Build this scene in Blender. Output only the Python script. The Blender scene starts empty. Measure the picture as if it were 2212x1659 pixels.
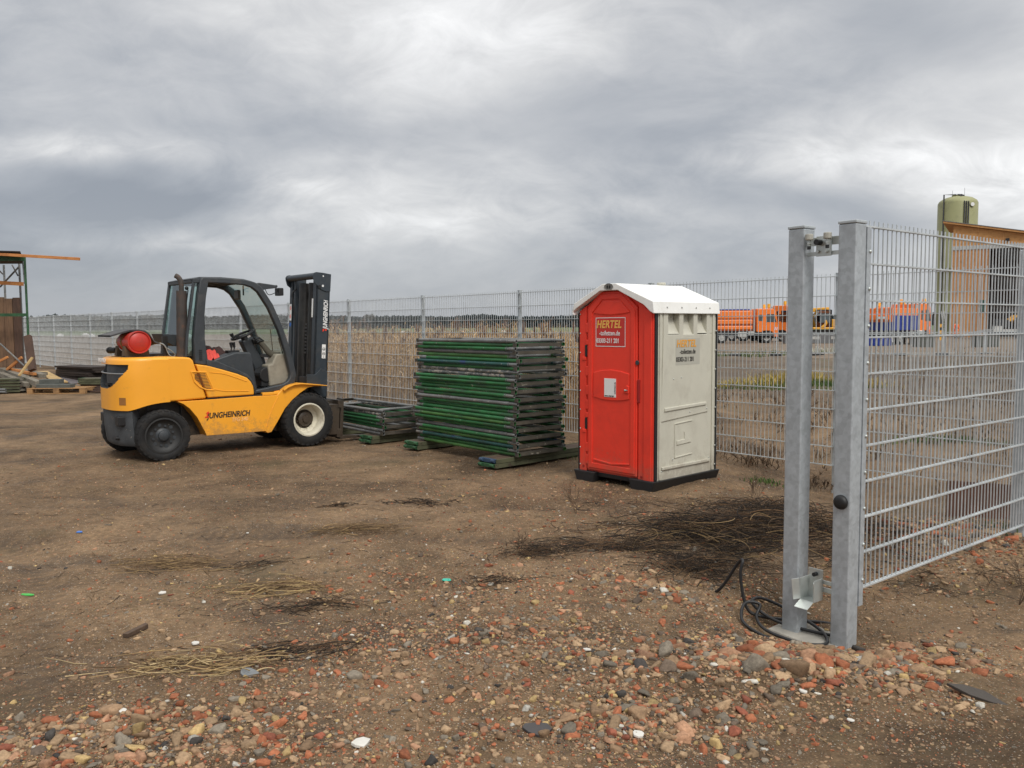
import bpy, bmesh, math, random
import numpy as np
from mathutils import Vector, Matrix
R_ = math.radians
rnd = random.Random(7)
nrng = np.random.default_rng(11)
sc = bpy.context.scene
col = sc.collection

# ------------------------------------------------------------------ camera
cam_d = bpy.data.cameras.new('camera'); cam = bpy.data.objects.new('camera', cam_d); col.objects.link(cam)
cam_d.sensor_width = 36.0; cam_d.lens = 1785.0/2212.0*36.0
cam_d.clip_start = 0.05; cam_d.clip_end = 6000
pitch, roll, CAMH = R_(4.0), R_(0.33), 1.62
fwd = Vector((0, math.cos(pitch), -math.sin(pitch))); rt0 = Vector((1, 0, 0)); up0 = rt0.cross(fwd)
rt = rt0*math.cos(roll)-up0*math.sin(roll); up = up0*math.cos(roll)+rt0*math.sin(roll)
M = Matrix.Identity(4)
for i in range(3):
    M[i][0] = rt[i]; M[i][1] = up[i]; M[i][2] = -fwd[i]
M[2][3] = CAMH
cam.matrix_world = M
sc.camera = cam
sc.view_settings.view_transform = 'Standard'; sc.view_settings.look = 'None'
sc.view_settings.exposure = 0.35; sc.view_settings.gamma = 1.0
sc.render.resolution_x = 1024; sc.render.resolution_y = 768

# ------------------------------------------------------------------ sky and sun
SUN_AZ = math.atan2(0.38, -0.85); SUN_EL = R_(48)
w = bpy.data.worlds.new('World'); sc.world = w; w.use_nodes = True
nt = w.node_tree; nt.nodes.clear()
def N(t, tree=None, **kw):
    n = (tree or nt).nodes.new(t)
    for k, v in kw.items(): setattr(n, k, v)
    return n
def math_n(op, a, b=None, c=None, tree=None, clamp=False):
    tree = tree or nt
    n = tree.nodes.new('ShaderNodeMath'); n.operation = op; n.use_clamp = clamp
    for i, v in enumerate((a, b, c)):
        if v is None: continue
        if isinstance(v, (int, float)): n.inputs[i].default_value = v
        else: tree.links.new(v, n.inputs[i])
    return n.outputs[0]
def ramp(tree, fac, stops, interp='LINEAR'):
    n = tree.nodes.new('ShaderNodeValToRGB'); cr = n.color_ramp; cr.interpolation = interp
    while len(cr.elements) < len(stops): cr.elements.new(0.5)
    for e, (p, c) in zip(cr.elements, stops):
        e.position = p; e.color = (c[0], c[1], c[2], 1) if len(c) == 3 else c
    tree.links.new(fac, n.inputs[0]); return n.outputs[0]
def mixc(tree, fac, a, b, mode='MIX'):
    n = tree.nodes.new('ShaderNodeMix'); n.data_type = 'RGBA'; n.blend_type = mode
    for idx, v in ((0, fac), (6, a), (7, b)):
        if isinstance(v, (int, float)): n.inputs[idx].default_value = v
        elif isinstance(v, tuple): n.inputs[idx].default_value = (v[0], v[1], v[2], 1)
        else: tree.links.new(v, n.inputs[idx])
    return n.outputs[2]
L = nt.links.new
tc = N('ShaderNodeTexCoord'); sep = N('ShaderNodeSeparateXYZ'); L(tc.outputs['Generated'], sep.inputs[0])
dx, dy, dz = sep.outputs
zc = math_n('ADD', math_n('MAXIMUM', dz, 0.0), 0.50)
px = math_n('DIVIDE', dx, zc); py = math_n('DIVIDE', dy, zc)
comb = N('ShaderNodeCombineXYZ'); L(px, comb.inputs[0]); L(py, comb.inputs[1])
def noise(tree, vec, scale, detail=6, rough=0.55, dist=0.0, off=(0, 0, 0), scl=(1, 1, 1), rot=0.0):
    mp = tree.nodes.new('ShaderNodeMapping'); mp.inputs[1].default_value = off; mp.inputs[3].default_value = scl; mp.inputs[2].default_value = (0, 0, rot)
    tree.links.new(vec, mp.inputs[0])
    n = tree.nodes.new('ShaderNodeTexNoise'); n.inputs['Scale'].default_value = scale
    n.inputs['Detail'].default_value = detail; n.inputs['Roughness'].default_value = rough; n.inputs['Distortion'].default_value = dist
    tree.links.new(mp.outputs[0], n.inputs['Vector']); return n.outputs[0]
n1 = noise(nt, comb.outputs[0], 1.1, 4, 0.5, 0.3, off=(3.1, 1.7, 0), scl=(0.9, 1.0, 1), rot=R_(-15))
n2 = noise(nt, comb.outputs[0], 3.0, 9, 0.54, 0.45, off=(8.4, 2.2, 0), scl=(0.8, 1.0, 1), rot=R_(-20))
n3 = noise(nt, comb.outputs[0], 11.0, 8, 0.62, 0.6, off=(1.4, 5.2, 0), scl=(0.75, 1.0, 1), rot=R_(-10))
cl = math_n('ADD', math_n('MULTIPLY', n1, 0.40), math_n('ADD', math_n('MULTIPLY', n2, 0.42), math_n('MULTIPLY', n3, 0.18)))
az = math_n('DIVIDE', dx, math_n('MAXIMUM', dy, 0.05)); el = math_n('DIVIDE', dz, math_n('MAXIMUM', dy, 0.05))
azw = math_n('ADD', az, math_n('MULTIPLY', math_n('SUBTRACT', n2, 0.5), 0.30)); elw = math_n('ADD', el, math_n('MULTIPLY', math_n('SUBTRACT', n1, 0.5), 0.12))
azc = math_n('MINIMUM', math_n('MAXIMUM', az, -1.2), 1.2)
cl = math_n('ADD', cl, math_n('MULTIPLY', azc, 0.075))
elb = math_n('MULTIPLY', math_n('SUBTRACT', math_n('MINIMUM', dz, 0.6), 0.2), 0.20)
cl = math_n('ADD', cl, elb)
# cloud banks and thin bright gaps, each at its own azimuth and height
for (a0, e0, ra, re, k_) in ((0.50, 0.20, 0.12, 0.03, 0.07), (0.60, 0.16, 0.10, 0.05, 0.08), (0.30, 0.19, 0.10, 0.025, 0.09), (-0.25, 0.172, 0.10, 0.016, 0.10), (-0.48, 0.205, 0.12, 0.018, 0.10), (-0.44, 0.092, 0.16, 0.016, 0.09), (-0.12, 0.13, 0.12, 0.03, 0.05), (0.10, 0.13, 0.14, 0.018, 0.05), (-0.05, 0.36, 0.25, 0.05, 0.05),
                             (-0.52, 0.155, 0.26, 0.030, -0.10), (0.12, 0.245, 0.13, 0.05, -0.09), (0.54, 0.335, 0.16, 0.05, -0.10), (-0.25, 0.245, 0.22, 0.035, -0.045), (0.34, 0.145, 0.16, 0.02, -0.07), (0.05, 0.07, 0.35, 0.03, -0.03), (0.50, 0.12, 0.15, 0.02, -0.05), (0.30, 0.40, 0.15, 0.04, -0.05)):
    qa = math_n('MULTIPLY', math_n('SUBTRACT', azw, a0), 1.0/ra); qe = math_n('MULTIPLY', math_n('SUBTRACT', elw, e0), 1.0/re)
    g_ = math_n('EXPONENT', math_n('MULTIPLY', math_n('ADD', math_n('MULTIPLY', qa, qa), math_n('MULTIPLY', qe, qe)), -1.0))
    front = math_n('GREATER_THAN', dy, 0.0)
    cl = math_n('ADD', cl, math_n('MULTIPLY', math_n('MULTIPLY', g_, front), math_n('MULTIPLY', math_n('ADD', 0.15, math_n('MULTIPLY', n3, 1.9)), k_)))
ccol = ramp(nt, cl, [(0.33, (0.25, 0.27, 0.305)), (0.41, (0.33, 0.348, 0.378)), (0.49, (0.44, 0.45, 0.468)), (0.57, (0.57, 0.573, 0.578)), (0.70, (0.82, 0.82, 0.82))])
# low haze veil right above the horizon
veil = ramp(nt, dz, [(0.0, (0.8, 0.8, 0.8)), (0.05, (0.45, 0.45, 0.45)), (0.14, (0, 0, 0))])
ccol = mixc(nt, veil, ccol, (0.335, 0.352, 0.380))
# high overcast overhead is thinner and brighter
over = math_n('MULTIPLY', math_n('MAXIMUM', math_n('SUBTRACT', dz, 0.45), 0.0), 0.9)
over = math_n('MINIMUM', math_n('MULTIPLY', over, 2.2), 1.0)
ccol = mixc(nt, over, ccol, (1.12, 1.11, 1.08))
sky = N('ShaderNodeTexSky'); sky.sky_type = 'NISHITA'; sky.sun_disc = False
sky.sun_elevation = SUN_EL; sky.sun_rotation = SUN_AZ
scaled = N('ShaderNodeVectorMath', operation='SCALE'); L(ccol, scaled.inputs[0]); scaled.inputs['Scale'].default_value = 10.0
fin = mixc(nt, 0.95, sky.outputs[0], scaled.outputs[0])
bg = N('ShaderNodeBackground'); bg.inputs[1].default_value = 0.1; L(fin, bg.inputs[0])
wo = N('ShaderNodeOutputWorld'); L(bg.outputs[0], wo.inputs[0])
sd = bpy.data.lights.new('sun', 'SUN'); sun = bpy.data.objects.new('sun', sd); col.objects.link(sun)
sd.energy = 1.5; sd.angle = R_(20); sd.color = (1.0, 0.965, 0.91)
sdir = Vector((math.sin(SUN_AZ)*math.cos(SUN_EL), math.cos(SUN_AZ)*math.cos(SUN_EL), math.sin(SUN_EL)))
sun.rotation_euler = sdir.to_track_quat('Z', 'Y').to_euler()

# ------------------------------------------------------------------ materials
MATS = {}
def newmat(name):
    m = bpy.data.materials.new(name); m.use_nodes = True
    t = m.node_tree; b = t.nodes['Principled BSDF']; return m, t, b
def S(c):  # sRGB 0-255 -> linear
    return tuple(((v/255.0)/12.92 if v/255.0 <= 0.04045 else ((v/255.0+0.055)/1.055)**2.4) for v in c)
def pmat(name, c, rough=0.6, metal=0.0, var=0.12, scale=8.0, bump=0.0, bscale=60.0, dirt=None, dscale=3.0, damt=0.35, dlo=0.5, dhi=0.7, coat=0.0, scl=(1, 1, 1), spec=0.5):
    if name in MATS: return MATS[name]
    m, t, b = newmat(name)
    tcn = t.nodes.new('ShaderNodeTexCoord'); vec = tcn.outputs['Object']
    n = noise(t, vec, scale, 5, 0.6, 0.2, scl=scl)
    lo = tuple(v*(1-var) for v in c); hi = tuple(min(1, v*(1+var)) for v in c)
    colr = ramp(t, n, [(0.3, lo), (0.7, hi)])
    if dirt:
        d = noise(t, vec, dscale, 8, 0.68, 0.4, off=(5, 3, 1), scl=scl)
        f = ramp(t, d, [(dlo, (0, 0, 0)), (dhi, (1, 1, 1))])
        f2 = math_n('MULTIPLY', f, damt, tree=t)
        colr = mixc(t, f2, colr, dirt)
    t.links.new(colr, b.inputs['Base Color'])
    b.inputs['Metallic'].default_value = metal
    rn = noise(t, vec, scale*2.3, 4, 0.6)
    rr = math_n('ADD', rough-0.08, math_n('MULTIPLY', rn, 0.16, tree=t), tree=t, clamp=True)
    t.links.new(rr, b.inputs['Roughness'])
    if coat: b.inputs['Coat Weight'].default_value = coat; b.inputs['Coat Roughness'].default_value = 0.15
    b.inputs['Specular IOR Level'].default_value = spec
    if bump:
        bn = t.nodes.new('ShaderNodeBump'); bn.inputs['Strength'].default_value = bump; bn.inputs['Distance'].default_value = 0.01
        h = noise(t, vec, bscale, 6, 0.65, scl=scl); t.links.new(h, bn.inputs['Height']); t.links.new(bn.outputs[0], b.inputs['Normal'])
    MATS[name] = m; return m
def speckled(name, base, spots, sscale=14, thr=0.62, base2=None, rough=0.5):
    m, t, b = newmat(name); vec = t.nodes.new('ShaderNodeTexCoord').outputs['Object']
    oi = t.nodes.new('ShaderNodeObjectInfo')
    cmb = t.nodes.new('ShaderNodeVectorMath'); cmb.operation = 'MULTIPLY_ADD'
    t.links.new(oi.outputs['Random'], cmb.inputs[0]); cmb.inputs[1].default_value = (37, 19, 11); t.links.new(vec, cmb.inputs[2])
    v = cmb.outputs[0]
    c = ramp(t, noise(t, v, 5, 5, 0.6), [(0.35, tuple(x*0.7 for x in base)), (0.65, tuple(min(1, x*1.25) for x in base))])
    if base2:
        f = ramp(t, noise(t, v, 2.2, 6, 0.7), [(0.52, (0, 0, 0)), (0.6, (1, 1, 1))]); c = mixc(t, f, c, base2)
    for i, (sc_, th, colr) in enumerate(spots):
        f = ramp(t, noise(t, v, sc_, 5, 0.75, off=(i*7, 2, 3)), [(th, (0, 0, 0)), (th+0.02, (1, 1, 1))]); c = mixc(t, f, c, colr)
    t.links.new(c, b.inputs['Base Color']); b.inputs['Roughness'].default_value = rough
    MATS[name] = m; return m
def glassmat(name, tint, refl=0.10):
    m, t, b = newmat(name); t.nodes.remove(b)
    tr = t.nodes.new('ShaderNodeBsdfTransparent'); tr.inputs[0].default_value = (*tint, 1)
    gl = t.nodes.new('ShaderNodeBsdfGlossy'); gl.inputs[0].default_value = (0.9, 0.95, 0.95, 1); gl.inputs['Roughness'].default_value = 0.03
    fr = t.nodes.new('ShaderNodeFresnel'); fr.inputs[0].default_value = 1.5
    f = math_n('ADD', fr.outputs[0], refl, tree=t, clamp=True)
    mx = t.nodes.new('ShaderNodeMixShader'); t.links.new(f, mx.inputs[0]); t.links.new(tr.outputs[0], mx.inputs[1]); t.links.new(gl.outputs[0], mx.inputs[2])
    t.links.new(mx.outputs[0], t.nodes['Material Output'].inputs[0]); MATS[name] = m; return m
def galv(name, c=(0.43, 0.465, 0.49), vs=14, stain=0.3, scl=(1, 1, 1)):
    m, t, b = newmat(name); vec = t.nodes.new('ShaderNodeTexCoord').outputs['Object']
    mp = t.nodes.new('ShaderNodeMapping'); mp.inputs[3].default_value = scl; t.links.new(vec, mp.inputs[0])
    vo = t.nodes.new('ShaderNodeTexVoronoi'); vo.inputs['Scale'].default_value = vs*3; t.links.new(mp.outputs[0], vo.inputs['Vector'])
    sepc = t.nodes.new('ShaderNodeSeparateColor'); t.links.new(vo.outputs['Color'], sepc.inputs[0])
    n = noise(t, vec, vs, 6, 0.7, 0.6)
    mixv = math_n('ADD', math_n('MULTIPLY', sepc.outputs[0], 0.22, tree=t), math_n('MULTIPLY', n, 0.78, tree=t), tree=t)
    cc = ramp(t, mixv, [(0.28, tuple(v*0.80 for v in c)), (0.5, c), (0.72, tuple(min(1, v*1.16) for v in c))])
    d = ramp(t, noise(t, vec, 3.0, 7, 0.65, 0.5, off=(2, 4, 1), scl=(1, 1, 0.6)), [(0.5, (0, 0, 0)), (0.68, (1, 1, 1))])
    cc = mixc(t, math_n('MULTIPLY', d, stain, tree=t), cc, tuple(v*0.6 for v in (c[0]*1.0, c[1]*0.97, c[2]*0.95)))
    t.links.new(cc, b.inputs['Base Color']); b.inputs['Metallic'].default_value = 0.35
    rr = math_n('ADD', 0.36, math_n('MULTIPLY', n, 0.3, tree=t), tree=t); t.links.new(rr, b.inputs['Roughness'])
    bn = t.nodes.new('ShaderNodeBump'); bn.inputs['Strength'].default_value = 0.12; bn.inputs['Distance'].default_value = 0.004
    t.links.new(n, bn.inputs['Height']); t.links.new(bn.outputs[0], b.inputs['Normal'])
    MATS[name] = m; return m
def wood(name, c, c2, scale=3.0, rough=0.8, axis=0, moss=None):
    m, t, b = newmat(name); vec = t.nodes.new('ShaderNodeTexCoord').outputs['Object']
    s = [14, 14, 14]; s[axis] = 0.9
    g = noise(t, vec, scale, 8, 0.65, 0.6, scl=tuple(s))
    cc = ramp(t, g, [(0.3, c2), (0.65, c)])
    k = noise(t, vec, 2.4, 5, 0.6)
    cc = mixc(t, math_n('MULTIPLY', ramp(t, k, [(0.5, (0, 0, 0)), (0.7, (1, 1, 1))]), 0.5, tree=t), cc, moss or tuple(v*0.55 for v in c2))
    t.links.new(cc, b.inputs['Base Color']); b.inputs['Roughness'].default_value = rough
    bn = t.nodes.new('ShaderNodeBump'); bn.inputs['Strength'].default_value = 0.35; bn.inputs['Distance'].default_value = 0.006
    t.links.new(g, bn.inputs['Height']); t.links.new(bn.outputs[0], b.inputs['Normal']); MATS[name] = m; return m
def attrmat(name, rough=0.85, mul=1.0, bump=0.3, bscale=90, spec=0.3, mott=0.35):
    m, t, b = newmat(name); a = t.nodes.new('ShaderNodeAttribute'); a.attribute_name = 'Col'
    vec = t.nodes.new('ShaderNodeTexCoord').outputs['Object']
    n = noise(t, vec, bscale, 5, 0.7)
    f = ramp(t, n, [(0.3, (1-mott,)*3), (0.7, (1+mott*0.6,)*3)])
    cc = mixc(t, 1.0, a.outputs['Color'], f, 'MULTIPLY')
    t.links.new(cc, b.inputs['Base Color']); b.inputs['Roughness'].default_value = rough; b.inputs['Specular IOR Level'].default_value = spec
    if bump:
        bn = t.nodes.new('ShaderNodeBump'); bn.inputs['Strength'].default_value = bump; bn.inputs['Distance'].default_value = 0.004
        t.links.new(n, bn.inputs['Height']); t.links.new(bn.outputs[0], b.inputs['Normal'])
    MATS[name] = m; return m

YEL = pmat('forklift_orange', (0.93, 0.40, 0.028), 0.42, var=0.03, scale=3, coat=0.25, dirt=(0.30, 0.17, 0.07), dscale=7, damt=0.30, dlo=0.60, dhi=0.75)
DGREY = pmat('dark_grey_paint', (0.038, 0.044, 0.050), 0.5, var=0.15, dirt=(0.15, 0.13, 0.11), dscale=6, damt=0.35, dlo=0.52, dhi=0.72)
MASTM = pmat('mast_paint', (0.030, 0.040, 0.050), 0.42, var=0.12, dirt=(0.10, 0.09, 0.08), dscale=7, damt=0.3)
CWDARK = speckled('scuffed_dark_casting', (0.060, 0.066, 0.072), [(18, 0.66, (0.42, 0.38, 0.31)), (7, 0.66, (0.12, 0.09, 0.07))], rough=0.75)
BLACKM = pmat('black_plastic', (0.012, 0.012, 0.013), 0.55, var=0.2)
GREASY = pmat('greasy_black_steel', (0.018, 0.017, 0.016), 0.4, var=0.3, dirt=(0.07, 0.055, 0.04), dscale=9, damt=0.5)
TYRE = pmat('tyre_rubber', (0.0095, 0.0095, 0.010), 0.82, var=0.25, scale=14, bump=0.3, bscale=70, dirt=(0.06, 0.048, 0.036), dscale=9, damt=0.35, dlo=0.48, dhi=0.72)
RIMW = pmat('cream_rim', (0.66, 0.62, 0.50), 0.5, var=0.08, dirt=(0.22, 0.16, 0.10), dscale=11, damt=0.55, dlo=0.52, dhi=0.68)
RIMD = speckled('worn_black_rim', (0.022, 0.022, 0.022), [(22, 0.68, (0.45, 0.42, 0.36))], rough=0.6)
GLASS = glassmat('tinted_glass', (0.62, 0.75, 0.72))
GLASSD = glassmat('dark_glass', (0.10, 0.12, 0.13), 0.12)
REDB = pmat('red_bottle_paint', (0.50, 0.034, 0.022), 0.42, var=0.10, dirt=(0.25, 0.06, 0.04), dscale=9, damt=0.6)
WHITE = pmat('white_print', (0.78, 0.78, 0.76), 0.5, var=0.03)
LETW = pmat('letter_white', (0.75, 0.75, 0.74), 0.5, var=0.02)
LETK = pmat('letter_black', (0.02, 0.018, 0.016), 0.5, var=0.05)
LETR = pmat('letter_red', (0.72, 0.05, 0.02), 0.5, var=0.03)
LETG = pmat('letter_faded_grey', (0.62, 0.36, 0.17), 0.5, var=0.08)
LETO = pmat('letter_amber', (0.72, 0.33, 0.035), 0.5, var=0.04)
LETY = pmat('letter_yellow', (0.80, 0.46, 0.10), 0.5, var=0.04)
BEIGE = pmat('beige_panel', (0.30, 0.27, 0.21), 0.7, var=0.12, bump=0.2, dirt=(0.10, 0.08, 0.06), dscale=6)
CLOTHR = pmat('red_cloth', (0.72, 0.09, 0.07), 0.9, var=0.15, bump=0.5, bscale=30)
CLOTHD = pmat('dark_brown_cloth', (0.055, 0.028, 0.026), 0.95, var=0.3, bump=0.6, bscale=25)
CLOTHG = pmat('khaki_glove_leather', (0.085, 0.075, 0.055), 0.9, var=0.25, bump=0.5, bscale=30)
STEEL = pmat('bare_steel', (0.45, 0.45, 0.44), 0.35, metal=0.8, var=0.15)
RUST = pmat('rusty_exhaust', (0.055, 0.046, 0.041), 0.75, var=0.3, dirt=(0.16, 0.07, 0.035), dscale=14, damt=0.6)
GALV = galv('galvanised_steel')
GALVP = galv('galvanised_fence_post', (0.50, 0.54, 0.56), 10, 0.3)
WIRE = pmat('galvanised_wire', (0.56, 0.59, 0.60), 0.45, metal=0.4, var=0.2, scale=5)
ZINC = pmat('bright_zinc', (0.55, 0.58, 0.56), 0.36, metal=0.6, var=0.15, scale=9)
TRED = pmat('toilet_red', (0.82, 0.046, 0.022), 0.5, var=0.05, scale=5, bump=0.06, bscale=120, dirt=(0.42, 0.028, 0.02), dscale=2.2, damt=0.35)
TGREY = pmat('toilet_grey', (0.55, 0.535, 0.45), 0.55, var=0.04, scale=5, bump=0.08, bscale=140, dirt=(0.34, 0.31, 0.25), dscale=3, damt=0.35)
TWHITE = pmat('toilet_roof_white', (0.86, 0.86, 0.83), 0.5, var=0.03, bump=0.05, bscale=80, dirt=(0.6, 0.58, 0.5), dscale=4, damt=0.3)
TSTICK = pmat('sticker_red', (0.56, 0.035, 0.028), 0.3, var=0.02)
TSTICKG = pmat('sticker_grey', (0.44, 0.43, 0.37), 0.35, var=0.02)
GREENP = speckled('green_scaffold_paint', (0.020, 0.130, 0.040), [(26, 0.645, (0.30, 0.32, 0.28)), (9, 0.67, (0.42, 0.42, 0.38)), (14, 0.66, (0.02, 0.03, 0.02))], base2=(0.028, 0.085, 0.038), rough=0.5)
GREENL = speckled('lime_scaffold_paint', (0.055, 0.155, 0.04), [(26, 0.64, (0.33, 0.34, 0.28)), (6, 0.62, (0.03, 0.09, 0.035))], base2=(0.02, 0.1, 0.03))
GREYP = speckled('grey_scaffold_tube', (0.15, 0.155, 0.155), [(20, 0.63, (0.42, 0.40, 0.36)), (8, 0.62, (0.08, 0.08, 0.075)), (16, 0.66, (0.02, 0.09, 0.03))], base2=(0.20, 0.19, 0.175), rough=0.55)
SPLAT = speckled('cement_splattered_tube', (0.13, 0.14, 0.14), [(9, 0.53, (0.40, 0.36, 0.31)), (22, 0.6, (0.5, 0.48, 0.44)), (12, 0.62, (0.07, 0.13, 0.3))], rough=0.7)
BLUEP = speckled('blue_green_tube', (0.012, 0.065, 0.06), [(22, 0.65, (0.35, 0.36, 0.34)), (4, 0.62, (0.015, 0.04, 0.12))], rough=0.5)
CHAN = speckled('dirty_grey_channel', (0.070, 0.060, 0.046), [(20, 0.6, (0.035, 0.05, 0.042)), (9, 0.64, (0.24, 0.22, 0.18)), (30, 0.69, (0.45, 0.42, 0.36))], rough=0.75)
MOSSY = speckled('mossy_plank_edge', (0.075, 0.078, 0.042), [(9, 0.6, (0.05, 0.035, 0.024)), (24, 0.66, (0.14, 0.14, 0.1))], rough=0.85)
GREENF = speckled('green_end_fitting', (0.025, 0.085, 0.035), [(24, 0.62, (0.15, 0.16, 0.13))], rough=0.6)
BLUEF = speckled('blue_end_fitting', (0.03, 0.06, 0.11), [(24, 0.62, (0.15, 0.16, 0.15))], rough=0.6)
PLANKW = wood('weathered_plank', (0.115, 0.072, 0.045), (0.05, 0.032, 0.022))
PLANKO = wood('fresh_orange_timber', (0.62, 0.27, 0.085), (0.38, 0.14, 0.045))
PLANKY = wood('pale_yellow_board', (0.55, 0.38, 0.17), (0.36, 0.24, 0.11))
PLANKG = wood('grey_weathered_beam', (0.26, 0.235, 0.19), (0.13, 0.115, 0.09))
PLANKB = wood('brown_formwork_board', (0.215, 0.125, 0.07), (0.10, 0.058, 0.036), axis=2)
PLANKDV = wood('dark_upright_board', (0.11, 0.06, 0.04), (0.05, 0.03, 0.022), axis=2)
PLANKD = wood('dark_wet_boards', (0.045, 0.03, 0.023), (0.02, 0.014, 0.011))
PALLET = wood('pallet_timber', (0.42, 0.24, 0.10), (0.22, 0.12, 0.055))
RUSTP = pmat('rusted_plate', (0.10, 0.04, 0.022), 0.85, var=0.35, scale=5, bump=0.4, dirt=(0.035, 0.018, 0.012), dscale=4)
GREYMET = pmat('purple_grey_sheet', (0.13, 0.115, 0.12), 0.6, var=0.15, dirt=(0.2, 0.17, 0.14))
CONC = pmat('concrete', (0.33, 0.31, 0.27), 0.9, var=0.18, bump=0.4, bscale=40, dirt=(0.16, 0.13, 0.10), dscale=8, damt=0.6)
CONCD = pmat('dark_concrete_block', (0.095, 0.10, 0.09), 0.9, var=0.2, bump=0.3)
CABLE = pmat('black_cable', (0.014, 0.014, 0.015), 0.5, var=0.2)

def add_mud(m, ztop, colr, amt=0.8, sc_=9.0, thr=(0.46, 0.60)):
    # dried splashes thrown up from the ground, ragged, thinning with height
    t = m.node_tree; b = t.nodes['Principled BSDF']; src = b.inputs['Base Color'].links[0].from_socket
    vec = t.nodes.new('ShaderNodeTexCoord').outputs['Object']; sp = t.nodes.new('ShaderNodeSeparateXYZ'); t.links.new(vec, sp.inputs[0])
    n = noise(t, vec, sc_, 9, 0.75, 0.3); n2_ = noise(t, vec, 60, 3, 0.6)
    bias = math_n('MULTIPLY', math_n('SUBTRACT', ztop, sp.outputs[2], tree=t), 0.35/ztop, tree=t)
    bias = math_n('MINIMUM', math_n('MAXIMUM', bias, -0.12, tree=t), 0.25, tree=t)
    v = math_n('ADD', math_n('ADD', math_n('MULTIPLY', n, 0.75, tree=t), math_n('MULTIPLY', n2_, 0.25, tree=t), tree=t), math_n('SUBTRACT', bias, 0.04, tree=t), tree=t)
    f = ramp(t, v, [(thr[0]+0.06, (0, 0, 0)), (thr[1]+0.06, (1, 1, 1))])
    t.links.new(mixc(t, math_n('MULTIPLY', f, amt, tree=t), src, colr), b.inputs['Base Color'])
add_mud(YEL, 0.62, (0.27, 0.175, 0.085), 0.55, 7.0, (0.50, 0.66)); add_mud(TRED, 0.40, (0.26, 0.13, 0.085), 0.38, 8.0, (0.50, 0.66)); add_mud(TGREY, 0.42, (0.24, 0.19, 0.14), 0.42, 8.0, (0.50, 0.66))
add_mud(GREASY, 0.5, (0.11, 0.08, 0.055), 0.5)
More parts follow.
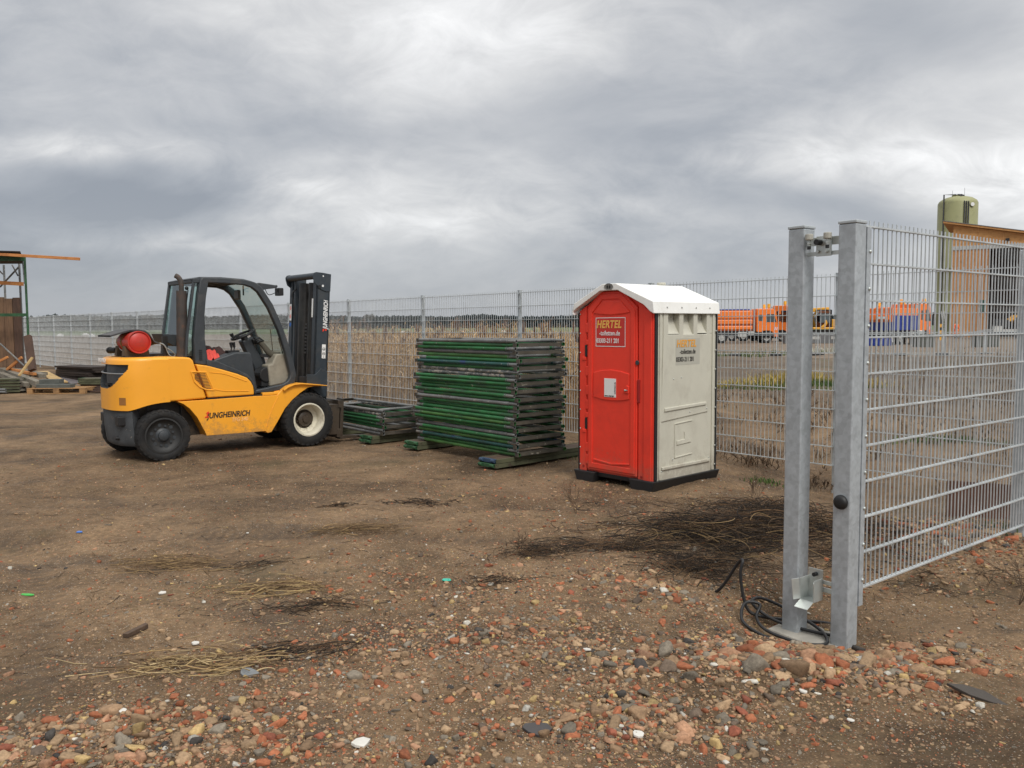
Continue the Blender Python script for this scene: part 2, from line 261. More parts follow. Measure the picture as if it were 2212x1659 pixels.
# ------------------------------------------------------------------ mesh helpers
class MB:
    def __init__(s): s.v = []; s.f = []
    def add(s, vs, fs, T=None):
        b = len(s.v)
        if T is not None: vs = [tuple(T @ Vector(p)) for p in vs]
        s.v += [tuple(p) for p in vs]; s.f += [tuple(b+i for i in f) for f in fs]; return s
    def box(s, x0, y0, z0, x1, y1, z1, T=None):
        vs = [(x, y, z) for z in (z0, z1) for y in (y0, y1) for x in (x0, x1)]
        return s.add(vs, [(0, 2, 3, 1), (4, 5, 7, 6), (0, 1, 5, 4), (2, 6, 7, 3), (0, 4, 6, 2), (1, 3, 7, 5)], T)
    def bar(s, p, q, wd, ht, up=(0, 0, 1)):
        p, q = Vector(p), Vector(q); d = (q-p).normalized(); u = Vector(up)
        if abs(d.dot(u)) > 0.99: u = Vector((1, 0, 0))
        sd_ = d.cross(u).normalized(); u2 = sd_.cross(d).normalized()
        vs = []
        for c in (p, q):
            for a, b in ((-1, -1), (1, -1), (1, 1), (-1, 1)): vs.append(tuple(c+sd_*a*wd/2+u2*b*ht/2))
        return s.add(vs, [(3, 2, 1, 0), (4, 5, 6, 7), (0, 1, 5, 4), (1, 2, 6, 5), (2, 3, 7, 6), (3, 0, 4, 7)])
    def cyl(s, p, q, r, r2=None, n=12, caps=True):
        r2 = r if r2 is None else r2
        p, q = Vector(p), Vector(q); d = (q-p).normalized(); a = d.orthogonal().normalized(); b = d.cross(a)
        vs = []
        for c, rr in ((p, r), (q, r2)):
            for i in range(n):
                t = 2*math.pi*i/n; vs.append(tuple(c+(a*math.cos(t)+b*math.sin(t))*rr))
        fs = [(i, (i+1) % n, n+(i+1) % n, n+i) for i in range(n)]
        if caps: fs += [tuple(range(n-1, -1, -1)), tuple(range(n, 2*n))]
        return s.add(vs, fs)
    def pipe(s, p, q, r, ri, n=14):
        p, q = Vector(p), Vector(q); d = (q-p).normalized(); a = d.orthogonal().normalized(); b = d.cross(a)
        vs = []
        for c, rr in ((p, r), (q, r), (q, ri), (p, ri)):
            for i in range(n):
                t = 2*math.pi*i/n; vs.append(tuple(c+(a*math.cos(t)+b*math.sin(t))*rr))
        fs = []
        for k in range(4):
            for i in range(n): fs.append((k*n+i, k*n+(i+1) % n, ((k+1) % 4)*n+(i+1) % n, ((k+1) % 4)*n+i))
        return s.add(vs, fs)
    def tube(s, path, r, n=8, closed=False, taper=None):
        P = [Vector(p) for p in path]; m = len(P)
        T = []
        for i in range(m):
            a = P[(i-1) % m] if (closed or i > 0) else P[i]; b = P[(i+1) % m] if (closed or i < m-1) else P[i]
            T.append((b-a).normalized())
        u = T[0].orthogonal().normalized(); base = len(s.v); vs = []
        for i in range(m):
            u = (u-T[i]*u.dot(T[i])).normalized(); w_ = T[i].cross(u)
            rr = r if taper is None else r*taper[i]
            for k in range(n):
                t = 2*math.pi*k/n; vs.append(tuple(P[i]+(u*math.cos(t)+w_*math.sin(t))*rr))
        fs = []
        for i in range(m if closed else m-1):
            j = (i+1) % m
            for k in range(n): fs.append((i*n+k, i*n+(k+1) % n, j*n+(k+1) % n, j*n+k))
        if not closed: fs += [tuple(range(n-1, -1, -1)), tuple((m-1)*n+k for k in range(n))]
        return s.add(vs, fs)
    def prism(s, poly, a, b, plane='xz', T=None):
        n = len(poly)
        def mk(p, t):
            if plane == 'xz': return (p[0], t, p[1])
            if plane == 'xy': return (p[0], p[1], t)
            return (t, p[0], p[1])
        vs = [mk(p, a) for p in poly]+[mk(p, b) for p in poly]
        fs = [tuple(range(n)), tuple(range(2*n-1, n-1, -1))]+[(i, n+i, n+(i+1) % n, (i+1) % n) for i in range(n)]
        return s.add(vs, fs, T)
    def ring(s, outer, inner, a, b, plane='xz'):
        n = len(outer)
        def mk(p, t): return (p[0], t, p[1]) if plane == 'xz' else ((p[0], p[1], t) if plane == 'xy' else (t, p[0], p[1]))
        vs = [mk(p, a) for p in outer]+[mk(p, a) for p in inner]+[mk(p, b) for p in outer]+[mk(p, b) for p in inner]
        fs = []
        for i in range(n):
            j = (i+1) % n
            fs += [(i, j, n+j, n+i), (2*n+i, 3*n+i, 3*n+j, 2*n+j), (i, 2*n+i, 2*n+j, j), (n+i, n+j, 3*n+j, 3*n+i)]
        return s.add(vs, fs)
    def lathe(s, prof, origin, axis, n=32, mod=None):
        o = Vector(origin); d = Vector(axis).normalized(); a = d.orthogonal().normalized(); b = d.cross(a)
        vs = []
        for (r, x) in prof:
            for i in range(n):
                t = 2*math.pi*i/n; vs.append(tuple(o+d*x+(a*math.cos(t)+b*math.sin(t))*r))
        fs = []
        for k in range(len(prof)-1):
            for i in range(n): fs.append((k*n+i, k*n+(i+1) % n, (k+1)*n+(i+1) % n, (k+1)*n+i))
        return s.add(vs, fs)
    def sphere(s, c, r, n=10, m=6, sc_=(1, 1, 1)):
        vs = [(c[0], c[1], c[2]+r*sc_[2])]
        for j in range(1, m):
            ph = math.pi*j/m
            for i in range(n):
                t = 2*math.pi*i/n; vs.append((c[0]+r*sc_[0]*math.sin(ph)*math.cos(t), c[1]+r*sc_[1]*math.sin(ph)*math.sin(t), c[2]+r*sc_[2]*math.cos(ph)))
        vs.append((c[0], c[1], c[2]-r*sc_[2])); e = len(vs)-1
        fs = [(0, 1+i, 1+(i+1) % n) for i in range(n)]
        for j in range(m-2):
            for i in range(n): fs.append((1+j*n+i, 1+(j+1)*n+i, 1+(j+1)*n+(i+1) % n, 1+j*n+(i+1) % n))
        fs += [(e, 1+(m-2)*n+(i+1) % n, 1+(m-2)*n+i) for i in range(n)]
        return s.add(vs, fs)
    def build(s, name, mat, parent=None, bevel=0, smooth=0, label=None, fix=True, seg=2):
        me = bpy.data.meshes.new(name); me.from_pydata(s.v, [], s.f); me.update()
        if fix and len(s.f) < 60000:
            bm = bmesh.new(); bm.from_mesh(me); bmesh.ops.recalc_face_normals(bm, faces=bm.faces); bm.to_mesh(me); bm.free()
        if mat is not None: me.materials.append(mat)
        if smooth:
            me.polygons.foreach_set('use_smooth', [True]*len(me.polygons)); me.set_sharp_from_angle(angle=R_(smooth))
        o = bpy.data.objects.new(name, me); col.objects.link(o)
        if parent is not None: o.parent = parent
        if bevel:
            b = o.modifiers.new('bevel', 'BEVEL'); b.width = bevel; b.segments = seg; b.limit_method = 'ANGLE'; b.angle_limit = R_(35)
        if label: o['label'] = label
        return o
def tag(o, label=None, cat=None, group=None, kind=None):
    if label: o['label'] = label
    if cat: o['category'] = cat
    if group: o['group'] = group
    if kind: o['kind'] = kind
    return o
def thing(name, label, cat, loc=(0, 0, 0), rz=0.0, group=None, scale=None):
    o = bpy.data.objects.new(name, None); col.objects.link(o); o.location = loc; o.rotation_euler = (0, 0, rz); o.empty_display_size = 0.2
    if scale: o.scale = (scale,)*3
    return tag(o, label, cat, group)
def setloc(o, loc, rot=None):
    o.location = loc
    if rot: o.rotation_euler = rot
    return o
def text(name, body, size, mat, parent, loc, rot, shear=0.0, offset=0.0, extrude=0.0012, align='LEFT', xs=1.0, label=None, sp=1.0):
    cu = bpy.data.curves.new('t', 'FONT'); cu.body = body; cu.size = size; cu.shear = shear; cu.offset = offset; cu.extrude = extrude; cu.align_x = align
    cu.space_character = sp
    o = bpy.data.objects.new('t', cu); col.objects.link(o)
    dg = bpy.context.evaluated_depsgraph_get(); me = bpy.data.meshes.new_from_object(o.evaluated_get(dg)); me.name = name
    bpy.data.objects.remove(o); bpy.data.curves.remove(cu)
    me.materials.clear(); me.materials.append(mat)
    n = bpy.data.objects.new(name, me); col.objects.link(n); n.parent = parent; n.location = loc; n.rotation_euler = rot; n.scale = (xs, 1, 1)
    if label: n['label'] = label
    return n
def clone(root, parent=None):
    c = root.copy(); col.objects.link(c); c.parent = parent
    for ch in list(root.children): clone(ch, c)
    return c

# ------------------------------------------------------------------ terrain
def vnoise(x, y, s, seed):
    x = np.asarray(x, float)/s+seed*17.13; y = np.asarray(y, float)/s+seed*9.71
    xi = np.floor(x).astype(np.int64); yi = np.floor(y).astype(np.int64); fx = x-xi; fy = y-yi
    fx = fx*fx*(3-2*fx); fy = fy*fy*(3-2*fy)
    def h(a, b):
        n = (a*374761393+b*668265263+seed*1274126177) & 0xffffffff
        n = ((n ^ (n >> 13))*1274126177) & 0xffffffff
        return ((n ^ (n >> 16)) & 0xffff)/65535.0
    return (h(xi, yi)*(1-fx)+h(xi+1, yi)*fx)*(1-fy)+(h(xi, yi+1)*(1-fx)+h(xi+1, yi+1)*fx)*fy
def gauss(x, y, cx, cy, rx, ry): return np.exp(-((x-cx)/rx)**2-((y-cy)/ry)**2)
def fence_side(x, y):  # signed distance beyond the fence line
    return (x-0.126)*0.751+(y-12.5)*0.661
RUTS = ((-2.0, -3.0, 9.4, 0.13, 0.038), (-2.0, -3.0, 10.6, 0.13, 0.034), (-9.0, 1.0, 7.3, 0.12, 0.03), (-9.0, 1.0, 8.5, 0.12, 0.03))
def height(x, y):
    x = np.asarray(x, float); y = np.asarray(y, float)
    near = 1.0/(1.0+np.maximum(0, np.hypot(x, y-6)-14)/20.0)
    h = (vnoise(x, y, 2.1, 1)-0.5)*0.05*near+(vnoise(x, y, 0.55, 2)-0.5)*0.026*near+(vnoise(x, y, 0.17, 3)-0.5)*0.022*near+(vnoise(x, y, 0.085, 4)-0.5)*0.014*near
    # wheel tracks swinging in from the left
    for (cx, cy, r, wd, dp) in RUTS:
        dd = np.hypot(x-cx, y-cy)-r
        h = h-dp*np.exp(-(dd/wd)**2)*near*(vnoise(x, y, 1.1, 8)*1.3)
    h = h-0.06*gauss(x, y, 1.85, 4.7, 1.1, 0.9)-0.11*gauss(x, y, 1.60, 4.74, 0.40, 0.36)-0.06*gauss(x, y, 1.82, 4.36, 0.22, 0.2)-0.17*gauss(x, y, 3.5, 8.3, 0.9, 1.6)
    h = h+0.06*gauss(x, y, 1.2, 3.8, 0.8, 0.32)+0.03*gauss(x, y, 0.6, 5.3, 1.2, 0.5)+0.10*gauss(x, y, 3.3, 6.2, 0.9, 0.8)
    # rough spoil ground beyond the fence on the right
    fs = fence_side(x, y); rgt = 1/(1+np.exp(-(x-0.5)*1.2)); by = 1/(1+np.exp(-(fs-1.2)*2.0))
    far = 1/(1+np.exp((y-60)*0.3))
    h = h+by*rgt*far*((vnoise(x, y, 3.3, 5)-0.5)*0.30+(vnoise(x, y, 1.0, 6)-0.5)*0.12)
    h = h+by*rgt*0.35*np.exp(-((y-33)/3.0)**2)*(0.6+0.6*vnoise(x, y, 4, 7))
    return h
def axis(lo, hi, d0, a, b, g=1.06, cap=60):
    mid = list(np.arange(a, b+1e-6, d0)); d = d0; v = b; right = []
    while v < hi: d = min(d*g, cap); v += d; right.append(v)
    d = d0; v = a; left = []
    while v > lo: d = min(d*g, cap); v -= d; left.append(v)
    return np.array(left[::-1]+mid+right)
xs = axis(-2600, 2600, 0.045, -4.0, 4.5); ys = axis(-40, 3200, 0.045, 1.9, 10.0)
X, Y = np.meshgrid(xs, ys); Z = height(X, Y)
nx, ny = len(xs), len(ys)
me = bpy.data.meshes.new('ground')
me.vertices.add(nx*ny); me.vertices.foreach_set('co', np.stack([X, Y, Z], -1).reshape(-1).astype(np.float32))
I = np.arange(nx*ny).reshape(ny, nx); q = np.stack([I[:-1, :-1], I[:-1, 1:], I[1:, 1:], I[1:, :-1]], -1).reshape(-1, 4)
me.loops.add(q.size); me.loops.foreach_set('vertex_index', q.reshape(-1).astype(np.int32))
me.polygons.add(len(q)); me.polygons.foreach_set('loop_start', np.arange(0, q.size, 4, dtype=np.int32))
me.polygons.foreach_set('use_smooth', np.ones(len(q), bool)); me.update(calc_edges=True)
ground = bpy.data.objects.new('ground', me); col.objects.link(ground); tag(ground, kind='structure')

def ground_mat():
    m, t, b = newmat('soil')
    pos = t.nodes.new('ShaderNodeNewGeometry').outputs['Position']
    spx = t.nodes.new('ShaderNodeSeparateXYZ'); t.links.new(pos, spx.inputs[0]); gx, gy, gz = spx.outputs
    a = noise(t, pos, 0.55, 6, 0.6, 0.4); b1 = noise(t, pos, 3.2, 8, 0.68, 0.2); c1 = noise(t, pos, 22, 8, 0.72); d1 = noise(t, pos, 120, 4, 0.7)
    base = ramp(t, a, [(0.36, (0.080, 0.053, 0.031)), (0.5, (0.155, 0.104, 0.061)), (0.66, (0.222, 0.151, 0.090))])
    base = mixc(t, 1.0, base, ramp(t, b1, [(0.3, (0.62, 0.60, 0.58)), (0.5, (1, 1, 1)), (0.72, (1.28, 1.26, 1.22))]), 'MULTIPLY')
    base = mixc(t, 1.0, base, ramp(t, c1, [(0.3, (0.62, 0.6, 0.58)), (0.5, (1, 1, 1)), (0.7, (1.35, 1.3, 1.25))]), 'MULTIPLY')
    base = mixc(t, 1.0, base, ramp(t, d1, [(0.3, (0.72, 0.71, 0.7)), (0.7, (1.3, 1.28, 1.25))]), 'MULTIPLY')
    # damp dark patches
    w1 = noise(t, pos, 0.9, 7, 0.7, 1.0, off=(4, 8, 0), scl=(0.6, 1.4, 1))
    base = mixc(t, math_n('MULTIPLY', ramp(t, w1, [(0.54, (0, 0, 0)), (0.66, (1, 1, 1))]), 0.65, tree=t), base, (0.045, 0.032, 0.022))
    # little chips of brick, tile and lime
    for sc_, thr, colr, sd_ in ((60, 0.10, (0.42, 0.30, 0.19), 1), (85, 0.09, (0.34, 0.13, 0.07), 2), (110, 0.075, (0.55, 0.52, 0.46), 3), (48, 0.075, (0.26, 0.20, 0.14), 4), (30, 0.05, (0.38, 0.25, 0.15), 5)):
        vo = t.nodes.new('ShaderNodeTexVoronoi'); vo.inputs['Scale'].default_value = sc_
        mp = t.nodes.new('ShaderNodeMapping'); mp.inputs[1].default_value = (sd_*3.3, sd_*1.7, 0); t.links.new(pos, mp.inputs[0]); t.links.new(mp.outputs[0], vo.inputs['Vector'])
        sp = t.nodes.new('ShaderNodeSeparateColor'); t.links.new(vo.outputs['Color'], sp.inputs[0])
        rad = math_n('MULTIPLY', sp.outputs[0], 0.34, tree=t)
        ins = math_n('LESS_THAN', vo.outputs['Distance'], rad, tree=t)
        pick = math_n('GREATER_THAN', sp.outputs[1], 0.55, tree=t)
        dens = ramp(t, noise(t, pos, 1.3, 5, 0.7, off=(sd_, 0, 0)), [(0.35, (0.15,)*3), (0.62, (1, 1, 1))])
        k = math_n('MULTIPLY', math_n('MULTIPLY', ins, pick, tree=t), dens, tree=t)
        nearf = math_n('SUBTRACT', 1.0, math_n('MULTIPLY', math_n('SUBTRACT', gy, 6.0, tree=t), 0.05, tree=t), tree=t, clamp=True)
        base = mixc(t, math_n('MULTIPLY', math_n('MULTIPLY', k, nearf, tree=t), 0.85, tree=t), base, colr)
    # wheel tracks: packed damp soil with a ladder of lug prints
    tn = noise(t, pos, 1.1, 5, 0.6, off=(9, 9, 0))
    for (cx_, cy_, r_, wd_, dp_) in RUTS:
        ax_ = math_n('SUBTRACT', gx, cx_, tree=t); ay_ = math_n('SUBTRACT', gy, cy_, tree=t)
        rr0 = math_n('SQRT', math_n('ADD', math_n('MULTIPLY', ax_, ax_, tree=t), math_n('MULTIPLY', ay_, ay_, tree=t), tree=t), tree=t)
        d0 = math_n('MULTIPLY', math_n('SUBTRACT', rr0, r_, tree=t), 1/(wd_*1.1), tree=t)
        band = math_n('EXPONENT', math_n('MULTIPLY', math_n('MULTIPLY', d0, d0, tree=t), -1.0, tree=t), tree=t)
        an = math_n('ARCTAN2', ay_, ax_, tree=t)
        lug = math_n('ADD', 0.65, math_n('MULTIPLY', math_n('SINE', math_n('ADD', math_n('MULTIPLY', an, r_*2*math.pi/0.085, tree=t), math_n('MULTIPLY', math_n('ABSOLUTE', d0, tree=t), 2.5, tree=t), tree=t), tree=t), 0.35, tree=t), tree=t)
        k = math_n('MULTIPLY', math_n('MULTIPLY', band, lug, tree=t), ramp(t, tn, [(0.40, (0, 0, 0)), (0.56, (1, 1, 1))]), tree=t)
        base = mixc(t, math_n('MULTIPLY', k, 0.60, tree=t), base, (0.072, 0.052, 0.037))
    # moss-green film in the yard
    g1 = noise(t, pos, 0.7, 6, 0.7, off=(12, 4, 0))
    base = mixc(t, math_n('MULTIPLY', ramp(t, g1, [(0.56, (0, 0, 0)), (0.68, (1, 1, 1))]), 0.28, tree=t), base, (0.075, 0.075, 0.035))
    # open fields past the fence: grey-brown plough, then a green belt
    s_ = math_n('ADD', math_n('MULTIPLY', gx, 0.751, tree=t), math_n('MULTIPLY', gy, 0.661, tree=t), tree=t)
    fl = noise(t, pos, 0.05, 8, 0.7, off=(1, 2, 0)); fl2 = noise(t, pos, 1.2, 8, 0.75)
    fld = ramp(t, fl, [(0.35, (0.135, 0.105, 0.082)), (0.65, (0.19, 0.150, 0.115))])
    fld = mixc(t, 1.0, fld, ramp(t, fl2, [(0.3, (0.7, 0.7, 0.7)), (0.7, (1.25, 1.25, 1.25))]), 'MULTIPLY')
    onf = math_n('MULTIPLY', math_n('SUBTRACT', s_, 13.0, tree=t), 0.12, tree=t, clamp=True)
    left = math_n('MULTIPLY', math_n('SUBTRACT', 2.0, gx, tree=t), 0.25, tree=t, clamp=True)
    base = mixc(t, math_n('MULTIPLY', onf, left, tree=t), base, fld)
    wob = math_n('MULTIPLY', noise(t, pos, 0.01, 4, 0.6), 60.0, tree=t)
    grn = math_n('MULTIPLY', math_n('SUBTRACT', math_n('ADD', gy, wob, tree=t), 225.0, tree=t), 0.05, tree=t, clamp=True)
    base = mixc(t, grn, base, ramp(t, fl, [(0.3, (0.085, 0.125, 0.055)), (0.7, (0.14, 0.165, 0.08))]))
    # spoil ground on the right: dull grey-brown, a paler graded strip further out
    rg = math_n('MULTIPLY', onf, math_n('SUBTRACT', 1.0, left, tree=t), tree=t)
    sp1 = noise(t, pos, 0.35, 8, 0.72, 0.5, off=(6, 1, 0), scl=(0.7, 1.4, 1))
    spc = ramp(t, sp1, [(0.36, (0.070, 0.053, 0.040)), (0.5, (0.115, 0.088, 0.066)), (0.64, (0.175, 0.138, 0.100))])
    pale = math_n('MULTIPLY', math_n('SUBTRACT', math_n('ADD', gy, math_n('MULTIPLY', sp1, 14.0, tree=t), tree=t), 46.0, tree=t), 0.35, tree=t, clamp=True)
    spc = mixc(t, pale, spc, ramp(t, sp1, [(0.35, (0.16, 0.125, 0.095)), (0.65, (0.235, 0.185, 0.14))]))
    spc = mixc(t, 1.0, spc, ramp(t, fl2, [(0.3, (0.7, 0.7, 0.7)), (0.7, (1.25, 1.25, 1.25))]), 'MULTIPLY')
    near_d = math_n('LESS_THAN', gy, 230.0, tree=t)
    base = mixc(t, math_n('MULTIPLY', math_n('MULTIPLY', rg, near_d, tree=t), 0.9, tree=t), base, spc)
    # green and straw patches of weeds on the spoil ground
    g2 = ramp(t, noise(t, pos, 0.5, 8, 0.75, off=(3, 3, 0)), [(0.55, (0, 0, 0)), (0.66, (1, 1, 1))])
    base = mixc(t, math_n('MULTIPLY', math_n('MULTIPLY', rg, g2, tree=t), 0.55, tree=t), base, (0.08, 0.085, 0.04))
    t.links.new(base, b.inputs['Base Color'])
    rr = ramp(t, w1, [(0.5, (0.92,)*3), (0.7, (0.62,)*3)]); t.links.new(rr, b.inputs['Roughness']); b.inputs['Specular IOR Level'].default_value = 0.25
    hh = math_n('ADD', math_n('MULTIPLY', c1, 0.7, tree=t), math_n('MULTIPLY', d1, 0.35, tree=t), tree=t)
    bn = t.nodes.new('ShaderNodeBump'); bn.inputs['Strength'].default_value = 0.75; bn.inputs['Distance'].default_value = 0.022
    t.links.new(hh, bn.inputs['Height']); t.links.new(bn.outputs[0], b.inputs['Normal'])
    return m
ground.data.materials.append(ground_mat())

# ------------------------------------------------------------------ many-piece meshes from numpy
def npmesh(name, co, faces, cols, mat, kind='stuff', smooth=False):
    me = bpy.data.meshes.new(name); nv = len(co); k = faces.shape[1]
    me.vertices.add(nv); me.vertices.foreach_set('co', co.reshape(-1).astype(np.float32))
    me.loops.add(faces.size); me.loops.foreach_set('vertex_index', faces.reshape(-1).astype(np.int32))
    me.polygons.add(len(faces)); me.polygons.foreach_set('loop_start', np.arange(0, faces.size, k, dtype=np.int32))
    if smooth: me.polygons.foreach_set('use_smooth', np.ones(len(faces), bool))
    me.update(calc_edges=True)
    if cols is not None:
        ca = me.color_attributes.new('Col', 'FLOAT_COLOR', 'POINT')
        ca.data.foreach_set('color', np.concatenate([cols, np.ones((nv, 1))], 1).reshape(-1).astype(np.float32))
    me.materials.append(mat); o = bpy.data.objects.new(name, me); col.objects.link(o)
    if kind: o['kind'] = kind
    return o
def ico(sub):
    bm = bmesh.new(); bmesh.ops.create_icosphere(bm, subdivisions=sub, radius=1.0)
    v = np.array([p.co[:] for p in bm.verts]); f = np.array([[q_.index for q_ in p.verts] for p in bm.faces]); bm.free(); return v, f
ICO1 = ico(1); ICOM = ico(2); ICO2 = ico(3)
PAL = [((0.40, 0.27, 0.16), .28), ((0.32, 0.205, 0.12), .18), ((0.38, 0.135, 0.065), .15), ((0.47, 0.33, 0.15), .06), ((0.23, 0.195, 0.15), .11), ((0.15, 0.11, 0.08), .07),
       ((0.065, 0.058, 0.052), .03), ((0.58, 0.55, 0.48), .02), ((0.42, 0.235, 0.14), .08), ((0.29, 0.095, 0.055), .04)]
PALC = np.array([p[0] for p in PAL]); PALW = np.array([p[1] for p in PAL]); PALW = PALW/PALW.sum()
BLOBS = [(0.3, 4.9, 1.1, 0.6, 0.30, 0.75), (-0.6, 3.4, 1.2, 0.5, 0.30, 0.75), (0.6, 7.0, 0.9, 0.6, 0.16, 0.6), (-0.8, 8.2, 1.4, 0.9, 0.08, 0.5), (-2.2, 5.0, 1.0, 0.8, 0.08, 0.5), (1.15, 3.85, 0.75, 0.33, 1.0, 1.3), (1.9, 3.95, 0.5, 0.3, 0.9, 1.25), (1.72, 4.22, 0.38, 0.14, 0.8, 1.1), (0.85, 5.05, 0.8, 0.32, 0.55, 1.05), (0.55, 3.3, 0.5, 0.30, 0.85, 0.9), (0.1, 4.2, 0.9, 0.55, 0.45, 0.72),
         (-1.5, 3.2, 0.85, 0.33, 0.75, 0.85), (-0.75, 3.95, 0.75, 0.4, 0.42, 0.75), (-0.1, 3.1, 0.6, 0.22, 0.4, 0.8), (3.15, 6.1, 0.75, 0.65, 0.9, 1.1), (0.6, 8.2, 1.6, 1.0, 0.10, 0.55),
         (-1.2, 5.0, 1.4, 0.8, 0.10, 0.6), (1.6, 6.3, 1.2, 0.6, 0.16, 0.6), (2.5, 5.2, 0.9, 0.4, 0.25, 0.9), (-0.2, 5.6, 1.3, 0.7, 0.10, 0.6), (1.4, 2.85, 0.4, 0.2, 0.35, 0.8), (2.05, 3.45, 0.25, 0.15, 0.5, 1.0)]
def scatter_stones(name, n, smin, smax, power, base_d, geo, seed, area=(-6, 5.5, 2.0, 13), flat=0.55, embed=0.12, bscale=True):
    rg = np.random.default_rng(seed); v0, f0 = geo
    xs_, ys_, sz = [], [], []
    tot = 0
    while tot < n:
        m = 40000
        x = rg.uniform(area[0], area[1], m); yy = area[2]+(area[3]-area[2])*rg.random(m)**1.7
        d = np.full(m, base_d); k = np.zeros(m)
        for (cx, cy, rx, ry, wt, ss) in BLOBS:
            g_ = wt*gauss(x, yy, cx, cy, rx, ry); d = d+g_; k = np.maximum(k, g_*ss)
        d = d*(0.25+1.5*vnoise(x, yy, 0.35, seed % 7+20)**1.5)
        d = d*np.where((x > 2.0) & (yy < 3.75), 0.04, 1.0)
        d = d*np.where((x > 1.05) & (yy < 3.05), 0.15, 1.0)
        keep = rg.random(m) < d
        x, yy, k = x[keep], yy[keep], k[keep]
        s = smin+(smax-smin)*rg.random(len(x))**power
        if bscale: s = s*(0.45+0.85*np.clip(k, 0, 1.15))
        xs_.append(x); ys_.append(yy); sz.append(s); tot += len(x)
    x = np.concatenate(xs_)[:n]; yy = np.concatenate(ys_)[:n]; s = np.concatenate(sz)[:n]
    if n < 9000:  # thin out overlaps among the bigger stones
        order = np.argsort(-s); cell = {}; keep = []
        for i in order:
            cx, cy = int(x[i]/0.1), int(yy[i]/0.1); ok = True
            for a in (-1, 0, 1):
                for b in (-1, 0, 1):
                    for j in cell.get((cx+a, cy+b), ()):
                        if (x[i]-x[j])**2+(yy[i]-yy[j])**2 < (0.66*(s[i]+s[j]))**2: ok = False; break
                    if not ok: break
                if not ok: break
            if ok: cell.setdefault((cx, cy), []).append(i); keep.append(i)
        keep = np.array(keep); x, yy, s = x[keep], yy[keep], s[keep]
    n = len(x)
    z = height(x, yy)
    sc3 = np.stack([s*rg.uniform(0.75, 1.35, n), s*rg.uniform(0.55, 0.95, n), s*rg.uniform(0.30, 0.78, n)*flat/0.55], -1)
    # chunky shapes: squash every ico toward a random box
    K = 5; PN = rg.normal(0, 1, (n, K, 3)); PN /= np.linalg.norm(PN, axis=2, keepdims=True); PD = rg.uniform(0.45, 0.95, (n, K))
    AX = np.array([(1, 0, 0), (-1, 0, 0), (0, 1, 0), (0, -1, 0), (0, 0, 1), (0, 0, -1.0)])[None]+rg.normal(0, 0.16, (n, 6, 3)); AX /= np.linalg.norm(AX, axis=2, keepdims=True)
    PN = np.concatenate([PN, AX], 1); PD = np.concatenate([PD, rg.uniform(0.62, 0.95, (n, 6))], 1)
    dots = np.einsum('nkc,vc->nvk', PN, v0).astype(np.float32); rad_ = np.where(dots > 0.05, PD[:, None, :]/np.maximum(dots, 0.05), 9.0).min(2)
    V = v0[None, :, :]*np.minimum(rad_, 1.45)[..., None]*1.12
    V = V*sc3[:, None, :]
    a = rg.uniform(0, 2*np.pi, n); tl = rg.normal(0, 0.22, n); tm = rg.normal(0, 0.22, n)
    ca, sa = np.cos(a), np.sin(a)
    x1 = V[..., 0]; y1 = V[..., 1]*np.cos(tl)[:, None]-V[..., 2]*np.sin(tl)[:, None]; z1 = V[..., 1]*np.sin(tl)[:, None]+V[..., 2]*np.cos(tl)[:, None]
    x2 = x1*np.cos(tm)[:, None]+z1*np.sin(tm)[:, None]; z2 = -x1*np.sin(tm)[:, None]+z1*np.cos(tm)[:, None]
    xr = x2*ca[:, None]-y1*sa[:, None]; yr = x2*sa[:, None]+y1*ca[:, None]
    co = np.stack([xr+x[:, None], yr+yy[:, None], z2+(z+sc3[:, 2]*embed)[:, None]], -1).reshape(-1, 3)
    F = (f0[None]+(np.arange(n)*len(v0))[:, None, None]).reshape(-1, 3)
    c = PALC[rg.choice(len(PALC), n, p=PALW)]*rg.uniform(0.55, 1.12, (n, 1))
    C = np.repeat(c, len(v0), 0)*rg.uniform(0.9, 1.1, (n*len(v0), 1))
    return co, F, C
STONEM = attrmat('rubble_stone', 0.85, bump=0.55, bscale=70)
c1_, f1_, k1_ = scatter_stones('a', 8990, 0.0085, 0.043, 2.4, 0.06, ICO2, 5)
c3_, f3_, k3_ = scatter_stones('c', 42000, 0.0055, 0.020, 2.0, 0.13, ICOM, 9, embed=0.2)
c2_, f2_, k2_ = scatter_stones('b', 70000, 0.0026, 0.0085, 1.5, 0.17, ICO1, 6, embed=0.25)
rub = npmesh('rubble', np.concatenate([c1_, c3_]), np.concatenate([f1_, f3_+len(c1_)]), np.concatenate([k1_, k3_]), STONEM)
grv = npmesh('gravel', c2_, f2_, k2_, STONEM)
tag(rub, 'broken brick and stone rubble strewn over the brown yard', 'rubble'); tag(grv, 'fine brick chips and grit trodden into the brown earth', 'gravel')

# ------------------------------------------------------------------ boundary fence of double-rod mesh
def rod_panel(mb, p, q, z0, n_h, gap, pitch_=0.05, rv=0.003, rh=0.0042, over=0.03, dz=0.0):
    p, q = Vector(p), Vector(q); d = (q-p); Ln = d.length; d.normalize(); nrm = Vector((-d.y, d.x, 0))
    zt = z0+(n_h-1)*gap
    n = int(Ln/pitch_)
    for i in range(n+1):
        c = p+d*(i*pitch_+(Ln-n*pitch_)/2)
        mb.box(-rv, -rv, 0, rv, rv, zt-z0+over+0.004, T=Matrix.Translation((c.x, c.y, z0-0.004)) @ Matrix.Rotation(math.atan2(d.y, d.x), 4, 'Z'))
    for k in range(n_h):
        for sgn in (-1, 1):
            o_ = nrm*sgn*(rv+rh)
            a = p+o_; b = q+o_
            mb.bar((a.x, a.y, z0+k*gap), (b.x, b.y, z0+k*gap), 2*rh, 2*rh)
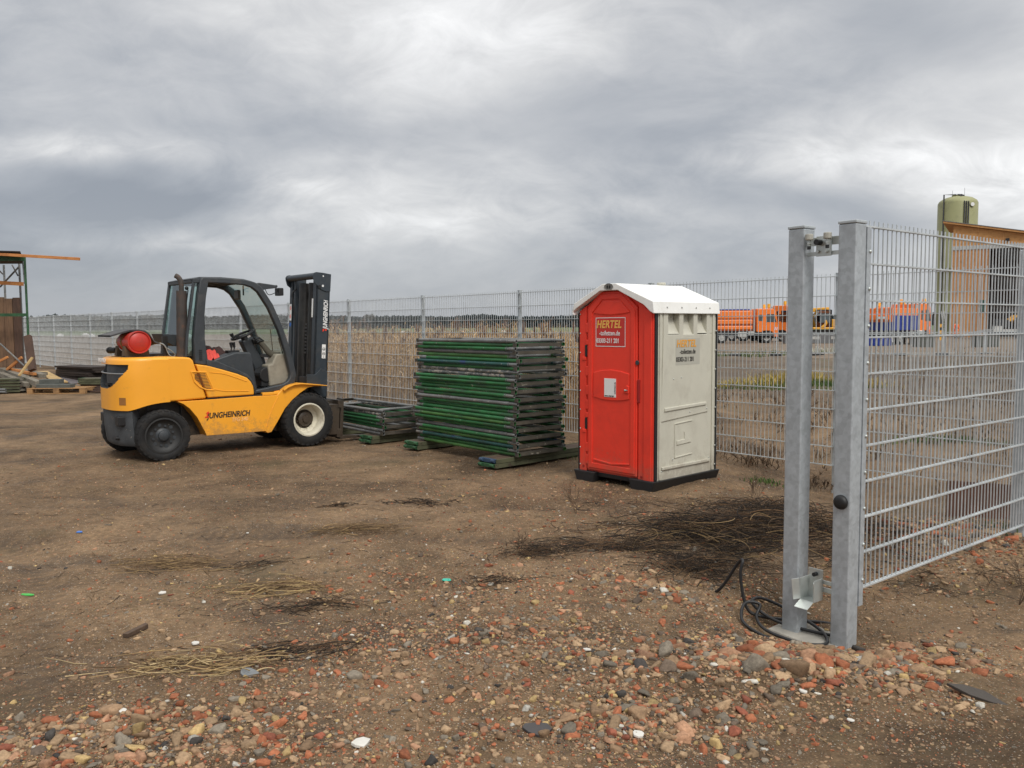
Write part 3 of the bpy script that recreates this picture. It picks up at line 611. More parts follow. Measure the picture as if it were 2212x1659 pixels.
FD = Vector((-0.661, 0.751)); FD2 = Vector((-0.668, 0.744))
def fpos(s):
    if s <= 2: return Vector((0.126, 12.5))+FD*(s*2.51)
    return Vector((0.126, 12.5))+FD*5.02+FD2*((s-2)*2.51)
fence = thing('boundary_fence', 'long galvanised mesh fence closing off the yard behind forklift and red cabin', 'fence', (0.126, 12.5, 0))
inv = Vector((0.126, 12.5, 0))
for s in range(-5, 16):
    p = fpos(s); d = (fpos(s+1)-p).normalized() if s < 15 else FD2; nn = Vector((-d.y, d.x)); ang = math.atan2(d.y, d.x)
    if (nn.x*0-nn.y) < 0: nn = -nn  # towards the yard
    zb = -0.35
    T = Matrix.Translation((p.x-inv.x, p.y-inv.y, 0)) @ Matrix.Rotation(ang, 4, 'Z')
    mb = MB(); mb.box(-0.03, -0.02, zb, 0.03, 0.02, 2.15, T=T); mb.box(-0.034, -0.024, 2.15, 0.034, 0.024, 2.163, T=T)
    post = mb.build('post', GALVP, fence, bevel=0.003)
    fy = 0.028 if nn.dot(Vector((-d.y, d.x))) > 0 else -0.028
    mb = MB()
    for k in range(11):
        mb.box(-0.042, min(fy, fy*1.7), 0.12+k*0.2-0.02, -0.006, max(fy, fy*1.7), 0.12+k*0.2+0.02, T=T)
    if s > -4: mb.build('clamp', GALVP, post)
    if s < 15:
        q = fpos(s+1); off = nn*0.036
        mb = MB(); a = p+off+d*0.012-Vector(inv[:2]); b = q+off-d*0.012-Vector(inv[:2])
        far = s >= 9
        rod_panel(mb, (a.x, a.y, 0), (b.x, b.y, 0), 0.12, 11, 0.2, 0.05, 0.0029, 0.004, 0.03)
        mb.build('mesh_panel', WIRE, fence, fix=False)

# ------------------------------------------------------------------ gate post and fence bay in front (local x runs along the bay)
GA = R_(38.5)
GO = (1.82, 4.40, 0)
ZG = -0.30
bay = thing('gate_fence_bay', 'near galvanised mesh fence bay held by a stout square post with a black rubber buffer', 'fence', GO, GA)
mb = MB(); mb.box(0, 0, ZG, 0.106, 0.102, 2.155)
gp = mb.build('post', GALV, bay, bevel=0.008, seg=3)
MB().box(-0.003, -0.003, 2.155, 0.109, 0.105, 2.172).build('post_cap', GALVP, gp, bevel=0.004)
mb = MB(); mb.box(0.108, -0.004, 0.065, 0.150, 0.004, 2.14); mb.box(0.108, 0.004, 0.065, 0.114, 0.05, 2.14)
fl = mb.build('cover_strip', GALV, bay, bevel=0.002)
for k in range(10):
    mb = MB(); zz = 0.19+k*0.2+0.02
    mb.cyl((0.138, -0.004, zz), (0.138, -0.008, zz), 0.0085, n=12); mb.sphere((0.138, -0.008, zz), 0.0095, 10, 6, (1, 0.55, 1)); mb.build('bolt', ZINC, fl, smooth=40)
mb = MB(); rod_panel(mb, (0.128, 0.030, 0), (4.8, 0.030, 0), 0.148, 11, 0.2, 0.05, 0.003, 0.0042, 0.032)
mb.build('mesh_panel', WIRE, bay, fix=False)
mb = MB(); mb.box(2.53, 0.045, -0.3, 2.63, 0.145, 2.155); mb.build('post', GALV, bay, bevel=0.008)
mb = MB(); mb.lathe([(0.0, -0.028), (0.012, -0.028), (0.026, -0.026), (0.036, -0.019), (0.040, -0.008), (0.040, 0.0)], (0, 0.052, 0.655), (1, 0, 0), 28)
mb.build('rubber_buffer', BLACKM, bay, smooth=45)
# brackets reaching back to the lone post
mb = MB()
mb.box(0.040, 0.102, 2.055, 0.048, 0.31, 2.10); mb.box(0.040, 0.102, 2.000, 0.048, 0.31, 2.022); mb.box(0.030, 0.16, 1.995, 0.038, 0.25, 2.105)
br = mb.build('roller_bracket', ZINC, bay, bevel=0.001)
for yy in (0.165, 0.275):
    mb = MB(); mb.cyl((0.0, yy, 2.085), (0.0, yy, 2.118), 0.0215, n=20)
    rl = mb.build('guide_roller', pmat('grimy_nylon', (0.42, 0.41, 0.36), 0.6, var=0.1, dirt=(0.12, 0.11, 0.09), dscale=30), bay, bevel=0.003, smooth=40)
    mb = MB(); mb.cyl((0, yy, 2.05), (0, yy, 2.085), 0.008, n=10); mb.cyl((0, yy, 2.062), (0, yy, 2.072), 0.013, n=6); mb.build('roller_bolt', ZINC, rl)
    mb = MB(); mb.cyl((0, yy, 2.034), (0, yy, 2.052), 0.010, n=10); mb.build('bolt_cap', BLACKM, rl)
mb = MB(); mb.cyl((0.028, 0.225, 2.07), (-0.012, 0.225, 2.07), 0.016, n=14); mb.build('rubber_stop', BLACKM, br, smooth=40)
mb = MB(); mb.cyl((0.028, 0.235, 2.022), (0.015, 0.235, 2.022), 0.009, n=6); mb.cyl((0.028, 0.185, 2.02), (0.015, 0.185, 2.02), 0.009, n=6); mb.build('bolt', ZINC, br)
# lower catch: folded sheet shoe on a slotted arm
mb = MB(); th = 0.004
mb.box(0.046, 0.102, 0.115, 0.052, 0.185, 0.142); mb.box(0.046, 0.102, 0.16, 0.052, 0.185, 0.182)
arm = mb.build('catch_arm', ZINC, bay, bevel=0.001)
mb = MB(); mb.box(0.040, 0.165, 0.10, 0.045, 0.27, 0.285)
mb.box(-0.045, 0.165, 0.10, 0.040, 0.169, 0.235); mb.box(-0.045, 0.266, 0.10, 0.040, 0.270, 0.235)
mb.bar((-0.045, 0.268, 0.17), (-0.085, 0.295, 0.165), 0.13, 0.004, up=(0.55, 0.83, 0)); mb.bar((-0.045, 0.167, 0.17), (-0.065, 0.155, 0.165), 0.13, 0.004, up=(-0.5, 0.86, 0))
mb.box(-0.045, 0.169, 0.10, 0.040, 0.266, 0.104)
mb.add([(-0.045, 0.169, 0.104), (-0.045, 0.266, 0.104), (-0.105, 0.266, 0.072), (-0.105, 0.169, 0.072), (-0.045, 0.169, 0.100), (-0.045, 0.266, 0.100), (-0.105, 0.266, 0.068), (-0.105, 0.169, 0.068)],
       [(0, 1, 2, 3), (7, 6, 5, 4), (0, 3, 7, 4), (1, 5, 6, 2), (2, 6, 7, 3), (0, 4, 5, 1)])
mb.v = [(v[0], 0.175+(v[1]-0.165)*0.86, 0.07+(v[2]-0.10)*0.92) for v in mb.v]
sh = mb.build('catch_shoe', ZINC, bay, bevel=0.0012)
mb = MB(); mb.cyl((0.040, 0.215, 0.212), (0.012, 0.215, 0.212), 0.0115, n=16); mb.build('rubber_stop', BLACKM, sh, smooth=40)
mb = MB(); mb.cyl((0.040, 0.222, 0.160), (0.030, 0.222, 0.160), 0.007, n=6); mb.build('bolt', ZINC, sh)
lone = thing('gate_post', 'lone square galvanised post standing left of the mesh bay, cable coiled at its foot', 'gate post', (GO[0]-math.sin(GA)*0.305, GO[1]+math.cos(GA)*0.305, 0), GA)
mb = MB(); mb.box(0, 0, ZG, 0.106, 0.102, 2.155); s_ = mb.build('shaft', GALV, lone, bevel=0.008, seg=3)
MB().box(-0.003, -0.003, 2.155, 0.109, 0.105, 2.172).build('post_cap', GALVP, lone, bevel=0.004)
# footing slab
def gate_pt(x, y): return (GO[0]+x*math.cos(GA)-y*math.sin(GA), GO[1]+x*math.sin(GA)+y*math.cos(GA))
mb = MB(); pts = [(-0.03, 0.01), (0.13, -0.02), (0.20, 0.10), (0.20, 0.36), (0.12, 0.47), (-0.06, 0.46), (-0.09, 0.2)]
mb.prism([gate_pt(*p) for p in pts], -0.3, -0.150, plane='xy')
tag(mb.build('concrete_footing', CONC, bevel=0.01), 'pale concrete footing slab between the two square gate posts', 'footing')
# cable loops
def catmull(P, k=8):
    P = [Vector(p) for p in P]; out = []
    for i in range(len(P)-1):
        p0 = P[max(i-1, 0)]; p1 = P[i]; p2 = P[i+1]; p3 = P[min(i+2, len(P)-1)]
        for j in range(k):
            t = j/k; out.append(0.5*((2*p1)+(-p0+p2)*t+(2*p0-5*p1+4*p2-p3)*t*t+(-p0+3*p1-3*p2+p3)*t**3))
    out.append(P[-1]); return out
def gp3(x, y, z): a = gate_pt(x, y); return (a[0], a[1], z)
cp = [gp3(0.0, 1.05, -0.02), gp3(-0.02, 0.85, 0.06), gp3(0.0, 0.72, 0.19), gp3(-0.03, 0.66, 0.23), gp3(-0.05, 0.66, 0.14), gp3(-0.04, 0.62, 0.02), gp3(0.02, 0.55, -0.03), gp3(0.15, 0.42, -0.045), gp3(0.26, 0.25, -0.045), gp3(0.20, 0.12, -0.045), gp3(0.08, 0.16, -0.04),
      gp3(0.02, 0.45, -0.03), gp3(0.02, 0.62, 0.03), gp3(0.10, 0.62, 0.05), gp3(0.19, 0.48, -0.01), gp3(0.10, 0.22, -0.035), gp3(-0.04, 0.10, -0.045), gp3(-0.14, 0.20, -0.045), gp3(-0.13, 0.42, -0.04), gp3(-0.04, 0.55, -0.02), gp3(0.02, 0.57, 0.04), gp3(-0.06, 0.62, 0.05), gp3(-0.16, 0.56, -0.02), gp3(-0.22, 0.36, -0.04), gp3(-0.17, 0.16, -0.06), gp3(-0.1, 0.06, -0.10)]
cp = [(p[0], p[1], p[2]-0.095 if p[2] < 0.1 else p[2]-0.03) for p in cp]
mb = MB(); mb.tube(catmull(cp, 8), 0.0095, 10)
tag(mb.build('cable', CABLE, smooth=60), 'black cable coiled on the ground round the lone square post', 'cable')

# ------------------------------------------------------------------ portable toilet
TL = Vector((1.385, 7.97)); te1 = Vector((0.672, -0.741)); W1, W2 = 1.04, 1.13
to = TL-te1*W1*0.97
toilet = thing('portable_toilet', 'red and grey portable toilet cabin with a white roof beside the mesh fence', 'portable toilet', (to.x, to.y, 0), math.atan2(te1.y, te1.x)); toilet.scale = (0.97, 0.915, 1.0)
mb = MB()
for y0, y1 in ((-0.035, 0.20), (W2-0.2, W2+0.03)):
    pass
mb.prism([(-0.035, 0.100), (0.27, 0.100), (0.24, -0.01), (0.01, -0.01)], -0.05, W2+0.03, 'xz')
mb.prism([(W1-0.30, 0.100), (W1+0.035, 0.100), (W1-0.01, -0.01), (W1-0.27, -0.01)], -0.05, W2+0.03, 'xz')
mb.box(0.2, 0.02, 0.05, W1-0.2, W2, 0.098)
mb.build('skid_base', BLACKM, toilet, bevel=0.008)
ZB, ZE = 0.075, 1.76
# side and back walls
mb = MB(); mb.box(W1-0.03, 0.04, ZB+0.02, W1, W2-0.03, 1.53); mb.box(W1-0.10, 0.04, 1.53, W1-0.065, W2-0.03, ZE); mb.box(W1-0.065, 0.04, 1.53, W1, 0.20, ZE); mb.box(W1-0.065, 0.915, 1.53, W1, W2-0.03, ZE)
side = mb.build('side_wall', TGREY, toilet, bevel=0.004)
MB().box(0, 0.04, ZB+0.02, 0.03, W2-0.03, ZE).build('side_wall', TGREY, toilet, bevel=0.004)
MB().box(0.03, W2-0.03, ZB+0.02, W1-0.03, W2, ZE+0.1).build('rear_wall', TGREY, toilet, bevel=0.004)
def panel_y(name, poly, h, mat, par, bev=0.006):  # raised shape on the right hand wall, poly in (y,z)
    mb = MB(); mb.prism(poly, W1-0.002, W1+h, 'yz'); return mb.build(name, mat, par, bevel=bev)
# raised rims: upper field and lower field
def frame_y(name, y0, y1, z0, z1, wd, h, sides='LRTB'):
    if 'L' in sides: MB().box(W1-0.002, y0, z0, W1+h, y0+wd, z1).build(name, TGREY, side, bevel=0.005)
    if 'R' in sides: MB().box(W1-0.002, y1-wd, z0, W1+h, y1, z1).build(name, TGREY, side, bevel=0.005)
    mb = MB()
    if not ('B' in sides or 'T' in sides): return
    if 'B' in sides: mb.box(W1-0.001, y0+wd, z0, W1+h-0.001, y1-wd, z0+wd)
    if 'T' in sides: mb.box(W1-0.001, y0+wd, z1-wd, W1+h-0.001, y1-wd, z1)
    return mb.build(name, TGREY, side, bevel=0.005)
panel_y('raised_field', [(0.09, 0.675), (0.95, 0.725), (0.965, 1.53), (0.125, 1.53)], 0.012, TGREY, side, 0.008)
panel_y('ledge', [(0.14, 0.775), (0.90, 0.80), (0.90, 0.83), (0.14, 0.81)], 0.026, TGREY, side, 0.006)
frame_y('edge_rib', 0.06, 1.06, ZB+0.03, 1.74, 0.035, 0.014, 'LR')
frame_y('lower_rib', 0.075, 1.02, 0.20, 0.30, 0.03, 0.022, 'B')
# vent scoops: hollow troughs made of three facets each
for i, (a, b) in enumerate(((0.205, 0.40), (0.475, 0.665), (0.735, 0.91))):
    mb = MB(); zl = (1.535, 1.51, 1.54)[i]; n_ = 7; rows = []
    for j in range(n_):
        t = j/(n_-1); z = 1.745-(1.745-zl)*t; x = W1-0.064+0.077*t**2.4; k = 0.012*(1-t)
        rows.append([(x-0.004, a, z), (x, a+0.02+k, z), (x, (a+b)/2, z+0.0), (x, b-0.02-k, z), (x-0.004, b, z)])
    b0 = 0
    for r_ in rows: mb.v += r_
    for j in range(n_-1):
        for k in range(4): mb.f.append((j*5+k, j*5+k+1, (j+1)*5+k+1, (j+1)*5+k))
    mb.build('vent_scoop', TGREY, side, smooth=50, fix=False)
    for (ya, yb) in ((a-0.075 if i else a-0.08, a),)+(((b, b+0.06),) if i == 2 else ()):
        MB().box(W1-0.064, ya, 1.515, W1+0.012, yb, 1.745).build('vent_rib', TGREY, side, bevel=0.008)
mb = MB()
mb.bar((W1+0.003, 0.34, 0.64), (W1+0.003, 0.66, 0.655), 0.012, 0.010, up=(0, 0, 1)); mb.bar((W1+0.003, 0.34, 0.30), (W1+0.003, 0.34, 0.64), 0.010, 0.012, up=(1, 0, 0)); mb.bar((W1+0.003, 0.34, 0.30), (W1+0.003, 0.66, 0.315), 0.012, 0.010)
mb.prism([(0.38, 0.425), (0.64, 0.435), (0.51, 0.55), (0.515, 0.475), (0.38, 0.465)], W1-0.002, W1+0.010, 'yz')
mb.build('moulded_emblem', TGREY, side, bevel=0.003)
mb = MB()
def rivet_y(y, z, r=0.009):
    mb.sphere((W1+0.014, y, z), r, 8, 5, (0.6, 1, 1))
for z in (0.16, 0.36, 0.56, 0.76, 0.96, 1.16, 1.36, 1.56): rivet_y(1.085, z)
for y in (0.10, 0.24, 0.38, 0.53, 0.68, 0.84, 0.97): rivet_y(y, 0.205-(0.02 if y < 0.2 else 0))
for y, z in ((0.30, 1.09), (0.44, 1.10), (0.60, 0.745), (0.92, 0.76), (0.97, 0.24), (0.30, 0.29)): rivet_y(y, z, 0.008)
mb.build('rivet', ZINC, side, smooth=60)
# sticker on the wall
mb = MB(); mb.box(W1+0.0105, 0.335, 1.225, W1+0.0135, 0.775, 1.49); st = mb.build('sticker', TSTICKG, side)
RX = (R_(90), 0, R_(90))
text('lettering', 'HERTEL', 0.100, LETO, st, (W1+0.015, 0.345, 1.405), RX, shear=0.2, offset=0.0028, xs=0.98, sp=1.08)
text('lettering', '-toiletten.de', 0.068, LETK, st, (W1+0.015, 0.405, 1.335), RX, offset=0.0008, xs=0.80, sp=1.05)
text('lettering', '03303-211 201', 0.064, LETK, st, (W1+0.015, 0.340, 1.26), RX, offset=0.0012, xs=0.81, sp=1.03)
# black corner trims
mb = MB(); mb.box(W1-0.010, -0.002, ZB+0.03, W1+0.005, 0.040, ZE+0.02); mb.build('corner_trim', BLACKM, toilet, bevel=0.004)
mb = MB(); mb.box(W1-0.02, W2-0.030, ZB+0.03, W1+0.010, W2-0.006, ZE); mb.build('corner_trim', BLACKM, toilet, bevel=0.004)
mb = MB(); mb.box(-0.006, -0.004, ZB+0.03, 0.014, 0.03, ZE); mb.build('corner_trim', BLACKM, toilet, bevel=0.004)
# red door front with chamfered head
ctr = 0.50
def arch(x0, x1, zlo, zsh, ztop, flat, cx=ctr): return [(x0, zlo), (x1, zlo), (x1, zsh), (cx+flat, ztop), (cx-flat, ztop), (x0, zsh)]
mb = MB(); mb.prism(arch(0.012, W1-0.014, ZB+0.02, 1.76, 2.01, 0.13), 0.02, 0.05, 'xz')
mb.build('door_frame', TRED, toilet, bevel=0.004)
mb = MB(); mb.prism([(0.014, ZB), (0.115, ZB), (0.115, 1.83), (0.014, 1.77)], -0.004, 0.02, 'xz'); mb.build('hinge_post', TRED, toilet, bevel=0.008)
mb = MB(); mb.prism([(0.83, ZB-0.02), (W1-0.016, ZB-0.02), (W1-0.016, 1.765), (0.83, 1.88)], -0.006, 0.02, 'xz')
mb.prism([(0.905, ZB), (W1-0.035, ZB), (W1-0.035, 1.75), (0.905, 1.80)], -0.018, -0.004, 'xz'); mb.build('lock_post', TRED, toilet, bevel=0.008)
door = MB().prism(arch(0.13, 0.815, 0.115, 1.80, 1.965, 0.15, 0.47), -0.010, 0.019, 'xz').build('door', TRED, toilet, bevel=0.010, seg=3)
mb = MB()
def ringpoly(poly, ins):
    cx = sum(p[0] for p in poly)/len(poly); cz = sum(p[1] for p in poly)/len(poly)
    bm = []
    n = len(poly)
    for i in range(n):
        a = Vector(poly[i-1]); b = Vector(poly[i]); c = Vector(poly[(i+1) % n])
        e1 = (b-a).normalized(); e2 = (c-b).normalized(); n1_ = Vector((-e1.y, e1.x)); n2_ = Vector((-e2.y, e2.x))
        m_ = (n1_+n2_); m_ = m_/max(0.3, m_.dot(n1_)); bm.append((b.x+m_.x*ins, b.y+m_.y*ins))
    return bm
op = arch(0.155, 0.79, 0.14, 1.775, 1.94, 0.14, 0.47)
mb.ring(op, ringpoly(op, 0.055), -0.020, -0.008, 'xz'); mb.build('door_rim', TRED, door, bevel=0.008)
mb = MB()   # raised arch field at head, belly band in the middle, kick lip
mb.prism([(0.225, 1.750), (0.30, 1.738), (0.47, 1.728), (0.64, 1.738), (0.725, 1.750), (0.60, 1.868), (0.36, 1.868)], -0.020, -0.008, 'xz')
mb.build('head_emboss', TRED, door, bevel=0.010)
mb = MB(); mb.prism([(0.23, 0.885), (0.35, 0.865), (0.47, 0.86), (0.60, 0.865), (0.72, 0.885), (0.72, 1.14), (0.60, 1.165), (0.47, 1.175), (0.35, 1.165), (0.23, 1.14)], -0.020, -0.008, 'xz')
mb.build('belly_emboss', TRED, door, bevel=0.012)
mb = MB(); mb.prism([(0.23, 0.225), (0.47, 0.200), (0.72, 0.225), (0.72, 0.24), (0.47, 0.218), (0.23, 0.24)], -0.022, -0.008, 'xz'); mb.build('kick_lip', TRED, door, bevel=0.003)
for z in (1.36, 0.60):
    mb = MB(); mb.box(0.098, -0.012, z-0.06, 0.128, 0.004, z+0.06); hg = mb.build('hinge', BLACKM, door, bevel=0.004)
    mb = MB(); mb.box(0.115, -0.016, z+0.062, 0.195, 0.0, z+0.115); mb.box(0.06, -0.014, z-0.10, 0.115, 0.0, z-0.062); mb.build('hinge_lug', TRED, door, bevel=0.006)
mb = MB()
for z0 in (1.60, 1.15, 0.95, 0.80, 0.35, 0.22): mb.box(0.112, -0.012, z0-0.05, 0.155, 0.0, z0+0.05)
mb.build('hinge_knuckle', TRED, door, bevel=0.006)
mb = MB(); mb.prism([(0.655, 0.945), (0.72, 0.945), (0.72, 1.015), (0.69, 1.025)], -0.030, -0.018, 'xz'); mb.build('door_pull', TRED, door, bevel=0.005)
mb = MB(); mb.sphere((0.675, -0.032, 0.975), 0.012, 8, 5); mb.cyl((0.675, -0.034, 0.975), (0.71, -0.034, 0.977), 0.005, n=8); mb.build('key_lock', STEEL, door, smooth=50)
mb = MB(); mb.cyl((0.822, -0.010, 1.255), (0.822, -0.020, 1.255), 0.024, n=20); mb.build('lock_knob', DGREY, door, bevel=0.003)
mb = MB(); mb.box(0.822, -0.014, 0.86, 0.856, -0.005, 1.09); mb.build('grip_slot', pmat('recess_shade_red', (0.34, 0.012, 0.01), 0.6), door, bevel=0.004)  # slot stands proud; its recess shade is put into the red
mb = MB()
for z in (1.74, 1.54, 1.34, 1.14, 0.94, 0.74, 0.54, 0.34, 0.16): mb.sphere((0.026, -0.006, z), 0.008, 8, 5, (1, 0.6, 1))
mb.build('rivet', ZINC, toilet, smooth=60)
mb = MB(); mb.cyl((0.075, -0.004, 0.145), (0.075, -0.010, 0.145), 0.014, n=12); mb.cyl((0.875, -0.005, 0.125), (0.875, -0.011, 0.125), 0.014, n=12); mb.build('drain_plug', pmat('dark_red_plug', (0.30, 0.02, 0.015), 0.6), toilet)
# door sticker
sx0, sx1, sz0, sz1 = 0.255, 0.665, 1.405, 1.705
MB().box(sx0, -0.0125, sz0, sx1, -0.008, sz1).build('sticker', TSTICK, door)
mb = MB(); o_ = [(sx0+0.002, sz0+0.002), (sx1-0.002, sz0+0.002), (sx1-0.002, sz1-0.002), (sx0+0.002, sz1-0.002)]
mb.ring(o_, [(sx0+0.009, sz0+0.009), (sx1-0.009, sz0+0.009), (sx1-0.009, sz1-0.009), (sx0+0.009, sz1-0.009)], -0.0135, -0.0124, 'xz'); mb.build('sticker_border', LETW, door)
RF = (R_(90), 0, 0)
text('lettering', 'HERTEL', 0.108, LETY, door, (sx0+0.014, -0.0140, 1.598), RF, shear=0.2, offset=0.0030, xs=0.86, sp=1.08)
text('lettering', '-toiletten.de', 0.068, LETW, door, (sx0+0.052, -0.0140, 1.522), RF, offset=0.0010, xs=0.79, sp=1.05)
text('lettering', '03303-211 201', 0.064, LETW, door, (sx0+0.012, -0.0140, 1.446), RF, offset=0.0014, xs=0.78, sp=1.03)
mb = MB(); mb.box(0.385, -0.0230, 0.895, 0.545, -0.0195, 1.085); lb = mb.build('info_label', WHITE, door, bevel=0.001)
text('lettering', 'www.hertel-', 0.026, LETK, lb, (0.390, -0.0236, 0.900), RF, offset=0.0003)
text('lettering', 'toiletten.de', 0.026, LETK, lb, (0.542, -0.0236, 0.93), (R_(90), R_(-90), 0), offset=0.0003)
# roof: gable shell with flared eaves
rp = [(-0.075, 1.735), (-0.060, 1.845), (0.34, 2.045), (0.70-0.04, 2.045), (W1+0.045, 1.845), (W1+0.060, 1.735)]
rp = [(-0.030, 1.735), (-0.012, 1.850), (0.395, 2.040), (0.575, 2.040), (W1+0.016, 1.850), (W1+0.032, 1.735)]
ri = [(-0.012, 1.735), (-0.03, 1.765), (0.02, 1.80), (0.36, 1.972), (0.60, 1.972), (W1-0.10, 1.82), (W1-0.02, 1.755), (W1+0.018, 1.735)]
mb = MB(); mb.prism([rp[0], rp[1], rp[2], rp[3], rp[4], rp[5]]+ri[::-1], -0.07, 0.02, 'xz')
mb.prism([rp[0], rp[1], rp[2], rp[3], rp[4], rp[5], (W1+0.018, 1.735), (W1+0.0, 1.83), (0.57, 2.02), (0.40, 2.02), (0.0, 1.83), (-0.012, 1.735)], 0.018, W2+0.005, 'xz')
mb.box(0.0, W2-0.02, 1.74, W1, W2+0.002, 1.84)
roof = mb.build('roof', TWHITE, toilet, bevel=0.014, seg=3)
mb = MB()
for y in (0.16, 0.42, 0.68, 0.94): mb.sphere((W1+0.027, y, 1.795), 0.009, 8, 5)
mb.build('rivet', STEEL, roof, smooth=60)
mb = MB(); mb.lathe([(0.0, 0.0), (0.035, 0.0), (0.042, 0.003)], (0.485, -0.0745, 2.008), (0, -1, 0), 24)
pl = mb.build('pictogram_plate', pmat('aged_plate', (0.23, 0.22, 0.20), 0.4, metal=0.5), roof); pl.scale = (1.45, 1, 0.82); pl.location = (0.485*(1-1.45), 0, 2.008*(1-0.82))
for dx_ in (-0.016, 0.016):
    mb = MB(); mb.sphere((0.485+dx_, -0.079, 2.024), 0.005, 8, 5); mb.prism([(0.485+dx_-0.008, 2.017), (0.485+dx_+0.008, 2.017), (0.485+dx_+0.006, 1.992), (0.485+dx_-0.006, 1.992)], -0.081, -0.0775, 'xz'); mb.build('pictogram', BLACKM, roof)
mb = MB(); mb.cyl((0.49, W2-0.28, 2.05), (0.49, W2-0.28, 2.075), 0.05, n=16); mb.build('vent_cap', TGREY, roof, bevel=0.004)

# ------------------------------------------------------------------ stacked scaffold frames
def rot2(a): return Matrix.Rotation(a, 4, 'Z')
FL, FW, TR = 2.06, 0.73, 0.0227
def frame_parts(flip, tubemat, root):
    # local x along the long tubes (0 = near end), y across
    s = (lambda x: FL-x) if flip else (lambda x: x)
    for y in (0.0, FW):
        mb = MB(); mb.pipe((s(0.0), y, 0), (s(FL-0.14), y, 0), TR, TR-0.004, 16)
        t_ = mb.build('standard', tubemat, root, smooth=40)
        mb = MB(); mb.pipe((s(FL-0.15), y, 0), (s(FL), y, 0), TR-0.0035, TR-0.008, 14); mb.cyl((s(FL-0.16), y, 0), (s(FL-0.145), y, 0), TR+0.002, n=14); mb.build('spigot', GREYP, t_, smooth=40)
    # U channel at the closed end
    mb = MB(); x0 = 0.012; h = 0.021
    a, b = (s(x0), s(x0+0.045)); lo, hi = min(a, b), max(a, b)
    op_ = lo if not flip else hi-0.004
    mb.box(op_, TR, -h, op_+0.004, FW-TR, h)
    mb.box(lo, TR, h-0.004, hi, FW-TR, h); mb.box(lo, TR, -h, hi, FW-TR, -h+0.004)
    mb.build('cross_channel', CHAN, root, bevel=0.0015)
    mb = MB(); mb.box(min(s(-0.006), s(0.05)), -TR-0.003, -0.023, max(s(-0.006), s(0.05)), -TR+0.010, 0.021); mb.build('end_lug', CHAN, root, bevel=0.002)
    mb = MB(); mb.cyl((s(FL-0.22), TR, 0), (s(FL-0.22), FW-TR, 0), TR*0.8, n=12); mb.build('cross_tube', GREYP, root, smooth=40)
protos = {}
def get_frame(flip, mat):
    k = (flip, mat.name)
    if k in protos:
        return clone(protos[k])
    root = thing('frame_scaffold', 'x', 'scaffold frame'); frame_parts(flip, mat, root); protos[k] = root; return root
ORD = ['topmost', 'second', 'third', 'fourth', 'fifth', 'sixth', 'seventh', 'eighth', 'ninth', 'tenth', 'eleventh', 'twelfth', 'thirteenth', 'fourteenth', 'fifteenth', 'sixteenth', 'seventeenth', 'eighteenth', 'nineteenth', 'twentieth',
       'twenty-first', 'twenty-second', 'twenty-third', 'twenty-fourth', 'twenty-fifth', 'twenty-sixth', 'twenty-seventh', 'twenty-eighth', 'twenty-ninth', 'lowest']
DESC = {GREENP.name: 'dark green', GREENL.name: 'lime-tinged green', GREYP.name: 'grey', SPLAT.name: 'cement splattered grey', BLUEP.name: 'blue-green'}
seq = [GREYP, GREENP, GREENP, GREYP, GREENL, GREENP, BLUEP, GREENP, SPLAT, SPLAT, GREENP, GREENP, GREENP, GREENP, GREENP, GREENP, GREYP, GREENP, GREENP, GREENP, GREENP, GREENL, GREENP, GREENP, GREYP, GREENP, GREENL, BLUEP, GREENP, GREENL]
ang_long = math.atan2(0.767, -0.641)
for i, mt in enumerate(seq):
    flip = (i % 2 == 0)
    r = get_frame(flip, mt)
    z = 0.145+(29-i)*0.0449
    base = Vector((0.055, 9.395)) if i >= 10 else Vector((0.085, 9.42))
    j = Vector((rnd.uniform(-0.02, 0.02), rnd.uniform(-0.02, 0.02)))
    ex = Vector((0, 0))
    if i < 10: ex = Vector((-0.641, 0.767))*0.02
    slide = Vector((-0.641, 0.767))*(-0.02 if (i//5) % 2 else 0.03)
    p = base+j+ex+slide*0.6
    r.location = (p.x, p.y, z); r.rotation_euler = (0, R_(rnd.uniform(-0.12, 0.12)), ang_long+R_(rnd.uniform(-0.7, 0.7)))
    r.scale = (1, -1, 1)
    where = 'topmost in the tall stack' if i == 0 else ('lowest in the tall stack, on planks' if i == 29 else f'{ORD[i]} from the top of the tall stack')
    tag(r, f'{DESC[mt.name]} scaffold frame lying flat, {where}', 'scaffold frame', 'scaffold frames in the tall stack')
seq2 = [GREYP, SPLAT, GREENP, GREENP, GREENP, GREENP, GREYP, GREYP]
for i, mt in enumerate(seq2):
    r = get_frame(i % 2 == 0, mt); z = 0.145+(7-i)*0.0449
    r.location = (-1.765+rnd.uniform(-.015, .015), 11.33+rnd.uniform(-.015, .015), z); r.rotation_euler = (0, 0, ang_long+R_(rnd.uniform(-1, 1)+(0 if i else 2))); r.scale = (1, -1, 1)
    where = 'topmost in the low stack' if i == 0 else ('lowest in the low stack' if i == 7 else f'{ORD[i]} from the top of the low stack')
    tag(r, f'{DESC[mt.name]} scaffold frame by the forks, {where}', 'scaffold frame', 'scaffold frames in the low stack')
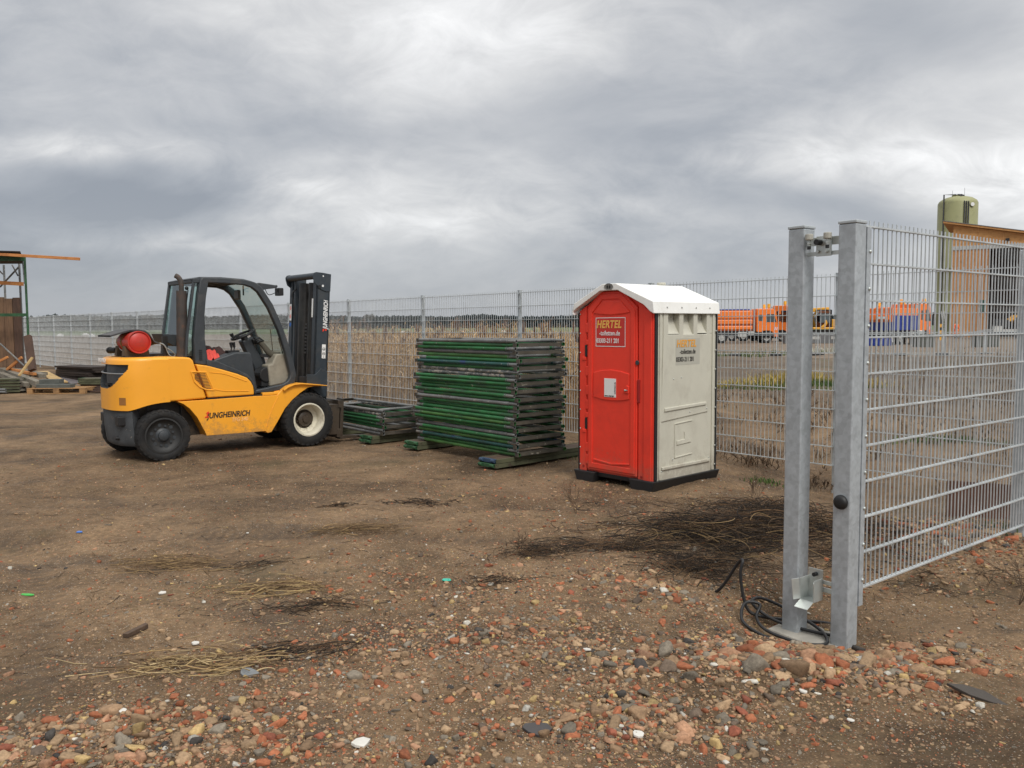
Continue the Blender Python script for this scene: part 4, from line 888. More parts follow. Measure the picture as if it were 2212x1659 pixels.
def deck_plank(loc, rz, length, fit, label, group, woodm=PLANKW):
    t_ = thing('scaffold_plank', label, 'plank', loc, rz, group)
    MB().box(0.03, 0.02, 0.004, length-0.03, 0.28, 0.046).build('board', woodm, t_, bevel=0.004)
    mb = MB(); mb.box(0.0, 0.0, 0.0, length, 0.018, 0.05); mb.box(0.0, 0.282, 0.0, length, 0.30, 0.05); mb.build('side_rail', MOSSY, t_, bevel=0.004)
    mb = MB(); mb.box(-0.012, 0.02, 0.006, 0.028, 0.28, 0.050)
    for y in (0.05, 0.25): mb.cyl((-0.012, y-0.03, 0.030), (-0.012, y+0.03, 0.030), 0.022, n=10)
    mb.build('end_fitting', fit, t_, bevel=0.004)
    return t_
a_s = math.atan2(0.68, 0.733)
def dun(cx, cy, length, names, z0=0.0, fits=(GREENF, BLUEF)):
    for k in range(2):
        deck_plank((cx+k*0.012, cy+k*0.008, 0.012+k*0.053), a_s, length, fits[k], names[k], 'scaffold planks laid under the frame stacks')
dun(-0.19, 9.25, 2.3, ('green ended scaffold plank, lower of the two under the near end of the tall stack', 'blue ended scaffold plank, upper of the two under the near end of the tall stack'))
dun(-1.235, 10.705, 2.3, ('green ended scaffold plank, lower of the two under the far end of the tall stack', 'green ended scaffold plank, upper of the two under the far end of the tall stack'), fits=(GREENF, GREENF))
dun(-1.94, 11.31, 1.9, ('green ended scaffold plank, lower of the two under the low stack', 'green ended scaffold plank, upper of the two under the low stack'), fits=(GREENF, GREENF))
dun(-2.62, 12.2, 1.7, ('dark scaffold plank on the ground behind the fork tips, lower of two', 'dark scaffold plank behind the fork tips, upper of two'), fits=(GREENF, GREENF))
# ------------------------------------------------------------------ forklift (local x forward, y away from the camera side, z up)
fk = thing('forklift_truck', 'orange gas forklift with dark grey cab and mast, parked facing the low frame stack', 'forklift', (-4.24, 9.977, 0), R_(40))
def tyre_wheel(name_root, cx, cy0, cz, R, rr, width, outer_sign, rimmat, deep, parent, rz=0.0, lug=26):
    # wheel hub frame: y axis is the axle; outer face at y = cy0 for outer_sign -1
    e = bpy.data.objects.new(name_root, None); col.objects.link(e); e.parent = parent; e.location = (cx, cy0+outer_sign*-1*width/2, cz); e.rotation_euler = (0, 0, rz)
    h = width/2; s = outer_sign
    prof = [(rr, s*h*0.72), (rr+0.01, s*h*0.86), (rr+(R-rr)*0.35, s*h*1.0), (rr+(R-rr)*0.72, s*h*0.98), (R*0.955, s*h*0.86), (R*0.985, s*h*0.66), (R*0.985, 0), (R*0.985, -s*h*0.66), (R*0.955, -s*h*0.86), (rr+(R-rr)*0.5, -s*h), (rr, -s*h*0.75)]
    mb = MB(); mb.lathe(prof, (0, 0, 0), (0, 1, 0), 56)
    for i in range(lug):
        for sg in (-1, 1):
            t = 2*math.pi*(i+(0.5 if sg > 0 else 0))/lug; c, sn = math.cos(t), math.sin(t)
            T = Matrix.Rotation(-t, 4, 'Y')
            # block reaching from centre line over the shoulder
            y0, y1 = (0.015, h*0.80)
            a = math.pi/lug*0.62
            vs = []
            for (yy, r0, r1) in ((y0*sg, R*0.965, R*1.0), (y1*sg, R*0.955, R*0.995), (h*0.97*sg, R*0.88, R*0.955)):
                for an in (-a, a):
                    for r_ in (r0, r1): vs.append((r_*math.cos(an), yy, r_*math.sin(an)))
            fs = []
            for k in range(2):
                b = k*4; fs += [(b, b+1, b+5, b+4), (b+2, b+6, b+7, b+3), (b+1, b+3, b+7, b+5), (b, b+4, b+6, b+2)]
            fs += [(0, 2, 3, 1), (8, 9, 11, 10)]
            mb.add(vs, fs, T)
    mb.build('tyre', TYRE, e, smooth=35)
    mb = MB()
    if deep:
        mb.lathe([(rr+0.012, s*h*0.80), (rr+0.014, s*h*0.90), (rr-0.004, s*h*0.92), (rr-0.012, s*h*0.80), (rr-0.028, s*h*0.62), (rr-0.030, -s*h*0.05), (rr-0.055, -s*h*0.12), (rr-0.085, -s*h*0.13)], (0, 0, 0), (0, 1, 0), 48)
        rim = mb.build('rim', rimmat, e, smooth=40)
        mb = MB(); mb.lathe([(rr-0.085, -s*h*0.13), (rr-0.088, -s*h*0.2), (0.105, -s*h*0.2), (0.10, s*h*0.05), (0.085, s*h*0.12), (0.05, s*h*0.14), (0.045, s*h*0.3), (0.0, s*h*0.32)], (0, 0, 0), (0, 1, 0), 32)
        for i in range(8):
            t = i*math.pi/4+0.2; mb.cyl((0.115*math.cos(t), -s*h*0.2, 0.115*math.sin(t)), (0.115*math.cos(t), -s*h*0.02, 0.115*math.sin(t)), 0.012, n=6)
        mb.build('hub', GREASY, rim, smooth=40)
    else:
        mb.lathe([(rr+0.010, s*h*0.78), (rr+0.012, s*h*0.90), (rr-0.006, s*h*0.92), (rr-0.014, s*h*0.74), (rr-0.05, s*h*0.50), (rr-0.075, s*h*0.42), (0.09, s*h*0.44)], (0, 0, 0), (0, 1, 0), 48)
        rim = mb.build('rim', rimmat, e, smooth=40)
        mb = MB(); mb.lathe([(0.09, s*h*0.44), (0.075, s*h*0.55), (0.062, s*h*0.60), (0.058, s*h*0.84), (0.045, s*h*0.90), (0.0, s*h*0.91)], (0, 0, 0), (0, 1, 0), 28)
        for i in range(6):
            t = i*math.pi/3+0.3; mb.cyl((0.12*math.cos(t), s*h*0.42, 0.12*math.sin(t)), (0.12*math.cos(t), s*h*0.60, 0.12*math.sin(t)), 0.014, n=6)
            mb.cyl((0.135*math.cos(t+.5), s*h*0.44, 0.135*math.sin(t+.5)), (0.135*math.cos(t+.5), s*h*0.50, 0.135*math.sin(t+.5)), 0.022, n=10)
        mb.build('hub', DGREY, rim, smooth=40)
    return e
tyre_wheel('wheel', 0.015, 0.0, 0.312, 0.320, 0.210, 0.21, -1, RIMD, False, fk, rz=R_(-3))
tyre_wheel('wheel', -0.075, 1.30, 0.312, 0.320, 0.210, 0.21, 1, RIMD, False, fk, rz=R_(-3))
tyre_wheel('wheel', 1.93, 0.0, 0.362, 0.370, 0.215, 0.30, -1, RIMW, True, fk, lug=30)
tyre_wheel('wheel', 1.93, 1.36, 0.362, 0.370, 0.215, 0.30, 1, RIMW, True, fk, lug=30)
# --- counterweight: plan curve swept in height, mouth pushed inwards
plan = [(0.11, 0.045), (-0.03, 0.05), (-0.13, 0.07), (-0.205, 0.11), (-0.27, 0.17), (-0.32, 0.25), (-0.352, 0.34), (-0.374, 0.45), (-0.38, 0.6), (-0.374, 0.75), (-0.352, 0.86), (-0.32, 0.95), (-0.27, 1.03), (-0.205, 1.09), (-0.13, 1.13), (-0.03, 1.15), (0.11, 1.155)]
plan = [(x-0.11*min(1, max(0, (0.11-x)/0.3)), y if y < 0.6 else 0.6+(y-0.6)*1.22) for x, y in plan]
def resample(P, n):
    P = [Vector(p) for p in catmull([(a, b, 0) for a, b in P], 10)]; d = [0]
    for i in range(1, len(P)): d.append(d[-1]+(P[i]-P[i-1]).length)
    out = []
    for k in range(n):
        t = d[-1]*k/(n-1); i = max(1, min(len(d)-1, next((j for j in range(len(d)) if d[j] >= t), len(d)-1)))
        f = (t-d[i-1])/max(1e-9, d[i]-d[i-1]); out.append(P[i-1].lerp(P[i], f))
    return out
NP = 151; PL = resample(plan, NP)
def taper(z): return 1.0+0.0*z
def cw_pt(i, z, push=0.0):
    p = PL[i]; k = 0.0
    if z > 1.0: k = 0.10*((z-1.0)/0.27)**2
    if z < 0.6: k = 0.12*((0.6-z)/0.4)**1.5
    c = Vector((0.15, 0.6)); v = Vector((p.x, p.y))
    x = v.x+(0.10 if v.x < 0.11 else 0)*k*min(1, (0.11-v.x)/0.3)*4 if v.x < 0.11 else v.x
    nrm = Vector((min(0, v.x-0.0)*1.2-0.0001, (v.y-0.6)*0.35)).normalized()
    return (x-nrm.x*push, v.y-nrm.y*push, z)
zs = [0.63, 0.65, 0.70, 0.74, 0.76, 0.79, 0.82, 0.84, 0.86]+[0.86+0.0102*k for k in range(1, 33)]+[1.20, 1.22, 1.24, 1.255, 1.265, 1.27]
def arch_z(p, z):
    u = p[0]; zb = 0.632
    if u > -0.36: zb = 0.632+0.090*(1-math.exp(-((u+0.36)/0.20)**1.5))
    return (p[0], p[1], z+(zb-0.63)*max(0, (0.86-z)/0.23))
def mouth(i, z):  # inside the dark rear opening
    y = PL[i].y
    if y < 0.13 or y > 1.17 or z > 1.186: return False
    e = abs(y-0.65)/0.50
    return z >= 0.895+0.46*max(0, e-0.30)**2.2
mb = MB(); nz = len(zs)
for z in zs:
    lift = 0.0
    for i in range(NP): mb.v.append(arch_z(cw_pt(i, z, 0.05*max(0, (z-1.25)/0.02)), z))
holes = []
for a in range(nz-1):
    for i in range(NP-1):
        zc_ = (zs[a]+zs[a+1])/2
        fidx = (a*NP+i, a*NP+i+1, (a+1)*NP+i+1, (a+1)*NP+i)
        (holes if mouth(i, zc_) else mb.f).append(fidx)
mb.f.append(tuple((nz-1)*NP+i for i in range(NP))); mb.f.append(tuple(reversed(range(NP))))
cw = mb.build('counterweight', YEL, fk, smooth=35)
mb = MB(); used = sorted({v for f in holes for v in f}); mp_ = {v: k for k, v in enumerate(used)}
edge = {}
for f in holes:
    for a, b in zip(f, f[1:]+f[:1]): edge[(a, b)] = 1
bnd = [(a, b) for (a, b) in edge if (b, a) not in edge]
for v in used: mb.v.append(cw_pt(v % NP, zs[v//NP], 0.075))
for f in holes: mb.f.append(tuple(mp_[v] for v in f))
nb = len(mb.v); bm_ = {}
for (a, b) in bnd:
    for v in (a, b):
        if v not in bm_: bm_[v] = len(mb.v); mb.v.append(cw_pt(v % NP, zs[v//NP], 0.001))
    mb.f.append((mp_[a], mp_[b], bm_[b], bm_[a]))
mouth_o = mb.build('rear_opening', DGREY, cw, smooth=35)
mb = MB(); mb.tube([cw_pt(i, 1.075, 0.022) for i in range(25, NP-25)], 0.008, 8); mb.build('rear_bar', STEEL, cw, smooth=60)
mb = MB(); mb.box(-0.47, 0.56, 0.93, -0.41, 0.64, 0.95); mb.cyl((-0.44, 0.6, 0.90), (-0.44, 0.6, 0.95), 0.015, n=8); mb.build('tow_pin', BLACKM, cw)
# worn nick and slot on the rear corner, shade painted as a darker patch
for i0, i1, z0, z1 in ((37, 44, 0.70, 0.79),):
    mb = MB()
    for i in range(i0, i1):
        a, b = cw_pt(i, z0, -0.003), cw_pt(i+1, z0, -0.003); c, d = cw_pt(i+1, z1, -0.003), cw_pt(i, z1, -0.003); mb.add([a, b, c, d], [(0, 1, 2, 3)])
    mb.build('lashing_slot', pmat('painted_slot_shade', (0.30, 0.13, 0.03), 0.7), cw, fix=False)
# dark casting below
zs2 = [0.195, 0.215, 0.25, 0.32, 0.38, 0.46, 0.54, 0.60, 0.628]
mb = MB()
i0, i1 = 33, NP-50
for z in zs2:
    for i in range(i0, i1+1): mb.v.append(cw_pt(i, z+0.08, 0.02+0.05*max(0, (0.22-z)/0.08)))
m_ = i1-i0+1
for v in range(len(mb.v)):
    row = v//m_; mb.v[v] = (mb.v[v][0], mb.v[v][1], zs2[row])
for a in range(len(zs2)-1):
    for i in range(m_-1): mb.f.append((a*m_+i, a*m_+i+1, (a+1)*m_+i+1, (a+1)*m_+i))
b0 = len(mb.v)
for z in zs2:
    for i in range(m_):
        row = zs2.index(z); p = mb.v[row*m_+i]; ins = 0.12
        mb.v.append((p[0]+ins, 0.6+(p[1]-0.6)*0.72, z))
for a in range(len(zs2)-1):
    for i in range(m_-1): mb.f.append((b0+a*m_+i, b0+(a+1)*m_+i, b0+(a+1)*m_+i+1, b0+a*m_+i+1))
for i in range(m_-1):
    mb.f.append((i, b0+i, b0+i+1, i+1)); t0 = (len(zs2)-1)*m_; mb.f.append((t0+i, t0+i+1, b0+t0+i+1, b0+t0+i))
for a in range(len(zs2)-1):
    for i in (0, m_-1): mb.f.append((a*m_+i, (a+1)*m_+i, b0+(a+1)*m_+i, b0+a*m_+i))
cwl = mb.build('lower_casting', CWDARK, fk, smooth=35)
for yy in (0.27, 0.93):
    mb = MB(); mb.box(-0.455, yy-0.075, 0.45, -0.32, yy+0.075, 0.565); mb.build('step_pocket', BLACKM, cwl, bevel=0.01)
mb = MB(); mb.cyl((-0.46, 0.34, 0.29), (-0.3, 0.34, 0.29), 0.022, n=12); mb.build('tie_hole', BLACKM, cwl)
# --- hood and side skin
hood = [(0.10, 0.722), (0.196, 0.724), (0.556, 0.736), (0.512, 0.887), (0.415, 1.172), (0.405, 1.215), (0.373, 1.252), (0.30, 1.262), (0.08, 1.270), (0.08, 0.73)]
mb = MB(); mb.prism(hood, 0.050, 1.270, 'xz'); mb.build('engine_hood', YEL, fk, bevel=0.022, seg=4, smooth=35)
archp = [(0.09, 0.722), (-0.02, 0.718), (-0.137, 0.701), (-0.22, 0.675), (-0.26, 0.640), (-0.05, 0.640), (0.09, 0.66)]
dr = [(0.432, 1.171), (0.603, 1.143), (0.761, 1.093), (0.955, 1.030), (1.086, 0.973), (1.135, 0.92), (1.165, 0.86), (1.174, 0.80), (1.174, 0.746), (0.572, 0.742), (0.528, 0.887)]
for side_, (a, b) in enumerate(((0.045, 0.26), (1.06, 1.275))):
    dp = MB().prism(dr, a, b, 'xz').build('side_panel', YEL, fk, bevel=0.016, seg=4, smooth=35)
    if side_ == 0:
        gr = [(0.385, 1.070), (0.548, 1.058), (0.635, 0.845), (0.56, 0.850), (0.475, 0.893), (0.415, 0.96)]
        o_ = gr; i_ = ringpoly(gr, -0.016)
        mb = MB(); mb.ring(o_, ringpoly(gr, 0.016), 0.036, 0.047, 'xz')
        g_ = mb.build('grille_surround', YEL, dp, bevel=0.004)
        for k in range(11):
            z = 1.045-k*0.0185; xr_ = 0.556+(1.045-z)*0.40; xl = 0.405+(0.0 if z > 0.99 else (0.99-z)*0.95)
            if xr_-xl < 0.03: continue
            mb = MB(); mb.box(xl+0.008, 0.0425, z-0.0045, xr_-0.012, 0.046, z+0.0045); mb.build('grille_slot', pmat('slot_shade_brown', (0.16, 0.07, 0.02), 0.8), dp)  # thin raised strips, the shade of the slots painted in brown
        mb = MB(); mb.tube(catmull([(0.60, 0.044, 1.062), (0.78, 0.044, 1.035), (0.95, 0.044, 0.975), (1.08, 0.044, 0.925)], 6), 0.005, 6); mb.tube(catmull([(0.63, 0.044, 0.85), (0.8, 0.044, 0.815), (1.1, 0.044, 0.80)], 6), 0.005, 6)
        mb.build('swage_line', YEL, dp, smooth=60)
gc = [(0.572, 1.205), (0.62, 1.185), (0.70, 1.20), (0.979, 1.300), (1.16, 1.300), (1.179, 1.272), (1.186, 1.10), (1.215, 0.94), (1.240, 0.82), (1.245, 0.755), (1.180, 0.755), (1.180, 0.83), (1.150, 0.905), (1.088, 0.985), (0.956, 1.044), (0.763, 1.105), (0.60, 1.150)]
gc1 = [(0.572, 1.225), (0.70, 1.20), (0.956, 1.084), (1.088, 1.018), (1.153, 0.955), (1.190, 0.87), (1.215, 0.755), (1.180, 0.755), (1.178, 0.83), (1.140, 0.915), (1.088, 0.975), (0.956, 1.03), (0.763, 1.09), (0.572, 1.14)]
for a, b in ((0.050, 0.14), (1.18, 1.27)): MB().prism(gc1, a, b, 'xz').build('hood_trim', DGREY, fk, bevel=0.010, seg=3, smooth=35)
gc2 = [(0.60, 1.13), (0.66, 1.205), (0.979, 1.305), (1.17, 1.300), (1.195, 1.27), (1.225, 1.05), (1.262, 0.80), (1.17, 0.78)]
mb = MB(); mb.prism(gc2, 0.142, 0.38, 'xz'); mb.build('seat_console', DGREY, fk, bevel=0.020, seg=3, smooth=35)
mb = MB(); mb.prism([(0.45, 1.0), (0.45, 1.20), (0.70, 1.22), (1.05, 1.22), (1.10, 1.0)], 0.38, 0.92, 'xz'); mb.build('seat', BLACKM, fk, bevel=0.03, seg=3, smooth=35)
# chassis and sills
mb = MB(); mb.box(0.30, 0.26, 0.26, 1.62, 0.94, 0.735); mb.box(-0.10, 0.30, 0.45, 0.32, 0.90, 0.72); mb.box(1.60, 0.36, 0.2, 2.0, 0.88, 0.72)
mb.cyl((0.015, 0.2, 0.31), (0.015, 1.0, 0.31), 0.06, n=10); mb.box(-0.12, 0.34, 0.24, 0.15, 0.86, 0.42); mb.cyl((0.16, 0.18, 0.48), (0.16, 1.02, 0.48), 0.05, n=10)
mb.cyl((1.93, 0.2, 0.362), (1.93, 1.05, 0.362), 0.10, n=12)
mb.build('chassis', GREASY, fk, bevel=0.01)
sill = [(0.196, 0.716), (0.558, 0.718), (1.174, 0.726), (1.49, 0.722), (1.555, 0.790), (1.63, 0.832), (1.72, 0.858), (1.819, 0.862), (2.03, 0.838), (2.20, 0.815), (2.20, 0.806), (2.03, 0.815), (1.928, 0.798), (1.816, 0.732), (1.705, 0.650), (1.594, 0.537), (1.483, 0.365), (1.395, 0.236), (1.340, 0.228), (1.313, 0.256), (0.536, 0.264), (0.514, 0.325), (0.426, 0.506), (0.337, 0.623), (0.263, 0.683)]
for side_, (a, b) in enumerate(((0.040, 0.275), (1.045, 1.28))):
    sl = MB().prism(sill, a, b, 'xz').build('side_sill', YEL, fk, bevel=0.012, seg=3, smooth=35)
    # mudguard lid wide over the front wheel
    mb = MB(); y0, y1 = ((-0.005, 0.30), (1.02, 1.365))[side_]
    mb.prism([(1.56, 0.795), (1.63, 0.838), (1.72, 0.864), (1.819, 0.868), (2.03, 0.844), (2.20, 0.820), (2.20, 0.810), (2.03, 0.832), (1.819, 0.852), (1.72, 0.846), (1.63, 0.815), (1.57, 0.775)], y0, y1, 'xz')
    mb.build('mudguard', YEL, sl, bevel=0.004)
    if side_ == 0:
        mb = MB(); mb.tube([(1.50, 0.038, 0.70), (1.44, 0.038, 0.60), (1.37, 0.038, 0.45), (1.325, 0.038, 0.30)], 0.004, 6); mb.build('fold_line', YEL, sl, smooth=60)
        # lettering with the red arrow
        RF_ = (R_(90), 0, 0)
        text('lettering', 'JUNGHEINRICH', 0.098, LETK, sl, (0.552, 0.0385, 0.482), RF_, shear=0.22, offset=0.0030, xs=0.80)
        mb = MB(); mb.prism([(0.520, 0.492), (0.566, 0.492), (0.572, 0.510), (0.556, 0.510), (0.566, 0.545), (0.584, 0.545), (0.566, 0.572), (0.534, 0.548), (0.550, 0.546), (0.542, 0.508), (0.523, 0.508)], 0.0345, 0.0382, 'xz'); mb.build('arrow_emblem', LETR, sl)
        text('lettering', 'TFG 540', 0.068, pmat('letter_pale_orange', (0.88, 0.52, 0.22), 0.5), sl, (0.86, 0.0385, 0.418), RF_, shear=0.22, offset=0.001, xs=0.88)
mb = MB(); mb.box(1.29, 0.05, 0.728, 1.56, 0.26, 0.765); mb.prism([(1.45, 0.722), (1.60, 0.722), (1.62, 0.80), (1.48, 0.79)], 0.10, 0.30, 'xz'); mb.build('step_bracket', YEL, fk, bevel=0.006)
mb = MB(); mb.box(0.57, 0.06, 0.722, 1.46, 0.9, 0.745); mb.build('gap_seal', GREASY, fk)
# rear inscription following the counterweight curve
def rear_text(body, i_mid, z, size, mat, par):
    p = cw_pt(i_mid, z, 0.0); q = cw_pt(i_mid+1, z, 0.0); r_ = cw_pt(i_mid-1, z, 0.0)
    a = math.atan2(r_[1]-q[1], r_[0]-q[0])
    return text('lettering', body, size, mat, par, (p[0]-0.012, p[1], z), (R_(90), 0, a), offset=0.001, align='CENTER', xs=0.8)
rear_text('JUNGHEINRICH', NP//2+6, 1.203, 0.075, LETW, cw)
# floor
MB().box(1.18, 0.14, 0.77, 1.72, 1.06, 0.80).build('floor_plate', BLACKM, fk, bevel=0.004)
mb = MB()
for k in range(7): mb.box(1.28+k*0.05, 0.16, 0.80, 1.30+k*0.05, 0.6, 0.806)
mb.build('floor_mat', DGREY, fk)
mb = MB(); mb.prism([(1.36, 0.82), (1.52, 0.90), (1.53, 0.885), (1.37, 0.805)], 0.30, 0.42, 'xz'); mb.prism([(1.34, 0.93), (1.44, 0.99), (1.45, 0.975), (1.35, 0.915)], 0.52, 0.66, 'xz'); mb.tube([(1.50, 0.36, 0.81), (1.44, 0.36, 0.84), (1.52, 0.36, 0.95)], 0.01, 6); mb.build('pedal', BLACKM, fk)
mb = MB(); mb.box(1.44, 0.45, 0.86, 1.50, 0.8, 1.05); mb.build('frame_brace', YEL, fk)
# dashboard shell and steering column
mb = MB(); mb.prism([(1.46, 0.83), (1.72, 0.87), (1.775, 0.93), (1.74, 1.10), (1.70, 1.265), (1.56, 1.265), (1.50, 1.13), (1.44, 1.12)], 0.20, 0.42, 'xz'); mb.build('footwell_panel', BEIGE, fk, bevel=0.02, seg=3, smooth=35)
mb = MB(); mb.cyl((1.43, 0.22, 0.99), (1.43, 0.42, 0.99), 0.10, n=18); mb.box(1.36, 0.24, 0.83, 1.50, 0.44, 0.99); mb.build('footwell_box', BLACKM, fk, bevel=0.01)
mb = MB(); mb.prism([(1.20, 1.44), (1.32, 1.49), (1.48, 1.20), (1.60, 0.90), (1.42, 0.88), (1.36, 1.10)], 0.48, 0.62, 'xz'); mb.build('steering_column', DGREY, fk, bevel=0.02, seg=3, smooth=35)
mb = MB(); mb.prism([(1.34, 1.46), (1.44, 1.50), (1.52, 1.44), (1.46, 1.39), (1.36, 1.40)], 0.46, 0.74, 'xz'); mb.build('display_unit', BLACKM, fk, bevel=0.015, seg=3, smooth=35)
c0 = Vector((1.235, 0.52, 1.525)); axn = Vector((-0.40, 0, 0.92)).normalized(); ex_ = Vector((0.92, 0, 0.40)); ey_ = Vector((0, 1, 0))
ringp = [c0+ex_*0.155*math.cos(2*math.pi*k/28)+ey_*0.155*math.sin(2*math.pi*k/28) for k in range(28)]
mb = MB(); mb.tube(ringp, 0.016, 8, closed=True)
for k in (0, 9, 19): mb.tube([c0-axn*0.03, ringp[k]], 0.014, 6)
mb.cyl(c0-axn*0.08, c0, 0.045, n=12)
mb.cyl(ringp[15], ringp[15]+axn*0.05, 0.010, n=8); mb.cyl(ringp[15]+axn*0.045, ringp[15]+axn*0.085, 0.022, 0.028, n=10)
mb.build('steering_wheel', BLACKM, fk, smooth=45)
mb = MB()
for x, y in ((0.98, 0.30), (1.03, 0.33)): mb.tube([(x, y, 1.30), (x+0.01, y, 1.37)], 0.008, 6); mb.cyl((x+0.01, y, 1.36), (x+0.0, y, 1.43), 0.016, 0.022, n=8)
mb.box(0.93, 0.26, 1.29, 1.08, 0.37, 1.325); mb.build('control_lever', BLACKM, fk, smooth=45)
# --- cab shell
fo = [(0.561, 2.254), (0.823, 2.258), (1.118, 2.243), (1.252, 2.212), (1.336, 2.157), (1.486, 1.929), (1.619, 1.629), (1.719, 1.324), (1.768, 1.118), (1.797, 0.981), (1.781, 0.896), (1.724, 0.825), (1.632, 0.786), (1.454, 0.768), (1.215, 0.755)]
fi = [(0.629, 2.186), (0.87, 2.184), (1.108, 2.172), (1.206, 2.143), (1.282, 2.085), (1.418, 1.880), (1.550, 1.590), (1.643, 1.292), (1.685, 1.110), (1.710, 1.010), (1.700, 0.940), (1.665, 0.895), (1.599, 0.862), (1.421, 0.832), (1.216, 0.800)]
def strip(outer, inner): return outer+inner[::-1]
pil = [(0.561, 2.254), (0.640, 2.252), (0.632, 2.182), (0.598, 2.00), (0.575, 1.792), (0.568, 1.476), (0.586, 1.318), (0.603, 1.150), (0.433, 1.176), (0.430, 1.478), (0.458, 1.713), (0.499, 2.026), (0.532, 2.215)]
for side_, (a, b) in enumerate(((0.095, 0.175), (1.02, 1.10))):
    mb = MB()
    for i in range(len(fo)-1): mb.prism([fo[i], fo[i+1], fi[i+1], fi[i]], a, b, 'xz')
    # weld the strip into one loop
    mb2 = MB(); n = len(fo)
    for t in (a, b):
        for p in fo: mb2.v.append((p[0], t, p[1]))
        for p in fi: mb2.v.append((p[0], t, p[1]))
    for i in range(n-1):
        mb2.f += [(i, i+1, n+i+1, n+i), (2*n+i, 3*n+i, 3*n+i+1, 2*n+i+1), (i, 2*n+i, 2*n+i+1, i+1), (n+i, n+i+1, 3*n+i+1, 3*n+i)]
    mb2.f += [(0, n, 3*n, 2*n), (n-1, 3*n-1, 4*n-1, 2*n-1)]
    cf = mb2.build('door_frame', DGREY, fk, bevel=0.014, seg=3, smooth=40)
    pf = MB().prism(pil, a-0.02 if side_ == 0 else a, b if side_ == 0 else b+0.02, 'xz').build('cab_pillar', DGREY, fk, bevel=0.012, seg=3, smooth=40)
    mb = MB(); mb.prism([(0.455, 2.20), (0.483, 2.20), (0.380, 1.54), (0.352, 1.26), (0.325, 1.26), (0.352, 1.54)], a+0.015, b-0.015, 'xz'); mb.build('rear_post', DGREY, fk, bevel=0.005)
    mb = MB(); mb.box(0.455, a+0.01, 2.185, 0.60, b-0.01, 2.235); mb.build('roof_rail', DGREY, fk, bevel=0.006)
    mb = MB(); mb.prism([(0.475, 2.19), (0.53, 2.19), (0.50, 2.03), (0.460, 1.71), (0.432, 1.48), (0.432, 1.27), (0.352, 1.27), (0.378, 1.54)], (a+b)/2-0.003, (a+b)/2+0.003, 'xz'); mb.build('quarter_glass', GLASS, fk)
    if side_ == 0:
        for k in range(6):
            mb = MB(); mb.box(0.485, 0.070, 1.215+k*0.024, 0.525, 0.0765, 1.228+k*0.024); mb.build('vent_slot', BLACKM, pf)
MB().box(0.45, 0.17, 2.185, 0.50, 1.03, 2.235).build('rear_crossbar', DGREY, fk, bevel=0.005); MB().box(0.325, 0.17, 1.255, 0.352, 1.03, 1.30).build('rear_crossbar', DGREY, fk, bevel=0.005)
mb = MB(); mb.add([(0.47, 0.17, 2.19), (0.47, 1.03, 2.19), (0.34, 1.03, 1.29), (0.34, 0.17, 1.29)], [(0, 1, 2, 3)]); mb.build('rear_window', GLASS, fk, fix=False)
mb = MB()
for k in range(26):
    z = 1.58+k*0.022; x = 0.47-(2.19-z)*0.13/0.90; mb.box(x+0.002, 0.30, z, x+0.004, 0.72, z+0.003)
mb.build('heating_wire', pmat('heating_wire', (0.20, 0.14, 0.10), 0.6), fk)
mb = MB(); mb.prism([(0.20, 1.55), (0.44, 1.53), (0.42, 1.40), (0.35, 1.39), (0.24, 1.44)], 0.55, 1.02, 'xz'); mb.build('rear_shelf', DGREY, fk, bevel=0.006)
mb = MB(); mb.box(0.18, 0.48, 1.27, 0.24, 0.54, 1.52); mb.box(0.02, 0.50, 1.27, 0.22, 0.95, 1.30); mb.build('bottle_bracket', GREASY, fk)
mb = MB()
mb.prism([(0.45, 2.236), (0.55, 2.262), (0.823, 2.268), (1.118, 2.253), (1.24, 2.225), (1.24, 2.205), (1.118, 2.228), (0.823, 2.243), (0.56, 2.238), (0.45, 2.215)], 0.155, 1.04, 'xz')
mb.build('roof_panel', DGREY, fk, bevel=0.006)
mb = MB()
for k in range(4): x = 0.68+k*0.13; mb.box(x, 0.17, 2.19, x+0.035, 1.03, 2.225)
mb.build('roof_bar', DGREY, fk)
mb = MB(); wpts = [(1.20, 2.205), (1.30, 2.135), (1.44, 1.92), (1.575, 1.61), (1.672, 1.30), (1.69, 1.235)]
for i in range(len(wpts)-1):
    a, b = wpts[i], wpts[i+1]; mb.add([(a[0], 0.17, a[1]), (a[0], 1.03, a[1]), (b[0], 1.03, b[1]), (b[0], 0.17, b[1])], [(0, 1, 2, 3)])
mb.build('windscreen', GLASS, fk, smooth=60, fix=False)
mb = MB(); mb.bar((1.70, 0.17, 1.225), (1.70, 1.03, 1.225), 0.05, 0.05); mb.build('windscreen_sill', DGREY, fk, bevel=0.006)
mb = MB(); mb.tube([(1.70, 0.62, 1.25), (1.60, 0.45, 1.55), (1.585, 0.43, 1.60)], 0.006, 6); mb.tube([(1.71, 0.32, 1.26), (1.63, 0.28, 1.48)], 0.007, 6); mb.build('windscreen_wiper', BLACKM, fk)
mb = MB(); mb.tube([(0.355, 0.30, 1.50), (0.44, 0.26, 2.10)], 0.007, 6); mb.tube([(0.37, 0.33, 1.62), (0.41, 0.30, 2.05)], 0.005, 6); mb.tube([(0.35, 0.28, 1.45), (0.39, 0.22, 1.80)], 0.006, 6); mb.sphere((0.42, 0.25, 2.12), 0.025, 8, 5); mb.build('rear_wiper', BLACKM, fk)
mb = MB(); mb.tube([(1.30, 0.62, 2.19), (1.30, 0.62, 2.06)], 0.010, 6); mb.build('mirror_stalk', BLACKM, fk)
